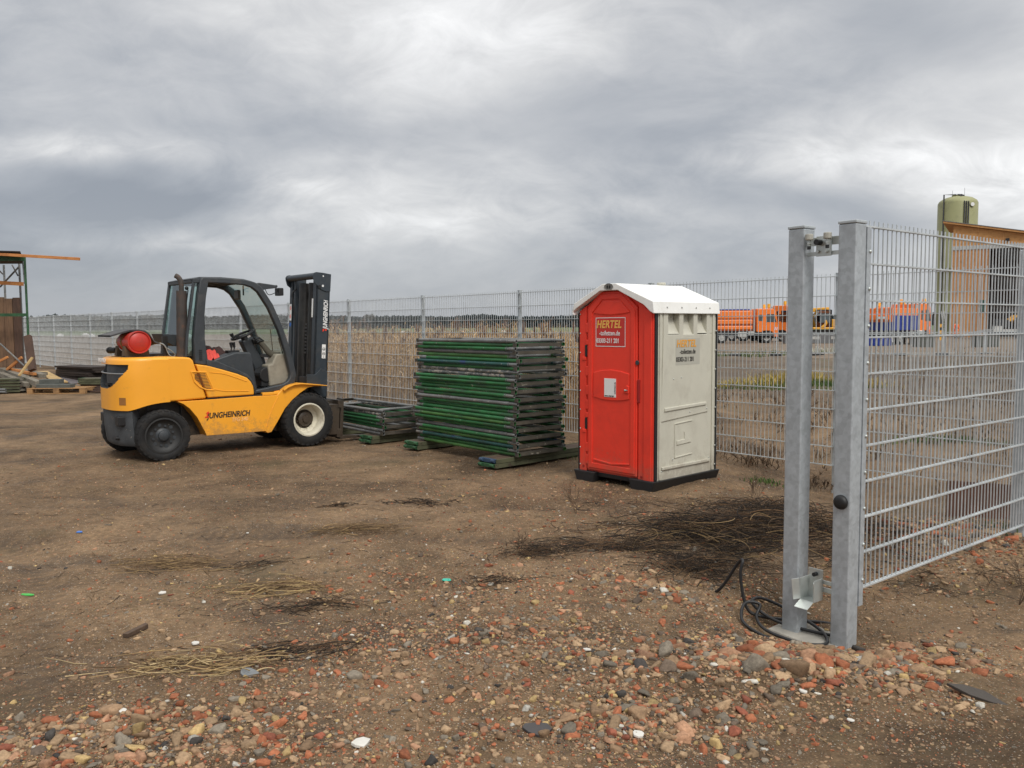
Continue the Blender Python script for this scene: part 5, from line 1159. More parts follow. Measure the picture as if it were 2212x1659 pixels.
mb = MB(); mb.box(1.20, 0.54, 2.00, 1.235, 0.70, 2.13); mb.build('rear_view_mirror', pmat('mirror_back', (0.09, 0.085, 0.07), 0.4), fk, bevel=0.015, seg=3)
# work lamp
mb = MB(); mb.prism([(1.30, 2.20), (1.36, 2.215), (1.62, 2.185), (1.60, 2.15), (1.45, 2.13), (1.34, 2.10)], 0.22, 0.34, 'xz'); lb_ = mb.build('lamp_bracket', DGREY, fk, bevel=0.008)
mb = MB(); mb.box(1.63, 0.22, 2.05, 1.70, 0.36, 2.155); mb.build('work_lamp', BLACKM, lb_, bevel=0.012, seg=3)
mb = MB(); mb.tube(catmull([(1.46, 0.27, 2.13), (1.50, 0.26, 2.06), (1.60, 0.26, 2.09), (1.63, 0.27, 2.12)], 6), 0.005, 6); mb.sphere((1.615, 0.27, 2.175), 0.02, 8, 5); mb.build('lamp_cable', BLACKM, lb_)
# exhaust
mb = MB(); mb.cyl((0.335, 0.24, 1.26), (0.352, 0.24, 2.085), 0.067, 0.062, n=24); exs = mb.build('exhaust_guard', RUST, fk, smooth=40)
mb = MB()
for k in range(46):
    for j in range(22):
        if (k+j) % 2: continue
        t = 2*math.pi*j/22; z = 1.30+k*0.0165; r_ = 0.0676-0.005*(z-1.26)/0.82; x = 0.335+0.017*(z-1.26)/0.82
        c_, s__ = math.cos(t), math.sin(t); p = Vector((x+r_*c_, 0.24+r_*s__, z)); tt = Vector((-s__, c_, 0))*0.0035
        mb.add([p-tt+Vector((0, 0, -0.004)), p+tt+Vector((0, 0, -0.004)), p+tt+Vector((0, 0, 0.004)), p-tt+Vector((0, 0, 0.004))], [(0, 1, 2, 3)])
mb.build('guard_perforation', BLACKM, exs, fix=False)
mb = MB(); mb.tube(catmull([(0.35, 0.24, 2.06), (0.352, 0.24, 2.16), (0.345, 0.25, 2.215), (0.325, 0.27, 2.255), (0.30, 0.29, 2.275)], 6), 0.031, 14); mb.build('exhaust_pipe', RUST, exs, smooth=60)
# gas bottle lying across on the hood
BX, BZ = -0.175, 1.452
mb = MB(); mb.lathe([(0.0, 0.205), (0.05, 0.208), (0.105, 0.222), (0.118, 0.232), (0.124, 0.215), (0.135, 0.215), (0.137, 0.24), (0.137, 0.262), (0.131, 0.27), (0.131, 0.66), (0.125, 0.72), (0.10, 0.77), (0.06, 0.80), (0.0, 0.805)], (BX, 0, BZ), (0, 1, 0), 40)
bt = mb.build('gas_bottle', REDB, fk, smooth=35)
mb = MB(); mb.cyl((BX, 0.80, BZ), (BX, 0.87, BZ), 0.025, n=10); mb.pipe((BX, 0.78, BZ), (BX, 0.92, BZ), 0.085, 0.079, 20); mb.build('bottle_valve', pmat('brass_valve', (0.35, 0.24, 0.09), 0.5, metal=0.6), bt)
mb = MB(); arc = []
for k in range(15):
    t = R_(-15+k*15.5); arc.append((BX+0.150*math.cos(t), BZ+0.150*math.sin(t)))
mb2 = MB(); n = len(arc)
outer = arc; inner = [(BX+(p[0]-BX)*0.97, BZ+(p[1]-BZ)*0.97) for p in arc]
lid = [(BX-0.29, BZ+0.085), (BX-0.16, BZ+0.125), (BX-0.07, BZ+0.150), (BX, BZ+0.156), (BX+0.08, BZ+0.14), (BX+0.13, BZ+0.10), (BX+0.175, BZ+0.02), (BX+0.24, BZ-0.01)]
mb.v = []; mb.f = []
for t in (0.235, 0.93):
    for p in lid: mb.v.append((p[0], t if (p[0] > BX-0.05 or t > 0.5) else 0.36, p[1]))
    for p in lid: mb.v.append((p[0], t if (p[0] > BX-0.05 or t > 0.5) else 0.36, p[1]-0.02))
k_ = len(lid)
for i in range(k_-1):
    mb.f += [(i, i+1, 2*k_+i+1, 2*k_+i), (k_+i, 3*k_+i, 3*k_+i+1, k_+i+1), (i, k_+i, k_+i+1, i+1), (2*k_+i, 2*k_+i+1, 3*k_+i+1, 3*k_+i)]
mb.build('bottle_cover', pmat('cover_sheet', (0.045, 0.045, 0.047), 0.6, var=0.3, dirt=(0.16, 0.13, 0.11)), fk, smooth=50)
mb = MB(); cr = []
for k in range(11):
    t = R_(200+k*14); cr.append((BX+0.140*math.cos(t), BZ+0.140*math.sin(t)))
pts_ = cr+[(BX+0.15, 1.285), (BX+0.10, 1.268), (BX-0.10, 1.268), (BX-0.15, 1.285)]
for y0 in (0.34, 0.66): mb.prism(pts_, y0, y0+0.10, 'xz')
mb.box(BX-0.16, 0.28, 1.262, BX+0.18, 0.86, 1.275); mb.build('bottle_cradle', pmat('cradle_brown', (0.10, 0.07, 0.04), 0.7, var=0.3), fk)
mb = MB(); st_ = []
for k in range(25):
    t = R_(-100+k*14.6); st_.append(Vector((BX+0.134*math.cos(t), 0.52, BZ+0.134*math.sin(t))))
for a, b in zip(st_, st_[1:]): mb.bar(a, b, 0.035, 0.004, up=((a+b)/2-Vector((BX, 0.52, BZ))).normalized())
mb.bar((BX-0.09, 0.52, BZ-0.10), (BX-0.03, 0.50, 1.262), 0.035, 0.004, up=(1, 0, 0)); mb.build('lashing_strap', pmat('dirty_yellow_strap', (0.23, 0.19, 0.07), 0.85, var=0.3), fk)
mb = MB(); mb.tube(catmull([(0.0, 0.50, 1.40), (0.10, 0.47, 1.43), (0.17, 0.45, 1.42), (0.205, 0.44, 1.37)], 6), 0.009, 8)
mb.tube(catmull([(0.205, 0.44, 1.37), (0.22, 0.44, 1.32), (0.245, 0.43, 1.275), (0.285, 0.43, 1.26), (0.31, 0.43, 1.285), (0.27, 0.43, 1.33), (0.215, 0.44, 1.37)], 6), 0.007, 8)
mb.build('grey_hose', pmat('grey_hose', (0.26, 0.28, 0.28), 0.6), fk, smooth=60)
mb = MB(); mb.cyl((BX-0.11, 0.80, 1.345), (BX-0.15, 0.92, 1.345), 0.038, n=14); mb.cyl((BX-0.15, 0.92, 1.345), (BX-0.155, 0.96, 1.345), 0.042, n=14); mb.build('rear_lamp', BLACKM, fk, smooth=45)
# --- mast, leaning slightly forward
mast = bpy.data.objects.new('mast', None); col.objects.link(mast); mast.parent = fk; mast.location = (2.16, 0, 0.30); mast.rotation_euler = (0, R_(3.4), 0)
def MP(x, z): return (x-2.16, z-0.30)
mzt = 2.065
for (a, b, nm) in ((0.215, 0.245, 0), (1.035, 1.065, 1)):
    mb = MB(); mb.box(-0.085, a, -0.15, 0.118, b, mzt)
    s2 = 1 if nm == 0 else -1
    mb.box(-0.085, min(a, a+s2*0.075) if nm == 0 else b-0.075, -0.15, -0.060, max(a, a+0.075) if nm == 0 else b, mzt)
    mb.box(0.093, a if nm == 0 else b-0.075, -0.15, 0.118, a+0.075 if nm == 0 else b, mzt)
    ch = mb.build('mast_channel', MASTM, mast, bevel=0.004)
    mb = MB(); y0 = a-0.012 if nm == 0 else b; pp = [(-0.155, 2.00), (-0.160, 2.04), (-0.140, 2.07), (-0.105, 2.083), (0.0, 2.082), (0.122, 2.072), (0.118, 1.83), (0.05, 1.825), (-0.02, 1.845), (-0.085, 1.90), (-0.13, 1.93)]
    mb.prism(pp, y0, y0+0.012, 'xz'); tp = mb.build('mast_head_plate', MASTM, ch, bevel=0.003)
    if nm == 0:
        for (x, z, r_) in ((0.0, 2.035, 0.011), (0.0, 1.90, 0.016)):
            mb = MB(); mb.cyl((x, y0-0.002, z), (x, y0+0.001, z), r_, n=16); mb.build('plate_hole', LETW, tp)
        mb = MB(); mb.cyl((-0.05, y0-0.003, 1.885), (-0.05, y0+0.001, 1.885), 0.024, n=18); mb.build('plate_hole', BLACKM, tp)
        RF_ = (R_(90), R_(-90), 0)
        text('lettering', 'JUNGHEINRICH', 0.088, LETW, ch, (0.088, 0.2135, 1.305), RF_, shear=0.22, offset=0.0028, xs=0.64)
        mb = MB(); mb.prism([(0.022, 1.262), (0.045, 1.275), (0.045, 1.300), (0.060, 1.298), (0.060, 1.275), (0.085, 1.282), (0.080, 1.305), (0.022, 1.300)], 0.2105, 0.2145, 'xz'); mb.build('arrow_emblem', LETR, ch)
        mb = MB(); mb.box(0.022, 0.2115, 0.89, 0.078, 0.2145, 1.085); wl = mb.build('warning_label', WHITE, ch)
        for z in (0.955, 1.02):
            mb = MB(); c = [(0.050+0.022*math.cos(2*math.pi*k/16), z+0.022*math.sin(2*math.pi*k/16)) for k in range(16)]; c2 = [(0.050+(p[0]-0.050)*0.78, z+(p[1]-z)*0.78) for p in c]
            mb.ring(c, c2, 0.2100, 0.2120, 'xz'); mb.box(0.036, 0.2100, z-0.006, 0.064, 0.2120, z+0.003); mb.build('warning_symbol', LETK, wl)
        mb = MB(); mb.box(0.042, 0.2100, 0.906, 0.058, 0.2120, 0.911); mb.box(0.0475, 0.2100, 0.900, 0.0525, 0.2120, 0.917); mb.build('warning_symbol', LETK, wl)
        mb = MB(); mb.prism([(-0.20, 0.66), (-0.20, 0.52), (0.04, 0.35), (0.11, 0.35), (0.108, 0.70), (0.01, 0.75), (-0.08, 0.66)], 0.190, 0.2135, 'xz'); mb.build('mast_foot_bracket', MASTM, ch, bevel=0.004)
    else:
        mb = MB(); mb.box(-0.0885, 0.99, 1.42, -0.0855, 1.05, 1.66); sk = mb.build('prohibition_label', WHITE, ch)
        for z in (1.48, 1.60):
            mb = MB(); c = [(1.020+0.021*math.cos(2*math.pi*k/16), z+0.028*math.sin(2*math.pi*k/16)) for k in range(16)]; c2 = [(1.020+(p[0]-1.020)*0.72, z+(p[1]-z)*0.72) for p in c]
            mb.ring(c, c2, -0.0900, -0.0880, 'yz'); mb.bar((-0.089, 1.005, z-0.018), (-0.089, 1.035, z+0.018), 0.002, 0.006); mb.build('prohibition_symbol', LETR, sk)
        mb = MB(); mb.cyl((-0.0885, 1.020, 1.36), (-0.0855, 1.020, 1.36), 0.030, n=20); mb.build('mandatory_label', pmat('label_blue', (0.02, 0.12, 0.42), 0.5), ch)
mb = MB()   # inner channels
for y0 in (0.30, 0.90): mb.box(-0.075, y0, -0.10, 0.09, y0+0.05, 2.03)
mb.build('inner_mast', MASTM, mast, bevel=0.004)
mb = MB(); mb.cyl((-0.02, 0.70, -0.1), (-0.02, 0.70, 1.95), 0.085, n=20); mb.build('lift_cylinder', GREASY, mast, smooth=40)
mb = MB(); mb.cyl((-0.02, 0.47, -0.1), (-0.02, 0.47, 1.95), 0.055, n=16); mb.build('lift_cylinder', GREASY, mast, smooth=40)
mb = MB(); mb.cyl((-0.105, 0.22, 2.03), (-0.105, 1.06, 2.03), 0.045, n=20); mb.build('mast_crossbar', MASTM, mast, smooth=40)
for z in (1.75, 0.75, 0.15): MB().box(0.06, 0.245, z, 0.085, 0.945, z+0.09).build('mast_traverse', MASTM, mast)
mb = MB(); mb.tube(catmull([(-0.06, 0.90, 1.88), (-0.12, 0.92, 1.80), (-0.10, 0.90, 1.65), (-0.07, 0.86, 1.2), (-0.07, 0.84, 0.4)], 8), 0.012, 8)
mb.tube(catmull([(-0.05, 0.78, 1.90), (-0.07, 0.78, 1.4), (-0.07, 0.76, 0.3)], 8), 0.013, 8); mb.tube([(-0.04, 0.36, 1.85), (-0.05, 0.36, 0.2)], 0.012, 8); mb.tube([(-0.05, 0.33, 1.85), (-0.05, 0.33, 0.3)], 0.007, 8)
mb.build('hydraulic_hose', BLACKM, mast, smooth=60)
mb = MB()
for k in range(9): mb.box(-0.075, 0.50, 0.95+k*0.05, -0.05, 0.56, 0.975+k*0.05)
mb.build('lift_chain', GREASY, mast)
mb = MB(); mb.box(-0.095, 0.305, 1.46, -0.088, 0.335, 1.72); mb.build('load_label', WHITE, mast)
mb = MB(); mb.box(-0.12, 0.33, 0.42, -0.06, 0.60, 0.62); mb.tube([(-0.15, 0.30, 0.62), (-0.10, 0.40, 0.64), (-0.08, 0.5, 0.6)], 0.012, 6)
for k in range(3): mb.cyl((-0.13, 0.38+k*0.06, 0.46), (-0.12, 0.38+k*0.06, 0.46), 0.014, n=8)
mb.build('valve_block', GREASY, mast, bevel=0.006)
# carriage and forks
fx = 0.125
mb = MB(); mb.box(0.13+fx, 0.12, -0.22, 0.19+fx, 1.06, -0.10); mb.box(0.13+fx, 0.12, 0.20, 0.19+fx, 1.06, 0.31); mb.box(0.10, 0.30, -0.2, 0.15+fx, 0.36, 0.3); mb.box(0.10, 0.83, -0.2, 0.15+fx, 0.89, 0.3); mb.box(0.10, 0.13, -0.18, 0.16+fx, 0.25, 0.25)
cg = mb.build('fork_carriage', GREASY, mast, bevel=0.005)
for y0 in (0.17, 0.80):
    mb = MB(); mb.box(0.195+fx, y0, -0.25, 0.245+fx, y0+0.13, 0.33)
    mb.add([(0.195+fx, y0, -0.25), (0.195+fx, y0+0.13, -0.25), (0.245+fx, y0, -0.205), (0.245+fx, y0+0.13, -0.205), (1.35, y0+0.02, -0.195), (1.35, y0+0.11, -0.195), (1.35, y0+0.02, -0.205), (1.35, y0+0.11, -0.205)],
           [(0, 1, 7, 6), (2, 4, 5, 3), (4, 6, 7, 5), (0, 6, 4, 2), (1, 3, 5, 7)])
    mb.build('fork', GREASY, mast, bevel=0.004)
# things lying in the cab: cloths and a pair of gloves
def blanket(name, label, cat, cx, cy, cz, lx, ly, hgt, mat, seed, rz):
    n = 22; mb = MB(); rr_ = random.Random(seed)
    for j in range(n):
        for i in range(n):
            u, v = i/(n-1)-0.5, j/(n-1)-0.5
            e = math.sqrt(min(1, (2*abs(u))**4+(2*abs(v))**4))
            z = hgt*(1-e)+0.028*math.sin(u*17+seed+3*v)*math.cos(v*11-u*6)+0.018*math.sin(v*29+u*13)
            k = 1+0.10*math.sin(7*math.atan2(v, u)+seed)
            mb.v.append((u*lx*k, v*ly*k, max(0.0, z)))
    for j in range(n-1):
        for i in range(n-1): a = j*n+i; mb.f.append((a, a+1, a+n+1, a+n))
    b = len(mb.v); mb.v.append((0, 0, -0.005))
    o = mb.build(name, mat, smooth=70, fix=False)
    wp = Matrix.Translation((-4.24, 9.977, 0)) @ Matrix.Rotation(R_(40), 4, 'Z') @ Vector((cx, cy, cz))
    o.location = wp; o.rotation_euler = (0, 0, R_(40)+rz); tag(o, label, cat)
    so = o.modifiers.new('thick', 'SOLIDIFY'); so.thickness = 0.006
    return o
blanket('red_cloth', 'bright red cloth hanging over the forklift seat behind the cab pillar', 'cloth', 0.68, 0.24, 1.215, 0.26, 0.20, 0.11, CLOTHR, 3, 0.5)
blanket('dark_jacket', 'dark maroon brown jacket heaped on the forklift seat', 'jacket', 0.80, 0.60, 1.225, 0.52, 0.50, 0.14, CLOTHD, 9, 0.2)
wp = Matrix.Translation((-4.24, 9.977, 0)) @ Matrix.Rotation(R_(40), 4, 'Z')
gl = thing('work_gloves', 'khaki cloth and dark gloves draped over the forklift dashboard', 'gloves', tuple(wp @ Vector((1.42, 0.36, 1.38))), R_(40))
mb = MB(); mb.tube(catmull([(-0.02, 0.06, 0.07), (0.04, 0.03, 0.0), (0.10, 0.0, -0.09), (0.17, -0.03, -0.14), (0.24, -0.05, -0.15)], 5), 0.05, 10, taper=[0.55+0.03*i for i in range(21)]); mb.build('cloth', CLOTHG, gl, smooth=60)
mb = MB()
for k in range(4): mb.tube([(-0.02+k*0.015, 0.05-k*0.01, 0.06), (-0.06+k*0.012, 0.05-k*0.012, 0.10-k*0.015), (-0.085+k*0.012, 0.045-k*0.012, 0.105-k*0.022)], 0.012, 8)
mb.build('glove_fingers', BLACKM, gl, smooth=60)
# ------------------------------------------------------------------ background
def at(u, v, y):   # point at distance y seen in direction (u, v) of a 2212 x 1659 view
    d = fwd+rt*((u-1106)/1785.0)-up*((v-829.5)/1785.0)
    return Vector((0, 0, CAMH))+d*(y/d.y)
# ribbons: many thin bent blades in one mesh
def ribbons(name, P, Wd, side, C, mat, kind='stuff'):
    n, k, _ = P.shape
    s_ = side[:, None, :]*Wd[..., None]*0.5
    V = np.stack([P-s_, P+s_], 2).reshape(n, k*2, 3)
    f = np.array([[2*i, 2*i+1, 2*i+3, 2*i+2] for i in range(k-1)])
    F = (f[None]+(np.arange(n)*2*k)[:, None, None]).reshape(-1, 4)
    return npmesh(name, V.reshape(-1, 3), F, np.repeat(C, 2*k, 0), mat, kind)
def cat_r(parts):
    return parts
BLADE = attrmat('dry_blade', 0.8, bump=0, mott=0.25, bscale=20)
def blades(rg, n, xy, hmin, hmax, lean, wid, cols, k=5, zbase=None, droop=0.0):
    x, y = xy; z = height(x, y) if zbase is None else np.full(n, zbase)
    h = rg.uniform(hmin, hmax, n); a = rg.uniform(0, 2*np.pi, n); ln = np.abs(rg.normal(0, lean, n))
    t = np.linspace(0, 1, k)[None, :]
    dx_ = np.cos(a)[:, None]*ln[:, None]*h[:, None]*t**1.8; dy_ = np.sin(a)[:, None]*ln[:, None]*h[:, None]*t**1.8
    dz_ = h[:, None]*(t-droop*t**3)
    P = np.stack([x[:, None]+dx_, y[:, None]+dy_, z[:, None]+dz_], -1)
    W = wid*rg.uniform(0.7, 1.3, n)[:, None]*(1-0.75*t**2)
    b = rg.uniform(0, 2*np.pi, n); side_v = np.stack([np.cos(b), np.sin(b), np.zeros(n)], -1)
    C = cols[rg.integers(0, len(cols), n)]*rg.uniform(0.7, 1.2, (n, 1))
    return P, W, side_v, C
def join(name, sets, mat, kind='stuff'):
    k = max(s_[0].shape[1] for s_ in sets)
    def padk(s_):
        P, W, S_, C = s_
        while P.shape[1] < k: P = np.concatenate([P, P[:, -1:]+1e-4], 1); W = np.concatenate([W, W[:, -1:]], 1)
        return P, W, S_, C
    sets = [padk(s_) for s_ in sets]
    return ribbons(name, *[np.concatenate([s_[i] for s_ in sets]) for i in range(4)], mat, kind)
# reed bed behind the fence
rg = np.random.default_rng(21)
def along(s, off): # s along the fence in bays, off metres beyond it
    x = 0.126-0.661*2.51*s+0.751*off; y = 12.5+0.751*2.51*s+0.661*off; return x, y
nr = 9000
s_ = rg.uniform(-0.9, 4.6, nr); off = 0.7+3.2*rg.random(nr)**0.9
dens = 0.30+0.70*np.clip(vnoise(s_*2, off, 0.9, 3), 0, 1); kp = rg.random(nr) < dens; s_, off = s_[kp], off[kp]; xx, yy = along(s_, off); kp = (xx/yy > -0.238) & (xx/yy < 0.115); s_, off = s_[kp], off[kp]
x, y = along(s_, off); n = len(x)
RC = np.array([(0.50, 0.32, 0.14), (0.56, 0.38, 0.19), (0.38, 0.23, 0.10), (0.60, 0.44, 0.25), (0.30, 0.175, 0.08)])
hm = 1.16+0.52*vnoise(s_*2.5, off*0, 0.8, 5)+np.where(s_ > 0.9, 0.14, 0.0)
P, W, Sd, C = blades(rg, n, (x, y), 0.8, 1.05, 0.07, 0.008, RC); P[..., 2] = (P[..., 2]-0)*hm[:, None]
stems = (P, W, Sd, C)
li = rg.integers(0, n, 15000); t0 = rg.uniform(0.12, 0.95, len(li)); b0 = P[li, 0]+(P[li, -1]-P[li, 0])*t0[:, None]
Pl, Wl, Sl, Cl = blades(rg, len(li), (b0[:, 0], b0[:, 1]), 0.14, 0.42, 1.1, 0.016, RC, k=5, zbase=0.0, droop=0.75); Pl[..., 2] += b0[:, 2][:, None]
tops = rg.choice(n, 150, replace=False); tips = P[tops, -1]
pl_sets = []
for _ in range(26):
    q_ = tips+rg.normal(0, 0.010, tips.shape)+np.array([0, 0, -0.04])
    pl_sets.append(blades(rg, len(tops), (q_[:, 0], q_[:, 1]), 0.05, 0.17, 0.42, 0.014, np.array([(0.13, 0.07, 0.045), (0.18, 0.10, 0.06), (0.24, 0.14, 0.08)]), k=4, zbase=0.0))
    pl_sets[-1][0][..., 2] += (q_[:, 2]+rg.uniform(-0.02, 0.06, len(tops)))[:, None]
reeds = join('reeds', [stems, (Pl, Wl, Sl, Cl)]+pl_sets, BLADE); tag(reeds, 'dense bed of dry straw coloured reeds behind the mesh fence', 'reeds')
# dead brown weeds and grass on the spoil ground
sets = []
BR = np.array([(0.11, 0.072, 0.046), (0.15, 0.098, 0.06), (0.075, 0.052, 0.036), (0.20, 0.135, 0.08)])
for (cx, cy, rx, ry, n_, h0, h1) in ((3.1, 10.8, .9, .6, 70, .1, .30), (4.2, 10.2, .6, .5, 60, .1, .38), (4.9, 13.5, 1.6, 1.0, 120, .12, .34), (5.9, 9.2, 1.1, .8, 110, .12, .4), (6.6, 13.0, 1.8, 1.4, 160, .12, .4), (7.4, 10.8, 1.4, 1.2, 170, .15, .45), (5.2, 16, 2.0, 1.5, 130, .1, .35),
                                     (9.5, 15, 2.6, 2, 230, .15, .45), (12.5, 19, 3, 2.5, 320, .2, .55), (16, 23, 4, 3, 420, .2, .6), (19.5, 29, 5, 3, 420, .2, .6), (4.0, 18, 2.4, 2.2, 110, .1, .3), (2.3, 10.2, .35, .3, 40, .08, .25), (2.8, 9.8, .3, .25, 50, .08, .3), (3.4, 8.9, .35, .3, 50, .06, .25), (4.9, 7.6, .7, .6, 110, .1, .35)):
    xx = rg.normal(cx, rx*0.6, n_); yy = rg.normal(cy, ry*0.6, n_)
    sets.append(blades(rg, n_, (xx, yy), h0*0.3, h1*(0.5 if cy < 14.5 else 0.75), 0.9, 0.005+0.0003*cy, BR))
    m_ = n_*5; j = rg.integers(0, n_, m_); Pb = sets[-1][0][j]; tt = rg.uniform(0.3, 1, m_); b0 = Pb[:, 0]+(Pb[:, -1]-Pb[:, 0])*tt[:, None]
    w_ = blades(rg, m_, (b0[:, 0], b0[:, 1]), 0.02, 0.08, 1.2, 0.008+0.0004*cy, BR, k=3, zbase=0.0); w_[0][..., 2] += b0[:, 2][:, None]; sets.append(w_)
wd = join('dead_weeds', sets, BLADE); tag(wd, 'withered brown weeds scattered over the bare ground past the fence', 'weeds')
sets = []
GY = np.array([(0.42, 0.30, 0.07), (0.50, 0.38, 0.12), (0.34, 0.28, 0.08)]); GG = np.array([(0.075, 0.12, 0.03), (0.11, 0.16, 0.045), (0.05, 0.09, 0.025)])
for (cx, cy, rx, ry, n_, c_, h1) in ((8.0, 22.8, .7, .6, 900, GY, .46), (7.2, 22.3, .5, .5, 500, GY, .34), (8.1, 22.0, 1.0, .6, 1000, GG, .20), (9.3, 22.6, .8, .6, 500, GY, .26), (5.6, 21.9, 1.3, .8, 420, GY, .20), (6.2, 20.8, 1.5, .9, 620, GG, .12), (6.3, 11.8, .8, .25, 500, GG, .10), (9.5, 12.2, .7, .4, 600, GG, .12), (2.72, 8.75, .2, .12, 120, GG, .05), (1.05, 10.0, .25, .15, 140, GG, .07), (4.1, 6.2, .35, .2, 300, GG, .07), (4.3, 5.7, .3, .15, 220, GG, .06), (12, 45, 3, 1.2, 500, GG, .3), (17, 46, 1.5, .6, 200, np.array([(0.5, 0.5, 0.42)]), .35)):
    xx = rg.normal(cx, rx*0.6, n_); yy = rg.normal(cy, ry*0.6, n_)
    sets.append(blades(rg, n_, (xx, yy), h1*0.4, h1, 0.45, 0.006+0.0007*cy, c_))
gt = join('grass', sets, BLADE); tag(gt, 'patches of green and straw yellow grass on the bare ground', 'grass')
# brushwood heap of dark withered stalks by the gate
def twig_set(rg, n_, cx, cy, rx, ry, l0, l1, z1, wd, cols, ang=None, angs=0.6):
    x = rg.normal(cx, rx*0.55, n_); y = rg.normal(cy, ry*0.55, n_); z = height(x, y)+0.004+z1*rg.random(n_)**1.6*np.exp(-((x-cx)/rx)**2-((y-cy)/ry)**2)
    kp = vnoise(x, y, 0.22, 31)*0.6+vnoise(x, y, 0.55, 33)*0.4 > rg.uniform(0.30, 0.62, n_) if n_ > 200 else np.ones(n_, bool)
    x, y, z = x[kp], y[kp], z[kp]; n_ = len(x)
    a = rg.uniform(0, 2*np.pi, n_) if ang is None else rg.normal(ang, angs, n_)+np.pi*(rg.random(n_) < 0.5)
    Ln = rg.uniform(l0, l1, n_); cv = rg.normal(0, 1.1, n_); k = 8; t = np.linspace(0, 1, k)[None, :]
    th_ = a[:, None]+cv[:, None]*(t-0.5); st_ = Ln[:, None]/k
    px_ = x[:, None]+np.cumsum(np.cos(th_)*st_, 1)-Ln[:, None]*0.5*np.cos(a)[:, None]; py_ = y[:, None]+np.cumsum(np.sin(th_)*st_, 1)-Ln[:, None]*0.5*np.sin(a)[:, None]
    pz = np.maximum(z[:, None]+rg.normal(0, 0.02, (n_, 1))*(t-0.5)+z1*0.25*np.sin(np.pi*t)*rg.random((n_, 1)), height(px_, py_)+0.003)
    P = np.stack([px_, py_, pz], -1)
    C = cols[rg.integers(0, len(cols), n_)]*rg.uniform(0.65, 1.25, (n_, 1))
    return P, wd*rg.uniform(0.6, 1.4, n_), C
def twigs(name, sets, mat, kind=None):
    P = np.concatenate([s_[0] for s_ in sets]); W = np.concatenate([s_[1] for s_ in sets]); C = np.concatenate([s_[2] for s_ in sets])
    n_, k, _ = P.shape; T = np.gradient(P, axis=1); T /= np.linalg.norm(T, axis=2, keepdims=True)+1e-9
    up_ = np.array([0, 0, 1.0]); s1 = np.cross(T, up_); s1 /= np.linalg.norm(s1, axis=2, keepdims=True)+1e-9; s2 = np.cross(s1, T)
    rad = W[:, None]*0.5*np.linspace(1.1, 0.45, k)[None]
    V = np.stack([P+(s1*math.cos(q_)+s2*math.sin(q_))*rad[..., None] for q_ in (math.pi/2, math.pi*7/6, math.pi*11/6)], 2).reshape(n_, k*3, 3)
    f = []
    for i in range(k-1):
        for j in range(3): f.append([i*3+j, i*3+(j+1) % 3, (i+1)*3+(j+1) % 3, (i+1)*3+j])
    F = (np.array(f)[None]+(np.arange(n_)*k*3)[:, None, None]).reshape(-1, 4)
    return npmesh(name, V.reshape(-1, 3), F, np.repeat(C, 3*k, 0), mat, kind)
TWM = attrmat('withered_stalk', 0.85, bump=0, mott=0.2)
DK = np.array([(0.045, 0.030, 0.020), (0.026, 0.019, 0.014), (0.07, 0.043, 0.026), (0.022, 0.016, 0.012), (0.14, 0.08, 0.04), (0.03, 0.022, 0.016)])
ST = np.array([(0.38, 0.27, 0.13), (0.30, 0.20, 0.095), (0.44, 0.33, 0.18), (0.17, 0.11, 0.06)])
rg = np.random.default_rng(5)
bs = [twig_set(rg, 1150, 1.55, 6.3, 0.75, 0.45, .12, .5, .15, .0050, DK, 0.3, 1.0), twig_set(rg, 150, 1.7, 6.4, 0.7, 0.45, .3, .8, .18, .0085, DK, 0.2, 0.9), twig_set(rg, 110, 1.7, 6.1, 0.7, 0.4, .2, .7, .2, .0045, ST[[1, 3]], 0.4, 1.0), twig_set(rg, 900, 2.3, 6.9, 0.6, 0.5, .12, .5, .15, .0052, DK, 0.0, 1.1), twig_set(rg, 420, 0.85, 6.05, 0.5, 0.25, .1, .35, .09, .0046, DK), twig_set(rg, 560, 1.35, 5.45, 0.38, 0.3, .1, .4, .10, .0045, DK, 0.8, 0.9),
      twig_set(rg, 350, 0.15, 5.75, 0.28, 0.20, .08, .25, .05, .0035, DK), twig_set(rg, 300, 2.2, 5.9, 0.35, 0.4, .1, .4, .05, .004, DK), twig_set(rg, 500, 2.75, 6.1, 0.4, 0.5, .1, .4, .08, .004, DK), twig_set(rg, 160, 1.5, 7.4, 0.9, 0.25, .1, .3, .03, .0035, DK), twig_set(rg, 260, 2.9, 5.1, 0.5, 0.3, .1, .3, .02, .0032, DK)]
br_ = twigs('brushwood', bs, TWM, 'stuff'); tag(br_, 'dark withered stalks and brush heaped on the ground left of the gate posts', 'brushwood')
bs = [twig_set(rg, 520, 0.8, 4.6, 2.6, 1.6, .03, .12, .004, .0026, np.concatenate([DK, ST])), twig_set(rg, 420, -1.5, 4.6, 1.8, 1.6, .03, .14, .004, .0028, np.concatenate([DK, ST])), twig_set(rg, 160, -1.6, 6.6, 2.6, 2.2, .05, .2, .004, .003, DK)]
lt = twigs('leaf_litter', bs, TWM, 'stuff'); tag(lt, 'loose bits of stalk and twig lying over the yard', 'litter')
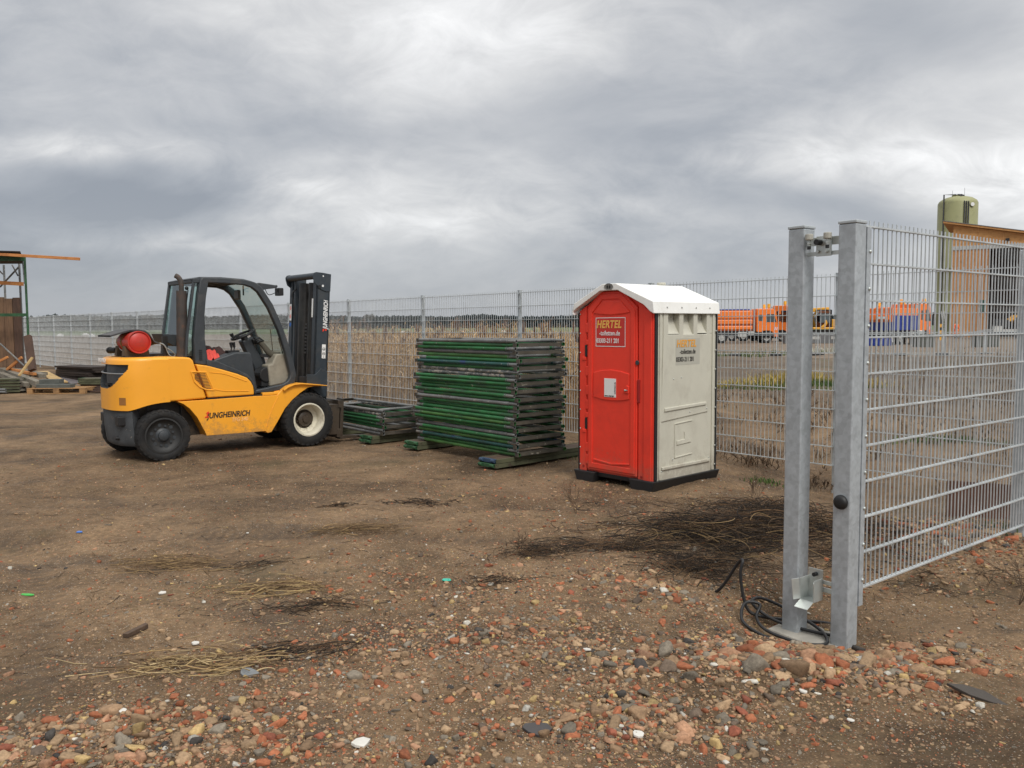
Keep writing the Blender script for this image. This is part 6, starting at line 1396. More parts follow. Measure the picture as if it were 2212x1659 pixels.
for (cx, cy, rx, ry, n_, l1, z1, wd_, cols, an, lab) in (
        (-1.50, 3.88, .38, .16, 150, .34, .045, .0058, ST, 0.15, 'pale straw stalks in a loose heap nearest the bottom left corner'),
        (-1.05, 4.02, .26, .10, 60, .36, .035, .0055, DK, 0.35, 'dark twigs beside the pale straw heap at lower left'),
        (-2.35, 5.58, .36, .16, 170, .34, .035, .0048, ST[[1, 3, 3]], 0.05, 'brown stalks in a flat heap halfway towards the forklift'),
        (-1.45, 5.02, .30, .12, 110, .36, .035, .0058, ST[[1, 3, 0]], 0.1, 'tangled root stalks lying in the middle of the yard'),
        (-1.15, 4.68, .30, .10, 90, .28, .03, .004, DK, 0.0, 'thin dark stalks just below the tangled roots'),
        (-1.22, 6.50, .30, .10, 150, .30, .035, .0044, ST[[1, 3, 3]], 0.2, 'small brown stalk heap below the low frame stack'),
        (-1.78, 5.6, .2, .08, 30, .3, .02, .0045, DK, 0.7, 'few dark sticks between the two brown stalk heaps'),
        (-0.85, 7.55, .30, .10, 90, .16, .03, .006, DK, 0.1, 'dark clod of roots on bare soil before the tall stack'),
        (-1.55, 7.35, .16, .07, 50, .12, .02, .006, DK, 0.1, 'small dark clod of roots right of the tyre tracks'),
        (-0.12, 5.05, .22, .08, 60, .2, .02, .004, DK, 0.1, 'little dark stalk heap beside the turquoise plastic scrap')):
    t_ = twigs('twig_heap', [twig_set(rg, n_, cx, cy, rx, ry, .06, l1, z1, wd_, cols, an, 0.55)], TWM, None); tag(t_, lab, 'twigs', 'small heaps of twigs in the yard')
# upright withered sprigs
for (cx, cy, h, lab) in ((0.05, 5.72, .24, 'thin leafless sprig standing in the dark brush at its left end'), (0.55, 7.05, .38, 'thin withered sprig standing between cabin and brush heap'), (2.95, 4.72, .42, 'wispy dry sprig under the mesh bay'), (2.18, 7.3, .42, 'tall withered sprig standing just left of the lone gate post'), (3.2, 4.9, .36, 'wispy dry sprig near the right edge under the mesh bay')):
    mb = MB(); rr_ = random.Random(int(cx*100)); zb = float(height(cx, cy))
    def grow(p, d, L_, r, dep):
        q = p+d*L_; mb.tube([p, (p+q)/2+Vector((rr_.uniform(-1, 1), rr_.uniform(-1, 1), 0))*L_*0.08, q], r, 4, taper=[1, .9, .7])
        if dep:
            for _ in range(3): grow(p.lerp(q, rr_.uniform(.4, 1)), (d+Vector((rr_.uniform(-.8, .8), rr_.uniform(-.8, .8), rr_.uniform(-.1, .5)))).normalized(), L_*.6, r*.7, dep-1)
    for _ in range(4): grow(Vector((0, 0, -0.01)), Vector((rr_.uniform(-.5, .5), rr_.uniform(-.5, .5), 1)).normalized(), h*.45, .0022, 3)
    o = mb.build('dry_sprig', pmat('sprig_bark', (0.10, 0.065, 0.04), 0.9)); o.location = (cx, cy, zb); tag(o, lab, 'sprig')
# odd bits lying in the yard
def bit(name, lab, cat, loc, pts, th_, mat, rz=0, tilt=0.1):
    mb = MB(); mb.prism(pts, 0, th_, 'xy'); o = mb.build(name, mat, bevel=min(0.002, th_*0.3)); z = float(height(loc[0], loc[1])); o.location = (loc[0], loc[1], z+0.004); o.rotation_euler = (tilt, tilt*0.6, rz); tag(o, lab, cat)
def irr(r, n_, seed, ax=1.0):
    q_ = random.Random(seed); return [(r*ax*q_.uniform(.65, 1.15)*math.cos(2*math.pi*i/n_), r*q_.uniform(.65, 1.15)*math.sin(2*math.pi*i/n_)) for i in range(n_)]
bit('slate_shard', 'curved dark slate shard on the rubble in front of the right post', 'slate', (2.02, 3.50), [(-.12, .02), (-.05, .045), (.03, .04), (.12, -.02), (.06, -.03), (-.03, -.02)], .014, pmat('slate', (0.06, 0.05, 0.042), .7, bump=.3), -0.45, .22)
bit('plastic_scrap', 'turquoise plastic scrap on bare soil in the middle of the yard', 'plastic', (-0.42, 5.10), irr(.026, 7, 3, 1.5), .006, pmat('turquoise_plastic', (0.03, 0.42, 0.30), .4))
bit('plastic_scrap', 'bright green plastic strip near the left edge', 'plastic', (-2.98, 4.98), irr(.018, 7, 4, 2.6), .005, pmat('green_plastic', (0.05, 0.40, 0.06), .4))
bit('plastic_scrap', 'tiny blue plastic scrap towards the left edge', 'plastic', (-3.42, 6.42), irr(.02, 6, 5, 1.4), .006, pmat('blue_plastic', (0.05, 0.16, 0.5), .4))
bit('foil_scrap', 'crumpled grey foil scraps beside the pale straw heap', 'foil', (-1.24, 3.76), irr(.032, 9, 6, 1.5), .010, pmat('grey_foil', (0.20, 0.21, 0.215), .5, metal=.3, bump=1.0, bscale=20), 0.2, .3)
bit('wood_stub', 'short dark timber stub lying at lower left', 'timber', (-2.02, 4.32), [(-.016, -.075), (.014, -.07), (.018, .07), (-.010, .08)], .024, PLANKW, -0.35, .05)
bit('tile_shard', 'dark roof tile shard in the brick rubble by the bottom edge', 'tile', (0.10, 3.22), irr(.05, 8, 8, 1.4), .012, pmat('dark_tile', (0.055, 0.05, 0.05), .6))
q_ = random.Random(3)
for i, (u, v, sz, lab) in enumerate(((780, 1618, .050, 'large white limestone chip at the bottom left of centre'), (423, 1388, .036, 'white chip above the pale straw heap'), (350, 1282, .034, 'flat white chip left of the tangled roots'), (1735, 1497, .034, 'white chip below the lone gate post'), (1838, 1550, .026, 'small white chip at the rim of the big rubble pile'), (1378, 1597, .040, 'pointed white chip in the bottom rubble'), (265, 1535, .026, 'white chip in the brick rubble at bottom left'), (1268, 1415, .03, 'pale chip below the brush heap'), (535, 1150, .02, 'tiny white chip in mid yard'))):
    p = at(u, v, 4); dd = (p-Vector((0, 0, CAMH))); p = Vector((0, 0, CAMH))+dd*(-CAMH/dd.z)
    bit('white_chip', lab, 'stone chip', (p.x, p.y), irr(sz*.6, 7, 20+i, 1.25), sz*.25, pmat('lime_chip', (0.62, 0.60, 0.55), .8, var=.2), q_.uniform(0, 3), .12)
# rusty steel sheet behind the mesh bay
a = at(2060, 1085, 7.5)
t_ = MB(); t_.box(0, 0, 0, 0.75, 0.02, 0.36); o = t_.build('rusty_plate', RUSTP, bevel=.004); o.location = (3.72, 7.0, -0.08); o.rotation_euler = (R_(-12), 0, R_(-28)); tag(o, 'rust brown steel sheet standing behind the mesh bay', 'steel sheet')
# ---------- left: scaffold tower, boards, timber pile
SCY = 22.4
def P3(u, v, y=SCY): return at(u, v, y)
tw = thing('scaffold_tower', 'green painted scaffold tower with a plank deck at the left edge', 'scaffold', (0, 0, 0))
def tpost(u, y, vt, name='standard', r=.03, mat=GREENF, zb=-0.02):
    a = at(u, vt, y); mb = MB(); mb.cyl((a.x, a.y, zb), (a.x, a.y, a.z), r, n=10); mb.build(name, mat, tw, smooth=40); return a
pA = tpost(53, 22.2, 554); pB = tpost(41, 23.6, 562, mat=GREYP); pC = tpost(8, 25.2, 572, mat=GREYP)
pE = tpost(-150, 22.2, 552); pF = tpost(-160, 23.6, 560, mat=GREYP)
dz_ = P3(53, 560).z
mb = MB(); mb.box(pE.x, 22.15, dz_-.06, pA.x, 22.20, dz_+.07); lo_ = at(0, 680, 22.2).z; mb.box(pE.x, 22.15, lo_-.045, pA.x, 22.20, lo_+.035); mb.build('ledger', GREENF, tw)
mb = MB(); xb_ = at(48, 560, 23.3).x; mb.prism([(pE.x, 22.2), (pA.x-.03, 22.2), (xb_, 23.3), (pE.x, 23.3)], dz_-.05, dz_-.01, 'xy'); mb.build('deck', PLANKD, tw)
mb = MB(); mb.add([(pE.x, 21.9, dz_+.26), (pA.x+.07, 21.9, dz_+.17), (xb_, 23.3, dz_+.17), (pE.x, 23.3, dz_+.26), (pE.x, 21.9, dz_+.22), (pA.x+.07, 21.9, dz_+.14), (xb_, 23.3, dz_+.14), (pE.x, 23.3, dz_+.22)], [(0, 1, 2, 3), (7, 6, 5, 4), (0, 4, 5, 1), (1, 5, 6, 2), (2, 6, 7, 3), (3, 7, 4, 0)]); mb.build('deck_cover', PLANKD, tw)
mb = MB(); mb.tube([(pB.x, 23.6, dz_-.1), at(0, 620, 23.6)], .025, 8); mb.tube([at(26, 572, 23.6), at(39, 596, 23.6)], .02, 8); mb.tube([at(-14, 572, 24.5), at(6, 592, 25)], .02, 8); mb.tube([at(49, 565, 22.4), at(53, 612, 22.2)], .018, 8); mb.tube([at(0, 742, 22), at(52, 790, 22)], .022, 8); mb.build('brace', GREYP, tw, smooth=40)
def board(name, lab, cat, a, b, wd_, th_, mat, grp=None, up_=(0, 0, 1)):
    a, b = Vector(a), Vector(b); d = b-a; mb = MB(); L_ = d.length
    mb.box(0, -wd_/2, -th_/2, L_, wd_/2, th_/2); o = mb.build(name, mat, bevel=.004); x_ = d.normalized(); u_ = Vector(up_); y_ = u_.cross(x_).normalized(); z_ = x_.cross(y_)
    M_ = Matrix((x_, y_, z_)).transposed().to_4x4(); M_.translation = a; o.matrix_world = M_
    tag(o, lab, cat, grp); return o
board('long_timber', 'long fresh orange timber jutting out to the right of the scaffold deck', 'timber', at(-40, 547, 22.0), at(172, 559.5, 21.8), .06, .075, PLANKO)
board('short_timber', 'orange timber rail under the scaffold deck', 'timber', at(-30, 609, 22.7), at(50, 613.5, 22.5), .05, .10, PLANKO)
for i, (u0, u1, v0, m_, lab) in enumerate(((-60, -8, 640, PLANKB, 'brown formwork board standing upright, half out of the left edge'), (-7, 8.4, 642, PLANKB, 'narrow reddish brown board standing upright at the left edge'), (9.2, 27, 645, PLANKB, 'light brown board standing upright in the middle of the row'), (28.5, 44.5, 643, PLANKDV, 'darkest brown board standing upright at the right end of the row'))):
    a, b = at(u0, v0, 22.7), at(u1, v0, 22.7); zb = .12
    mb = MB(); mb.box(a.x, 22.66, zb, b.x, 22.72, a.z); tag(mb.build('upright_board', m_, bevel=.004), lab, 'board', 'boards standing upright in the scaffold')
board('leaning_board', 'thick sawn off plank with a pale top leaning right of the scaffold post', 'board', at(70, 800, 21.6), at(60, 726, 22.0), .17, .12, PLANKDV, up_=(0, 1, 0))
GT = 'timbers heaped at the left of the yard'
def pb(u0, v0, y0, u1, v1, y1, w_, t_, m_, nm, lab, cat='timber'): return board(nm, lab, cat, at(u0, v0, y0), at(u1, v1, y1), w_, t_, m_, GT)
pb(15, 799, 22.2, 47, 772, 22.0, .05, .07, PLANKO, 'orange_batten', 'orange batten leaning up to the left of the other leaning batten')
pb(41, 812, 20.9, 70, 772, 21.2, .06, .05, PLANKY, 'orange_batten', 'yellowish batten leaning steeply over the grey beams')
pb(-20, 790, 21.8, 17, 771, 21.8, .05, .06, PLANKO, 'orange_batten', 'orange batten sticking in from the left edge')
pb(4, 799, 22.6, 84, 829, 20.7, .16, .13, PLANKG, 'grey_beam', 'long grey weathered beam running down to the concrete blocks')
pb(0, 807, 22.0, 60, 831, 20.9, .16, .10, PLANKG, 'grey_beam', 'grey weathered beam lying left of the long one')
pb(28, 797, 22.8, 92, 812, 21.8, .20, .10, PLANKG, 'grey_beam', 'grey beam on top of the heap with a broken end')
pb(22, 798, 22.3, 75, 808, 21.6, .10, .07, PLANKO, 'orange_plank', 'fresh orange plank lying across the grey beams', 'plank')
pb(58, 806, 22.6, 96, 808, 22.4, .22, .10, PLANKG, 'grey_beam', 'short grey block end right of the orange plank')
pb(90, 803, 23.2, 133, 826, 21.4, .30, .035, PLANKY, 'pale_board', 'wide pale yellow board slanting down to the right', 'board')
pb(118, 810, 23.0, 176, 828, 21.6, .50, .03, GREYMET, 'metal_sheet', 'purplish grey sheet slanting in front of the dark board stack', 'sheet')
pb(30, 842, 21.4, 60, 842, 21.0, .4, .04, PLANKG, 'short_plank', 'short weathered plank beside the pallet at left', 'plank')
pb(150, 826, 21.8, 190, 839, 21.2, .12, .04, PLANKG, 'short_plank', 'grey plank end right of the lower concrete block', 'plank')
pb(135, 826, 21.9, 180, 830, 21.5, .10, .05, PLANKO, 'orange_plank', 'orange brown plank behind the pallet', 'plank')
for i, (u0, u1, v0, v1, lab) in enumerate(((78, 151, 830, 843, 'dark grey concrete block, the long lower one on the pallet'), (84, 127, 819.5, 831, 'dark grey concrete block with a notch, the short upper one'))):
    a, b = at(u0, v1, 20.6+.1*i), at(u1, v0, 20.6+.1*i); mb = MB(); mb.box(a.x, a.y, a.z, b.x, a.y+.25, b.z); o = mb.build('concrete_block', CONCD, bevel=.012); tag(o, lab, 'concrete block', 'concrete blocks on the pallet')
a, b = at(58, 852, 20.5), at(181, 839, 20.5)
pal = thing('wooden_pallet', 'yellowish wooden pallet carrying two concrete blocks', 'pallet', (a.x, 20.5, 0), R_(2)); Lp = b.x-a.x
for k in range(5): MB().box(0, k*.2, .125, Lp, k*.2+.12, .147).build('deck_board', PALLET, pal, bevel=.002)
for x_ in (0.0, Lp/2-.07, Lp-.14):
    for y_ in (0, .4, .8): MB().box(x_, y_, .022, x_+.14, y_+.12, .124).build('block', PALLET, pal, bevel=.003)
for y_ in (0, .4, .8): MB().box(0, y_, 0, Lp, y_+.12, .021).build('bottom_board', PALLET, pal, bevel=.002)
for k in range(5):
    a = at(-24, 848-k*6.4, 20.9)
    deck_plank((a.x, 20.75, .03+k*.075), R_(4), 0.0+(at(48, 848, 20.9).x-a.x), GREENF, ('lowest', 'second lowest', 'middle', 'second highest', 'topmost')[k]+' green edged scaffold plank in the stack at the left edge', 'green edged planks stacked at the left edge', PLANKG)
for k in range(4):
    mb = MB(); a = at(-30+0*k, 845, 20.6); mb.pipe((a.x, 20.6-.0, .06+.06*(k % 2)), (at(10+(k//2)*9, 845, 20.6).x, 20.55-.06*(k//2), .06+.06*(k % 2)), .027, .022, 12)
    tag(mb.build('steel_tube', GREYP, smooth=40), ('lower left', 'upper left', 'lower right', 'upper right')[k]+' grey steel tube of the bundle in front of the left plank stack', 'tube', 'steel tubes by the left plank stack')
for k in range(10):
    a = at(150, 819, 23.0); b = at(229, 821, 22.0)
    board('dark_board', f'dark wet board, {ORD[9-k]} from the top in the stack left of the forklift', 'board', (a.x+rnd.uniform(-.06, .06), a.y, .12+k*.052), (b.x+rnd.uniform(-.12, .12), b.y, .12+k*.052), .75, .046, PLANKD, 'dark boards stacked by the fence')
for k in range(2): board('timber_bearer', ('left', 'right')[k]+' dark bearer under the dark board stack', 'timber', (at(150+60*k, 815, 22.6).x, 22.0, .05), (at(150+60*k, 815, 22.6).x+.2, 23.2, .05), .1, .1, PLANKD, 'bearers under the dark board stack')
for k in range(3):
    a = at(170, 829, 21.2)
    deck_plank((a.x, 21.2, .19+k*.055), R_(-6), .95, GREENF, ('lower', 'middle', 'upper')[k]+' green edged scaffold plank on the rusty heap behind the forklift', 'green edged planks behind the forklift', PLANKG)
for k in range(4):
    a = at(155+k*4, 840-k*3.5, 21.1); b = at(236, 845-k*4, 20.9); board('rust_brown_plank', ('lowest', 'second', 'third', 'topmost')[k]+' rust brown plank in the heap left of the forklift wheel', 'plank', (a.x, a.y+.1*k, .03+.045*k), (b.x, b.y+.1*k, .03+.045*k), .22, .04, PLANKDV, 'rust brown planks behind the forklift')
# ---------- far right: yard with vehicles, barn and silo
ORG = pmat('truck_orange', (0.86, 0.20, 0.02), .45, var=.05, coat=.2); BLU = pmat('truck_blue', (0.012, 0.035, 0.24), .45, var=.1)
YLW = pmat('excavator_yellow', (0.72, 0.36, 0.03), .5, var=.1); GRYV = pmat('vehicle_grey', (0.16, 0.165, 0.17), .5, var=.15)
AMB = pmat('amber_lens', (0.85, 0.42, 0.03), .3); CHASS = pmat('chassis_black', (0.02, 0.02, 0.021), .6, var=.3); PALEG = pmat('pale_grey_plate', (0.45, 0.45, 0.43), .6)
def vwheel(par, x, y, r, w_=.3, sgn=-1):
    e = bpy.data.objects.new('wheel', None); col.objects.link(e); e.parent = par; e.location = (x, y, r)
    MB().lathe([(r*.55, sgn*w_/2), (r*.9, sgn*w_/2), (r, sgn*w_*.35), (r, -sgn*w_*.35), (r*.9, -sgn*w_/2), (r*.5, -sgn*w_/2)], (0, 0, 0), (0, 1, 0), 24).build('tyre', CHASS, e, smooth=40)
    MB().lathe([(r*.56, sgn*w_*.48), (r*.50, sgn*w_*.46), (r*.46, sgn*w_*.3), (r*.2, sgn*w_*.32), (r*.18, sgn*w_*.5), (0, sgn*w_*.5)], (0, 0, 0), (0, 1, 0), 20).build('rim', PALEG, e, smooth=40)
def truck(lab, loc, rz, body, H=3.05, L_=7.6, tip='bands', front_marks=True):
    t_ = thing('municipal_truck', lab, 'truck', loc, rz, 'trucks parked in the depot yard')
    # origin below the front bumper, x forward, so the body runs to -x; camera side is -y
    cabl = 1.9; Wd = 2.4
    cp_ = [(-cabl, 1.0), (-cabl, H-.02), (-.55, H-.02), (-.22, H-.25), (-.06, 1.75), (0, 1.35), (0, .55), (-.35, .55), (-.5, .95), (-.72, 1.08), (-1.3, 1.08), (-1.5, .95)]
    cab = MB().prism(cp_, -Wd/2, Wd/2, 'xz').build('cab', ORG, t_, bevel=.05, seg=2)
    for sg in (-1, 1):
        MB().prism([(-1.05, H-.5), (-.42, H-.5), (-.18, 1.85), (-1.05, 1.85)], sg*Wd/2-.012, sg*Wd/2+.012, 'xz').build('side_window', GLASSD, cab)
        MB().prism([(-1.75, H-.55), (-1.35, H-.55), (-1.35, 1.95), (-1.75, 1.95)], sg*Wd/2-.012, sg*Wd/2+.012, 'xz').build('side_window', GLASSD, cab)
        MB().box(.02, sg*Wd/2-.05, 1.9, .14, sg*(Wd/2+.22), 2.55).build('mirror', BLACKM, cab, bevel=.02)
        MB().prism([(-1.42, .50), (-.60, .50), (-.62, .95), (-.75, 1.10), (-1.27, 1.10), (-1.40, .95)], sg*Wd/2-.02, sg*(Wd/2+.02), 'xz').build('wheel_arch', CHASS, cab)
    mb = MB(); mb.add([(-.20, -1.08, H-.28), (-.20, 1.08, H-.28), (-.045, 1.08, 1.8), (-.045, -1.08, 1.8)], [(0, 1, 2, 3)]); w0 = mb.build('windscreen', GLASSD, cab, fix=False); w0.location = (.02, 0, 0)
    MB().box(-.3, -1.15, .42, .06, 1.15, .95).build('bumper', CHASS, cab, bevel=.04)
    for y_ in (-.85, .85): MB().box(.055, y_-.18, .62, .075, y_+.18, .78).build('headlight', PALEG, cab)
    if front_marks:
        for sg in (-1, 1):
            for k in range(4):
                mb = MB(); y0 = sg*.55; mb.prism([(y0+k*.11-.2, 1.2), (y0+k*.11-.13, 1.2), (y0+k*.11-.13+sg*.18, 1.48), (y0+k*.11-.2+sg*.18, 1.48)], -.02, .012, 'yz'); mb.build('warning_stripe', (LETR, WHITE)[k % 2], cab)
        for k in range(4):
            mb = MB(); mb.prism([(-.42+k*.07, 1.15), (-.35+k*.07, 1.15), (-.30+k*.07, 1.42), (-.37+k*.07, 1.42)], -Wd/2-.006, -Wd/2, 'xz'); mb.build('warning_stripe', (LETR, WHITE)[k % 2], cab)
    for y_ in (-.95, .95):
        mb = MB(); mb.cyl((-.8, y_, H-.03), (-.8, y_, H+.07), .09, n=10); mb.cyl((-.8, y_, H+.07), (-.8, y_, H+.40), .16, .13, n=12); mb.build('beacon', AMB, cab, smooth=40)
    mb = MB(); mb.box(-L_, -.45, .65, -.5, .45, .98); mb.box(-L_+.1, -1.1, .9, -cabl-.1, 1.1, 1.08); mb.build('chassis', CHASS, t_)
    mb = MB(); mb.cyl((-cabl-.18, -1.0, 1.0), (-cabl-.18, -1.0, H-.1), .07, n=8); mb.build('exhaust_stack', PALEG, t_)
    mb = MB(); mb.box(-3.5, -1.18, .55, -2.75, -.8, 1.0); mb.build('tank_box', PALEG, t_, bevel=.03); mb = MB(); mb.box(-2.6, -1.16, .75, -2.1, -.85, 1.05); mb.build('battery_box', PALEG, t_, bevel=.02)
    for x_ in (-1.0, -4.9, -6.15):
        for sg in (-1, 1): vwheel(t_, x_, sg*1.02, .50, .32, sg)
    bx0, bx1 = -L_, -cabl-.35
    if tip == 'bands':
        for k, (z0, z1) in enumerate(((1.20, 1.52), (1.68, 2.08), (2.16, 2.86))):
            MB().box(bx0, -1.22, z0, bx1, 1.22, z1).build('body_band', ORG, t_, bevel=.06)
        MB().box(bx0+.05, -1.15, 1.10, bx1-.05, 1.15, 2.9).build('tipper_body', pmat('truck_dark_orange', (0.40, 0.08, 0.012), .6), t_)
        MB().box(bx0+.2, -1.0, 2.9, bx1-.2, 1.0, 3.02).build('tarpaulin', BLU, t_, bevel=.05)
    else:
        MB().prism([(bx0, 1.75), (bx1, 1.75), (bx1, 2.85), (bx0-.1, 2.85)], -1.2, 1.2, 'xz').build('hopper', ORG, t_, bevel=.03)
        MB().box(bx0, -1.22, 1.12, bx1, 1.22, 2.3).build('brine_tank', BLU, t_, bevel=.04)
        for k in range(4): MB().box(bx0+.2+k*(bx1-bx0-.4)/3.2, -1.25, 1.15, bx0+.28+k*(bx1-bx0-.4)/3.2, -1.215, 2.25).build('tank_rib', BLU, t_)
        MB().box(bx0-.5, -.9, .55, bx0-.02, .9, 1.1).build('spreader', CHASS, t_, bevel=.05); MB().box(bx0-.35, -1.0, 1.95, bx0-.01, 1.0, 2.28).build('rear_board', ORG, t_, bevel=.02)
        MB().box(bx0-.36, -.75, 2.02, bx0-.352, -.2, 2.2).build('rear_plate', WHITE, t_)
    return t_
p = at(1674, 741, 74); truck('orange tipper truck seen side on beside the white roofed cabin', (p.x, 74, 0), R_(-4), 'o')
p = at(1712, 738, 79); truck('taller orange truck whose cab shows behind the side on tipper', (p.x+.4, 79, 0), R_(-42), 'o', H=3.45)
p = at(1906, 744, 66); truck('orange and blue gritter truck seen from behind next to the right post', (p.x+3.2, 71.5, 0), R_(62), 'b', tip='hopper', L_=6.6, front_marks=False)
p = at(2012, 744, 66); truck('orange and blue gritter truck in three quarter view in front of the silo', (p.x, 68.5, 0), R_(38), 'b', H=3.25, tip='hopper', L_=6.2)
p = at(1897, 745, 62)
bb = thing('blue_trough', 'low blue steel container on the ground behind the gritter trucks', 'container', (p.x, 62, 0), R_(-5))
mb = MB(); mb.box(-.95, 0, 0, .95, 1.0, .55); mb.build('shell', BLU, bb, bevel=.02)
for k in range(7): MB().box(-.92+k*.29, -.03, .02, -.86+k*.29, 0, .53).build('rib', BLU, bb)
# excavator
p = at(1773, 738, 80)
ex = thing('wheeled_excavator', 'yellow wheeled excavator between the two square gate posts', 'excavator', (p.x, 80, 0), R_(0))
mb = MB(); mb.box(-1.2, -1.2, 1.15, 2.6, 1.2, 1.35); mb.box(.6, -1.15, 1.35, 2.7, 1.15, 2.1); mb.build('upper_carriage', YLW, ex, bevel=.08)
mb = MB(); mb.box(-1.4, -1.0, .6, 2.2, 1.0, 1.1); mb.build('undercarriage', CHASS, ex, bevel=.05)
for x_ in (-.95, 1.75):
    for sg in (-1, 1): vwheel(ex, x_, sg*1.05, .5, .4, sg)
mb = MB(); mb.prism([(-.9, 1.35), (-.95, 2.3), (-.6, 2.95), (.5, 2.95), (.55, 1.35)], -1.15, -.1, 'xz'); mb.build('cab', GLASSD, ex); mb = MB(); mb.prism([(-.62, 2.95), (.5, 2.95), (.5, 3.03), (-.62, 3.03)], -1.17, -.08, 'xz'); mb.prism([(.45, 1.35), (.58, 1.35), (.58, 3.0), (.45, 3.0)], -1.17, -.08, 'xz'); mb.build('cab_frame', BLACKM, ex)
mb = MB(); mb.bar((.3, .4, 1.6), (.8, .4, 3.1), .35, .45, up=(1, 0, 0)); mb.bar((.85, .4, 3.1), (-.9, .4, 3.0), .32, .38); mb.build('boom', YLW, ex, bevel=.04)
mb = MB(); mb.bar((-.8, .4, 3.1), (-1.35, .4, 1.2), .28, .32, up=(1, 0, 0)); mb.build('stick', YLW, ex, bevel=.04)
mb = MB(); mb.cyl((.3, .4, 2.8), (-.6, .4, 3.22), .06, n=8); mb.build('ram', PALEG, ex); mb = MB(); mb.prism([(-1.5, 1.2), (-1.0, 1.2), (-.9, .7), (-1.3, .5), (-1.6, .8)], .0, .8, 'xz'); mb.build('bucket', CHASS, ex)
mb = MB(); mb.prism([(-.55, 1.36), (-.05, 1.36), (.15, 1.75), (.05, 2.05), (-.1, 1.95), (-.15, 1.65)], -1.22, -1.16, 'xz'); mb.build('cab_step_cover', YLW, ex)
# low wall with white plates
p = at(1700, 724, 70); p2 = at(1862, 724, 72)
lw = thing('concrete_barrier', 'long low grey concrete barrier with white plates in front of the excavator', 'barrier', (p.x, 70.5, 0), R_(3))
MB().box(0, 0, 0, p2.x-p.x, .5, .75).build('wall', GRYV, lw, bevel=.03)
for k in range(4): MB().box(.6+k*1.7, -.03, .35, 1.3+k*1.7, -.002, .6).build('plate', PALEG, lw)
# temporary railing
p0 = at(1500, 770, 43)
rl = thing('site_railing', 'low metal site railing on black feet crossing the ground before the trucks', 'railing', (p0.x, 43, 0), R_(-3))
for k in range(9):
    x_ = k*2.1; MB().box(x_-.02, -.02, 0, x_+.02, .02, 1.2).build('post', GALVP, rl); MB().box(x_-.25, -.25, 0, x_+.25, .25, .11).build('foot', BLACKM, rl, bevel=.01)
mb = MB(); mb.box(-1, -.02, 1.17, 17.6, .02, 1.20); rl_ = mb.build('rail', GALVP, rl); MB().box(-1, -.02, 1.08, 17.6, .02, 1.10).build('rail', GALVP, rl); MB().box(-1, -.02, .12, 17.6, .02, .14).build('rail', GALVP, rl)
# concrete blocks, plates
for (u0, u1, v0, v1, lab) in ((2115, 2159, 725, 751, 'dark concrete ballast block standing before the grey trailer'), (1985, 2022, 722, 750, 'dark concrete ballast block before the gritter truck')):
    y_ = 57.5; a, b = at(u0, v1, y_), at(u1, v0, y_); mb = MB(); mb.box(a.x, y_, 0, b.x, y_+1, b.z); tag(mb.build('ballast_block', CONCD, bevel=.04), lab, 'concrete block', 'ballast blocks in the depot yard')
a = at(1970, 731, 64); b = at(1998, 714, 64); mb = MB(); mb.box(a.x, 64, 0.0, b.x, 64.5, b.z-.4); mb.box(a.x+.4, 64.05, b.z-.4, b.x, 64.45, b.z); tag(mb.build('metal_box', ZINC, bevel=.02), 'pale metal box beside the gritter truck wheel', 'box')
# trailer and loader
p = at(2134, 735, 88)
trl = thing('flatbed_trailer', 'long grey flatbed trailer with lowered ramp before the open barn', 'trailer', (p.x, 88, 0), R_(-4))
MB().box(0, -1.2, .72, 13, 1.2, 1.0).build('bed', PALEG, trl, bevel=.02); mb = MB(); mb.add([(0, -1.2, .95), (0, 1.2, .95), (-3.3, 1.2, .25), (-3.3, -1.2, .25), (0, -1.2, .85), (0, 1.2, .85), (-3.3, 1.2, .18), (-3.3, -1.2, .18)], [(0, 1, 2, 3), (7, 6, 5, 4), (0, 3, 7, 4), (1, 5, 6, 2), (2, 6, 7, 3), (0, 4, 5, 1)]); mb.build('ramp', GRYV, trl)
MB().box(.2, -1.0, 1.0, .9, -.4, 1.35).build('toolbox', PALEG, trl)
for x_ in (3.5, 4.6, 5.7): vwheel(trl, x_, -1.0, .42, .3, -1); vwheel(trl, x_, 1.0, .42, .3, 1)
p = at(2196, 702, 88)
ld = thing('wheel_loader', 'yellow wheel loader on the trailer, cut by the right edge', 'loader', (p.x, 88, 1.0), R_(-4))
for x_ in (0, 2.4):
    for sg in (-1, 1):
        e = bpy.data.objects.new('wheel', None); col.objects.link(e); e.parent = ld; e.location = (x_, sg*.8, .68)
        MB().lathe([(.38, sg*.2), (.62, sg*.2), (.68, sg*.12), (.68, -sg*.12), (.6, -sg*.2), (.3, -sg*.2)], (0, 0, 0), (0, 1, 0), 24).build('tyre', CHASS, e, smooth=40)
        MB().lathe([(.39, sg*.19), (.36, sg*.14), (.12, sg*.16), (0, sg*.2)], (0, 0, 0), (0, 1, 0), 20).build('rim', YLW, e, smooth=40)
MB().prism([(-.6, 1.0), (-.3, 1.5), (.4, 1.35), (1.0, 1.4), (3.2, 1.45), (3.2, .7), (-.2, .7)], -.55, .55, 'xz').build('body', YLW, ld, bevel=.05)
MB().prism([(.9, 1.4), (1.0, 2.5), (2.0, 2.5), (2.2, 1.4)], -.5, .5, 'xz').build('cab', GLASSD, ld); mb = MB(); mb.bar((.3, -.4, 1.3), (-1.4, -.4, .8), .15, .2); mb.bar((.3, .4, 1.3), (-1.4, .4, .8), .15, .2); mb.build('loader_arm', YLW, ld)
MB().prism([(-1.4, .2), (-1.3, 1.0), (-1.8, 1.1), (-2.1, .2)], -.95, .95, 'xz').build('bucket', CHASS, ld)
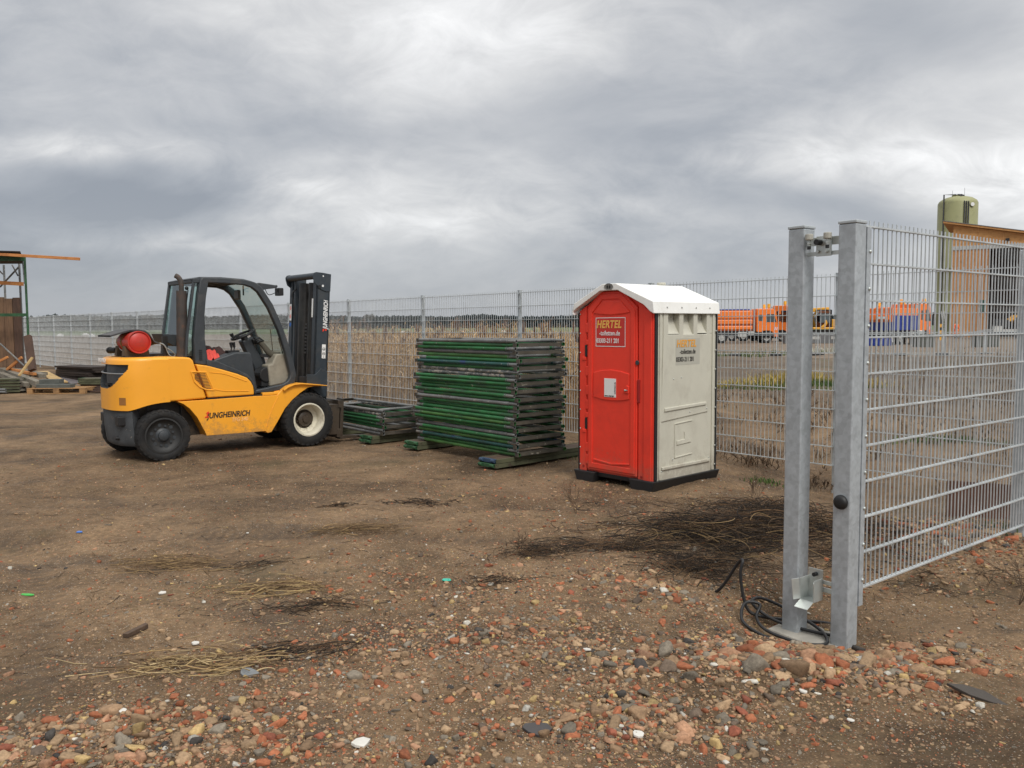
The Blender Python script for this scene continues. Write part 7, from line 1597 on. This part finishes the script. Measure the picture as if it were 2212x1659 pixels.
# barn
bw = at(2052.7, 721, 100)
WOODV = wood('larch_cladding', (0.56, 0.29, 0.115), (0.40, 0.18, 0.065), scale=.12, axis=2); WOODH = wood('larch_gable', (0.60, 0.32, 0.12), (0.42, 0.20, 0.07), scale=.12)
bn = thing('timber_barn', 'tall timber clad barn with open dark front and sloping roof at the right edge', 'barn', (bw.x, 100, 0), R_(-31))
Hl = 13.4; sl_ = math.tan(R_(11.5)); LB = 24; DB = 11
def zt(x): return Hl-x*sl_
MB().box(0, 0, 0, 3.9, .25, 10.4).build('clad_wall', WOODV, bn)
for k in range(10): MB().box(.36+k*.38, -.03, 0, .40+k*.38, 0, 10.4).build('cover_strip', WOODV, bn)
mb = MB(); mb.prism([(0, 10.85), (LB, 10.85-LB*0.0), (LB, max(10.9, zt(LB))), (0, zt(0))] if zt(LB) > 10.9 else [(0, 10.85), ((Hl-10.86)/sl_, 10.85), (0, zt(0))], 0.02, .25, 'xz'); g_ = mb.build('gable_cladding', WOODH, bn)
for k in range(1, 4): MB().box(k*2.6-.05, -.03, 10.85, k*2.6+.05, .02, zt(k*2.6)).build('gable_batten', WOODV, bn)
MB().box(0, -.08, 10.4, LB, .3, 10.85).build('steel_lintel', PALEG, bn)
MB().box(0, .25, 0, .25, DB, 12.9).build('side_wall', WOODV, bn); MB().prism([(0, 0), (LB, 0), (LB, zt(LB)-.1), (0, zt(0)-.1)], DB, DB+.25, 'xz').build('rear_wall', PLANKDV, bn); mb = MB(); mb.box(LB, 0, 0, LB+.25, DB, 8.5); mb.build('side_wall', PLANKDV, bn)
MB().box(6.8, .3, 0, 7.2, .7, 10.4).build('inner_post', PLANKDV, bn); MB().box(.25, .3, 0, LB, DB, .03).build('floor_slab', CONCD, bn)
mb = MB(); x0, x1 = -1.1, LB+1
mb.prism([(x0, zt(x0)+.05), (x1, zt(x1)+.05), (x1, zt(x1)+.28), (x0, zt(x0)+.28)], -0.4, DB+1, 'xz'); rf = mb.build('roof', WOODH, bn); mb = MB(); mb.prism([(x0-.1, zt(x0)+.29), (x1, zt(x1)+.29), (x1, zt(x1)+.36), (x0-.1, zt(x0)+.36)], -0.45, DB+1.1, 'xz'); mb.build('roof_covering', GRYV, rf)
MB().box(3.0, -.09, 3.0, 3.6, -.03, 4.4).build('notice_board', pmat('dark_green_board', (0.02, 0.07, 0.05), .6), bn)
MB().box(5.4, -.2, 11.2, 5.8, -.02, 11.5).build('wall_lamp', CHASS, bn)
# silo
SIL = pmat('olive_grp_silo', (0.29, 0.29, 0.14), .5, var=.08, scale=.25, dirt=(0.16, 0.16, 0.09), dscale=.4, damt=.5)
ps = at(2061, 700, 118); r_s = 2.55; zt_ = at(2061, 440, 118).z
si = thing('brine_silo', 'tall olive green silo with black pipes rising behind the timber barn', 'silo', (ps.x, 118, 0))
MB().lathe([(r_s, 0), (r_s, 3.0), (r_s+.04, 3.05), (r_s+.04, 3.3), (r_s, 3.35), (r_s, 9.2), (r_s+.03, 9.25), (r_s+.03, 9.5), (r_s, 9.55), (r_s, zt_), (r_s*.93, zt_+.35), (r_s*.72, zt_+.72), (r_s*.45, zt_+.92), (.8, zt_+1.0), (.8, zt_+1.15), (0, zt_+1.15)], (0, 0, 0), (0, 0, 1), 48).build('tank', SIL, si, smooth=40)
mb = MB(); mb.tube([(-r_s+.1, -.9, .2), (-r_s+.1, -.9, zt_+1.1), (-.6, -.6, zt_+1.15)], .10, 8); mb.build('fill_pipe', CHASS, si, smooth=60)
for k in range(3):
    mb = MB(); x_ = -.45+k*.28; mb.tube([(x_, -2.62, .2), (x_, -2.62, zt_-.1), (x_*.8, -1.2, zt_+1.0), (x_*.8, -.6, zt_+1.2)], .08, 8); mb.build('riser_pipe', CHASS, si, smooth=60)
mb = MB(); mb.cyl((.62, -2.35, zt_-.45), (.62, -2.62, zt_-.45), .33, n=20); pr = mb.build('manhole', SIL, si); mb = MB(); mb.cyl((.62, -2.62, zt_-.45), (.62, -2.68, zt_-.45), .26, n=20); mb.build('manhole_cover', WHITE, pr)
mb = MB(); mb.cyl((.9, 0, zt_+.8), (.9, 0, zt_+2.2), .02, n=5); mb.cyl((-.8, 0, zt_+.8), (-.8, 0, zt_+1.8), .02, n=5); mb.build('lightning_rod', CHASS, si)
# ladder, post
a = at(2039, 721, 96)
ldd = thing('aluminium_ladder', 'narrow ladder leaning by the foot of the silo', 'ladder', (a.x, 96, 0), R_(20))
for x_ in (0, .42):
    mb = MB(); mb.bar((x_, 0, 0), (x_+.25, .7, 3.1), .06, .03); mb.build('stile', PALEG, ldd)
for k in range(10): MB().bar((.025*k+.02, .07*k, .3*k+.15), (.025*k+.42, .07*k, .3*k+.15), .03, .03).build('rung', PALEG, ldd)
a = at(2019, 735, 72); wp_ = thing('warning_post', 'yellow and black striped post beside the gritter truck', 'post', (a.x+.5, 72, 0))
for k in range(6): MB().box(-.15, -.05, .2+k*.28, .15, .05, .2+(k+1)*.28-.003).build('stripe', (YLW, CHASS)[k % 2], wp_)
# worker in orange, far off: legs, trunk and arms are one skinned body
a = at(2065, 729, 92)
def skinned(name, verts, edges, radii, mat, par, sub=2):
    me = bpy.data.meshes.new(name); me.from_pydata(verts, edges, []); me.materials.append(mat)
    o = bpy.data.objects.new(name, me); col.objects.link(o); o.parent = par
    sk = o.modifiers.new('skin', 'SKIN'); lay = me.skin_vertices[0] if me.skin_vertices else None
    if lay is None:
        bm = bmesh.new(); bm.from_mesh(me); bm.verts.layers.skin.verify(); bm.to_mesh(me); bm.free(); lay = me.skin_vertices[0]
    for i, r_ in enumerate(radii): lay.data[i].radius = r_ if isinstance(r_, tuple) else (r_, r_)
    lay.data[0].use_root = True
    sb = o.modifiers.new('sub', 'SUBSURF'); sb.levels = sub; sb.render_levels = sub; sk.use_smooth_shade = True
    return o
ps_ = thing('person', 'worker in bright orange jacket and trousers standing before the barn, far off', 'person', (a.x, 92, 0), R_(15), scale=1.06)
SK = pmat('skin', (0.45, 0.25, 0.17), .6); HV = pmat('hi_vis_orange', (0.95, 0.17, 0.03), .7, var=.05)
V_ = [(0, 0, .95), (0, 0, 1.2), (0, 0, 1.42), (0, 0, 1.52), (0, -.01, 1.62), (0, -.01, 1.74), (.19, 0, 1.42), (.27, .0, 1.17), (.25, -.14, .98), (.24, -.19, .90), (-.19, 0, 1.42), (-.29, .02, 1.17), (-.27, -.10, .97), (-.26, -.14, .89), (.10, 0, .88), (.12, .0, .48), (.12, .02, .09), (.13, -.13, .04), (-.10, 0, .88), (-.13, 0, .48), (-.14, .02, .09), (-.15, -.13, .04)]
E_ = [(0, 1), (1, 2), (2, 3), (3, 4), (4, 5), (2, 6), (6, 7), (7, 8), (8, 9), (2, 10), (10, 11), (11, 12), (12, 13), (0, 14), (14, 15), (15, 16), (16, 17), (0, 18), (18, 19), (19, 20), (20, 21)]
Rr = [(.15, .11), (.15, .11), (.15, .10), .055, (.085, .10), (.075, .09), .065, .05, .038, .03, .065, .05, .038, .03, .09, .065, .045, .035, .09, .065, .045, .035]
skinned('body', V_, E_, Rr, SK, ps_)
skinned('jacket', [V_[i] for i in (0, 1, 2, 6, 7, 8, 10, 11, 12)], [(0, 1), (1, 2), (2, 3), (3, 4), (4, 5), (2, 6), (6, 7), (7, 8)], [(.19, .15), (.19, .15), (.18, .13), .085, .07, .055, .085, .07, .055], HV, ps_)
skinned('trousers', [V_[i] for i in (0, 14, 15, 16, 18, 19, 20)], [(0, 1), (1, 2), (2, 3), (0, 4), (4, 5), (5, 6)], [(.17, .13), .11, .085, .07, .11, .085, .07], HV, ps_)
skinned('boots', [V_[16], V_[17]], [(0, 1)], [.06, .05], CHASS, ps_); skinned('boots', [V_[20], V_[21]], [(0, 1)], [.06, .05], CHASS, ps_)
mb = MB(); mb.sphere((0, .0, 1.70), .105, 14, 8, (1, 1.1, 1.05)); mb.build('hair', pmat('dark_hair', (0.03, 0.02, 0.015), .8), ps_, smooth=60); MB().box(-.19, -.16, 1.08, .19, .14, 1.12).build('reflective_band', CHASS, ps_)
# ---------- distance: pine belt, single trees, small bright things in the fields
LEAF = attrmat('far_foliage', .9, bump=0, mott=.4, bscale=.6)
rg = np.random.default_rng(77)
def wood_belt(name, segs, n_, hh, base_c, lab):
    v0, f0 = ICO1; k = 5
    V, C = [], []
    (x0, y0), (x1, y1) = segs; t = rg.random(n_); dep = rg.random(n_)*40
    x = x0+(x1-x0)*t; y = y0+(y1-y0)*t+dep
    H_ = hh*(0.80+0.42*vnoise(x, y*0, 30, 9)+0.20*rg.random(n_))
    for j in range(k):
        fz = (j+0.6)/k; r_ = H_*(0.30-0.17*fz)*rg.uniform(.8, 1.2, n_)
        c = np.stack([x+rg.normal(0, .5, n_), y+rg.normal(0, .5, n_), H_*fz], -1)
        V.append(v0[None]*np.stack([r_, r_, H_*0.17], -1)[:, None, :]*(1+rg.normal(0, .25, (n_, len(v0), 1)))+c[:, None, :])
        C.append(np.repeat(base_c[None]*rg.uniform(.7, 1.25, (n_, 1)), len(v0), 0))
    V = np.concatenate(V).reshape(-1, 3); C = np.concatenate(C); m_ = n_*k
    F = (f0[None]+(np.arange(m_)*len(v0))[:, None, None]).reshape(-1, 3)
    o = npmesh(name, V, F, C, LEAF); tag(o, lab, 'wood')
wood_belt('pine_wood', ((-420, 620), (-190, 800)), 1100, 9.6, np.array((0.034, 0.040, 0.040)), 'far-off belt of dark wood along the horizon at the left')
wood_belt('pine_wood', ((-200, 830), (560, 900)), 2600, 10.2, np.array((0.014, 0.024, 0.027)), 'far-off even belt of dark pines along the middle of the horizon')
def bare_tree(u, y, h, lab, c=(0.10, 0.085, 0.07), fol=0, fc=None, sw=.4):
    p = at(u, 705, y); t_ = thing('bare_tree' if not fol else 'autumn_tree', lab, 'tree', (p.x, y, 0), 0, 'single trees in the distance')
    rr_ = random.Random(int(u)); mb = MB(); tk = MB(); tk.tube([(0, 0, 0), (0.1, 0, h*.2), (0, 0.1, h*.38)], h*.022, 6, taper=[1.2, 1, .8]); tk.build('trunk', pmat('far_bark', (0.07, 0.055, 0.045), .9), t_)
    def gr(p_, d, L_, r, dep):
        q = p_+d*L_; mb.tube([p_, q], r, 3, taper=[1, .6])
        if dep:
            for _ in range(4): gr(p_.lerp(q, rr_.uniform(.45, 1)), (d*.8+Vector((rr_.uniform(-1, 1), rr_.uniform(-1, 1), rr_.uniform(-.1, .8)))*.75).normalized(), L_*.66, r*.62, dep-1)
    for _ in range(5): gr(Vector((0, 0, h*.30)), Vector((rr_.uniform(-sw, sw)*1.6, rr_.uniform(-sw, sw), 1)).normalized(), h*.30, h*.010, 4)
    if fol:
        for _ in range(fol): mb.sphere((rr_.gauss(0, h*.2), rr_.gauss(0, h*.2), h*rr_.uniform(.25, .9)), h*rr_.uniform(.03, .09), 5, 4, (1, 1, .8))
    mb.build('crown', pmat('far_twigs_%d' % (fol > 0), c if not fol else fc, .9, var=.3, scale=.5), t_, fix=False)
bare_tree(800, 520, 11.5, 'bare rounded tree above the reeds, left of the low stack')
bare_tree(181, 560, 11, 'bare bushy tree left of the forklift, the wider one', sw=.8); bare_tree(212, 560, 10.5, 'bare pointed tree left of the forklift, the narrow one')
bare_tree(322, 500, 11.5, 'broad bare tree just left of the forklift cab', c=(0.15, 0.11, 0.08), sw=.9); bare_tree(930, 700, 11, 'small bare tree over the left of the tall stack'); bare_tree(995, 700, 11.2, 'small bare tree over the middle of the tall stack', sw=.8)
bare_tree(1240, 420, 9.2, 'brownish bare tree beside the red cabin', sw=.8); bare_tree(276, 560, 10.5, 'low bare tree behind the second fence post from the cab', sw=.9)
RB = (0.16, 0.055, 0.03)
bare_tree(1030, 330, 3.0, 'rust red bush in the field, left of three', fol=60, fc=RB); bare_tree(1088, 330, 3.0, 'rust red bush in the field, middle of three', fol=60, fc=RB); bare_tree(1172, 330, 3.1, 'rust red bush in the field, right of three', fol=60, fc=RB)
for i, (u, v, y, w_) in enumerate(((871, 713, 210, 1.6), (1000, 713, 210, 1.4), (1088, 712, 220, 2.2), (1180, 713, 210, 1.2), (198, 724, 160, 1.5), (130, 721, 170, 1.8), (185, 719, 190, 2.0), (410, 727, 140, 1.0), (1238, 712, 220, 1.4), (958, 714, 200, 1.2))):
    p = at(u, v, y); mb = MB(); w_ *= .6; mb.box(-w_/2, -.3, .05, w_/2, .3, .45); mb.box(-w_*.3, -.2, .45, w_*.2, .2, .62); o = mb.build('white_marker', WHITE, bevel=.05); o.location = (p.x, y, 0)
    tag(o, 'small white object far out in the open field', 'field marker', 'small white objects out in the fields')
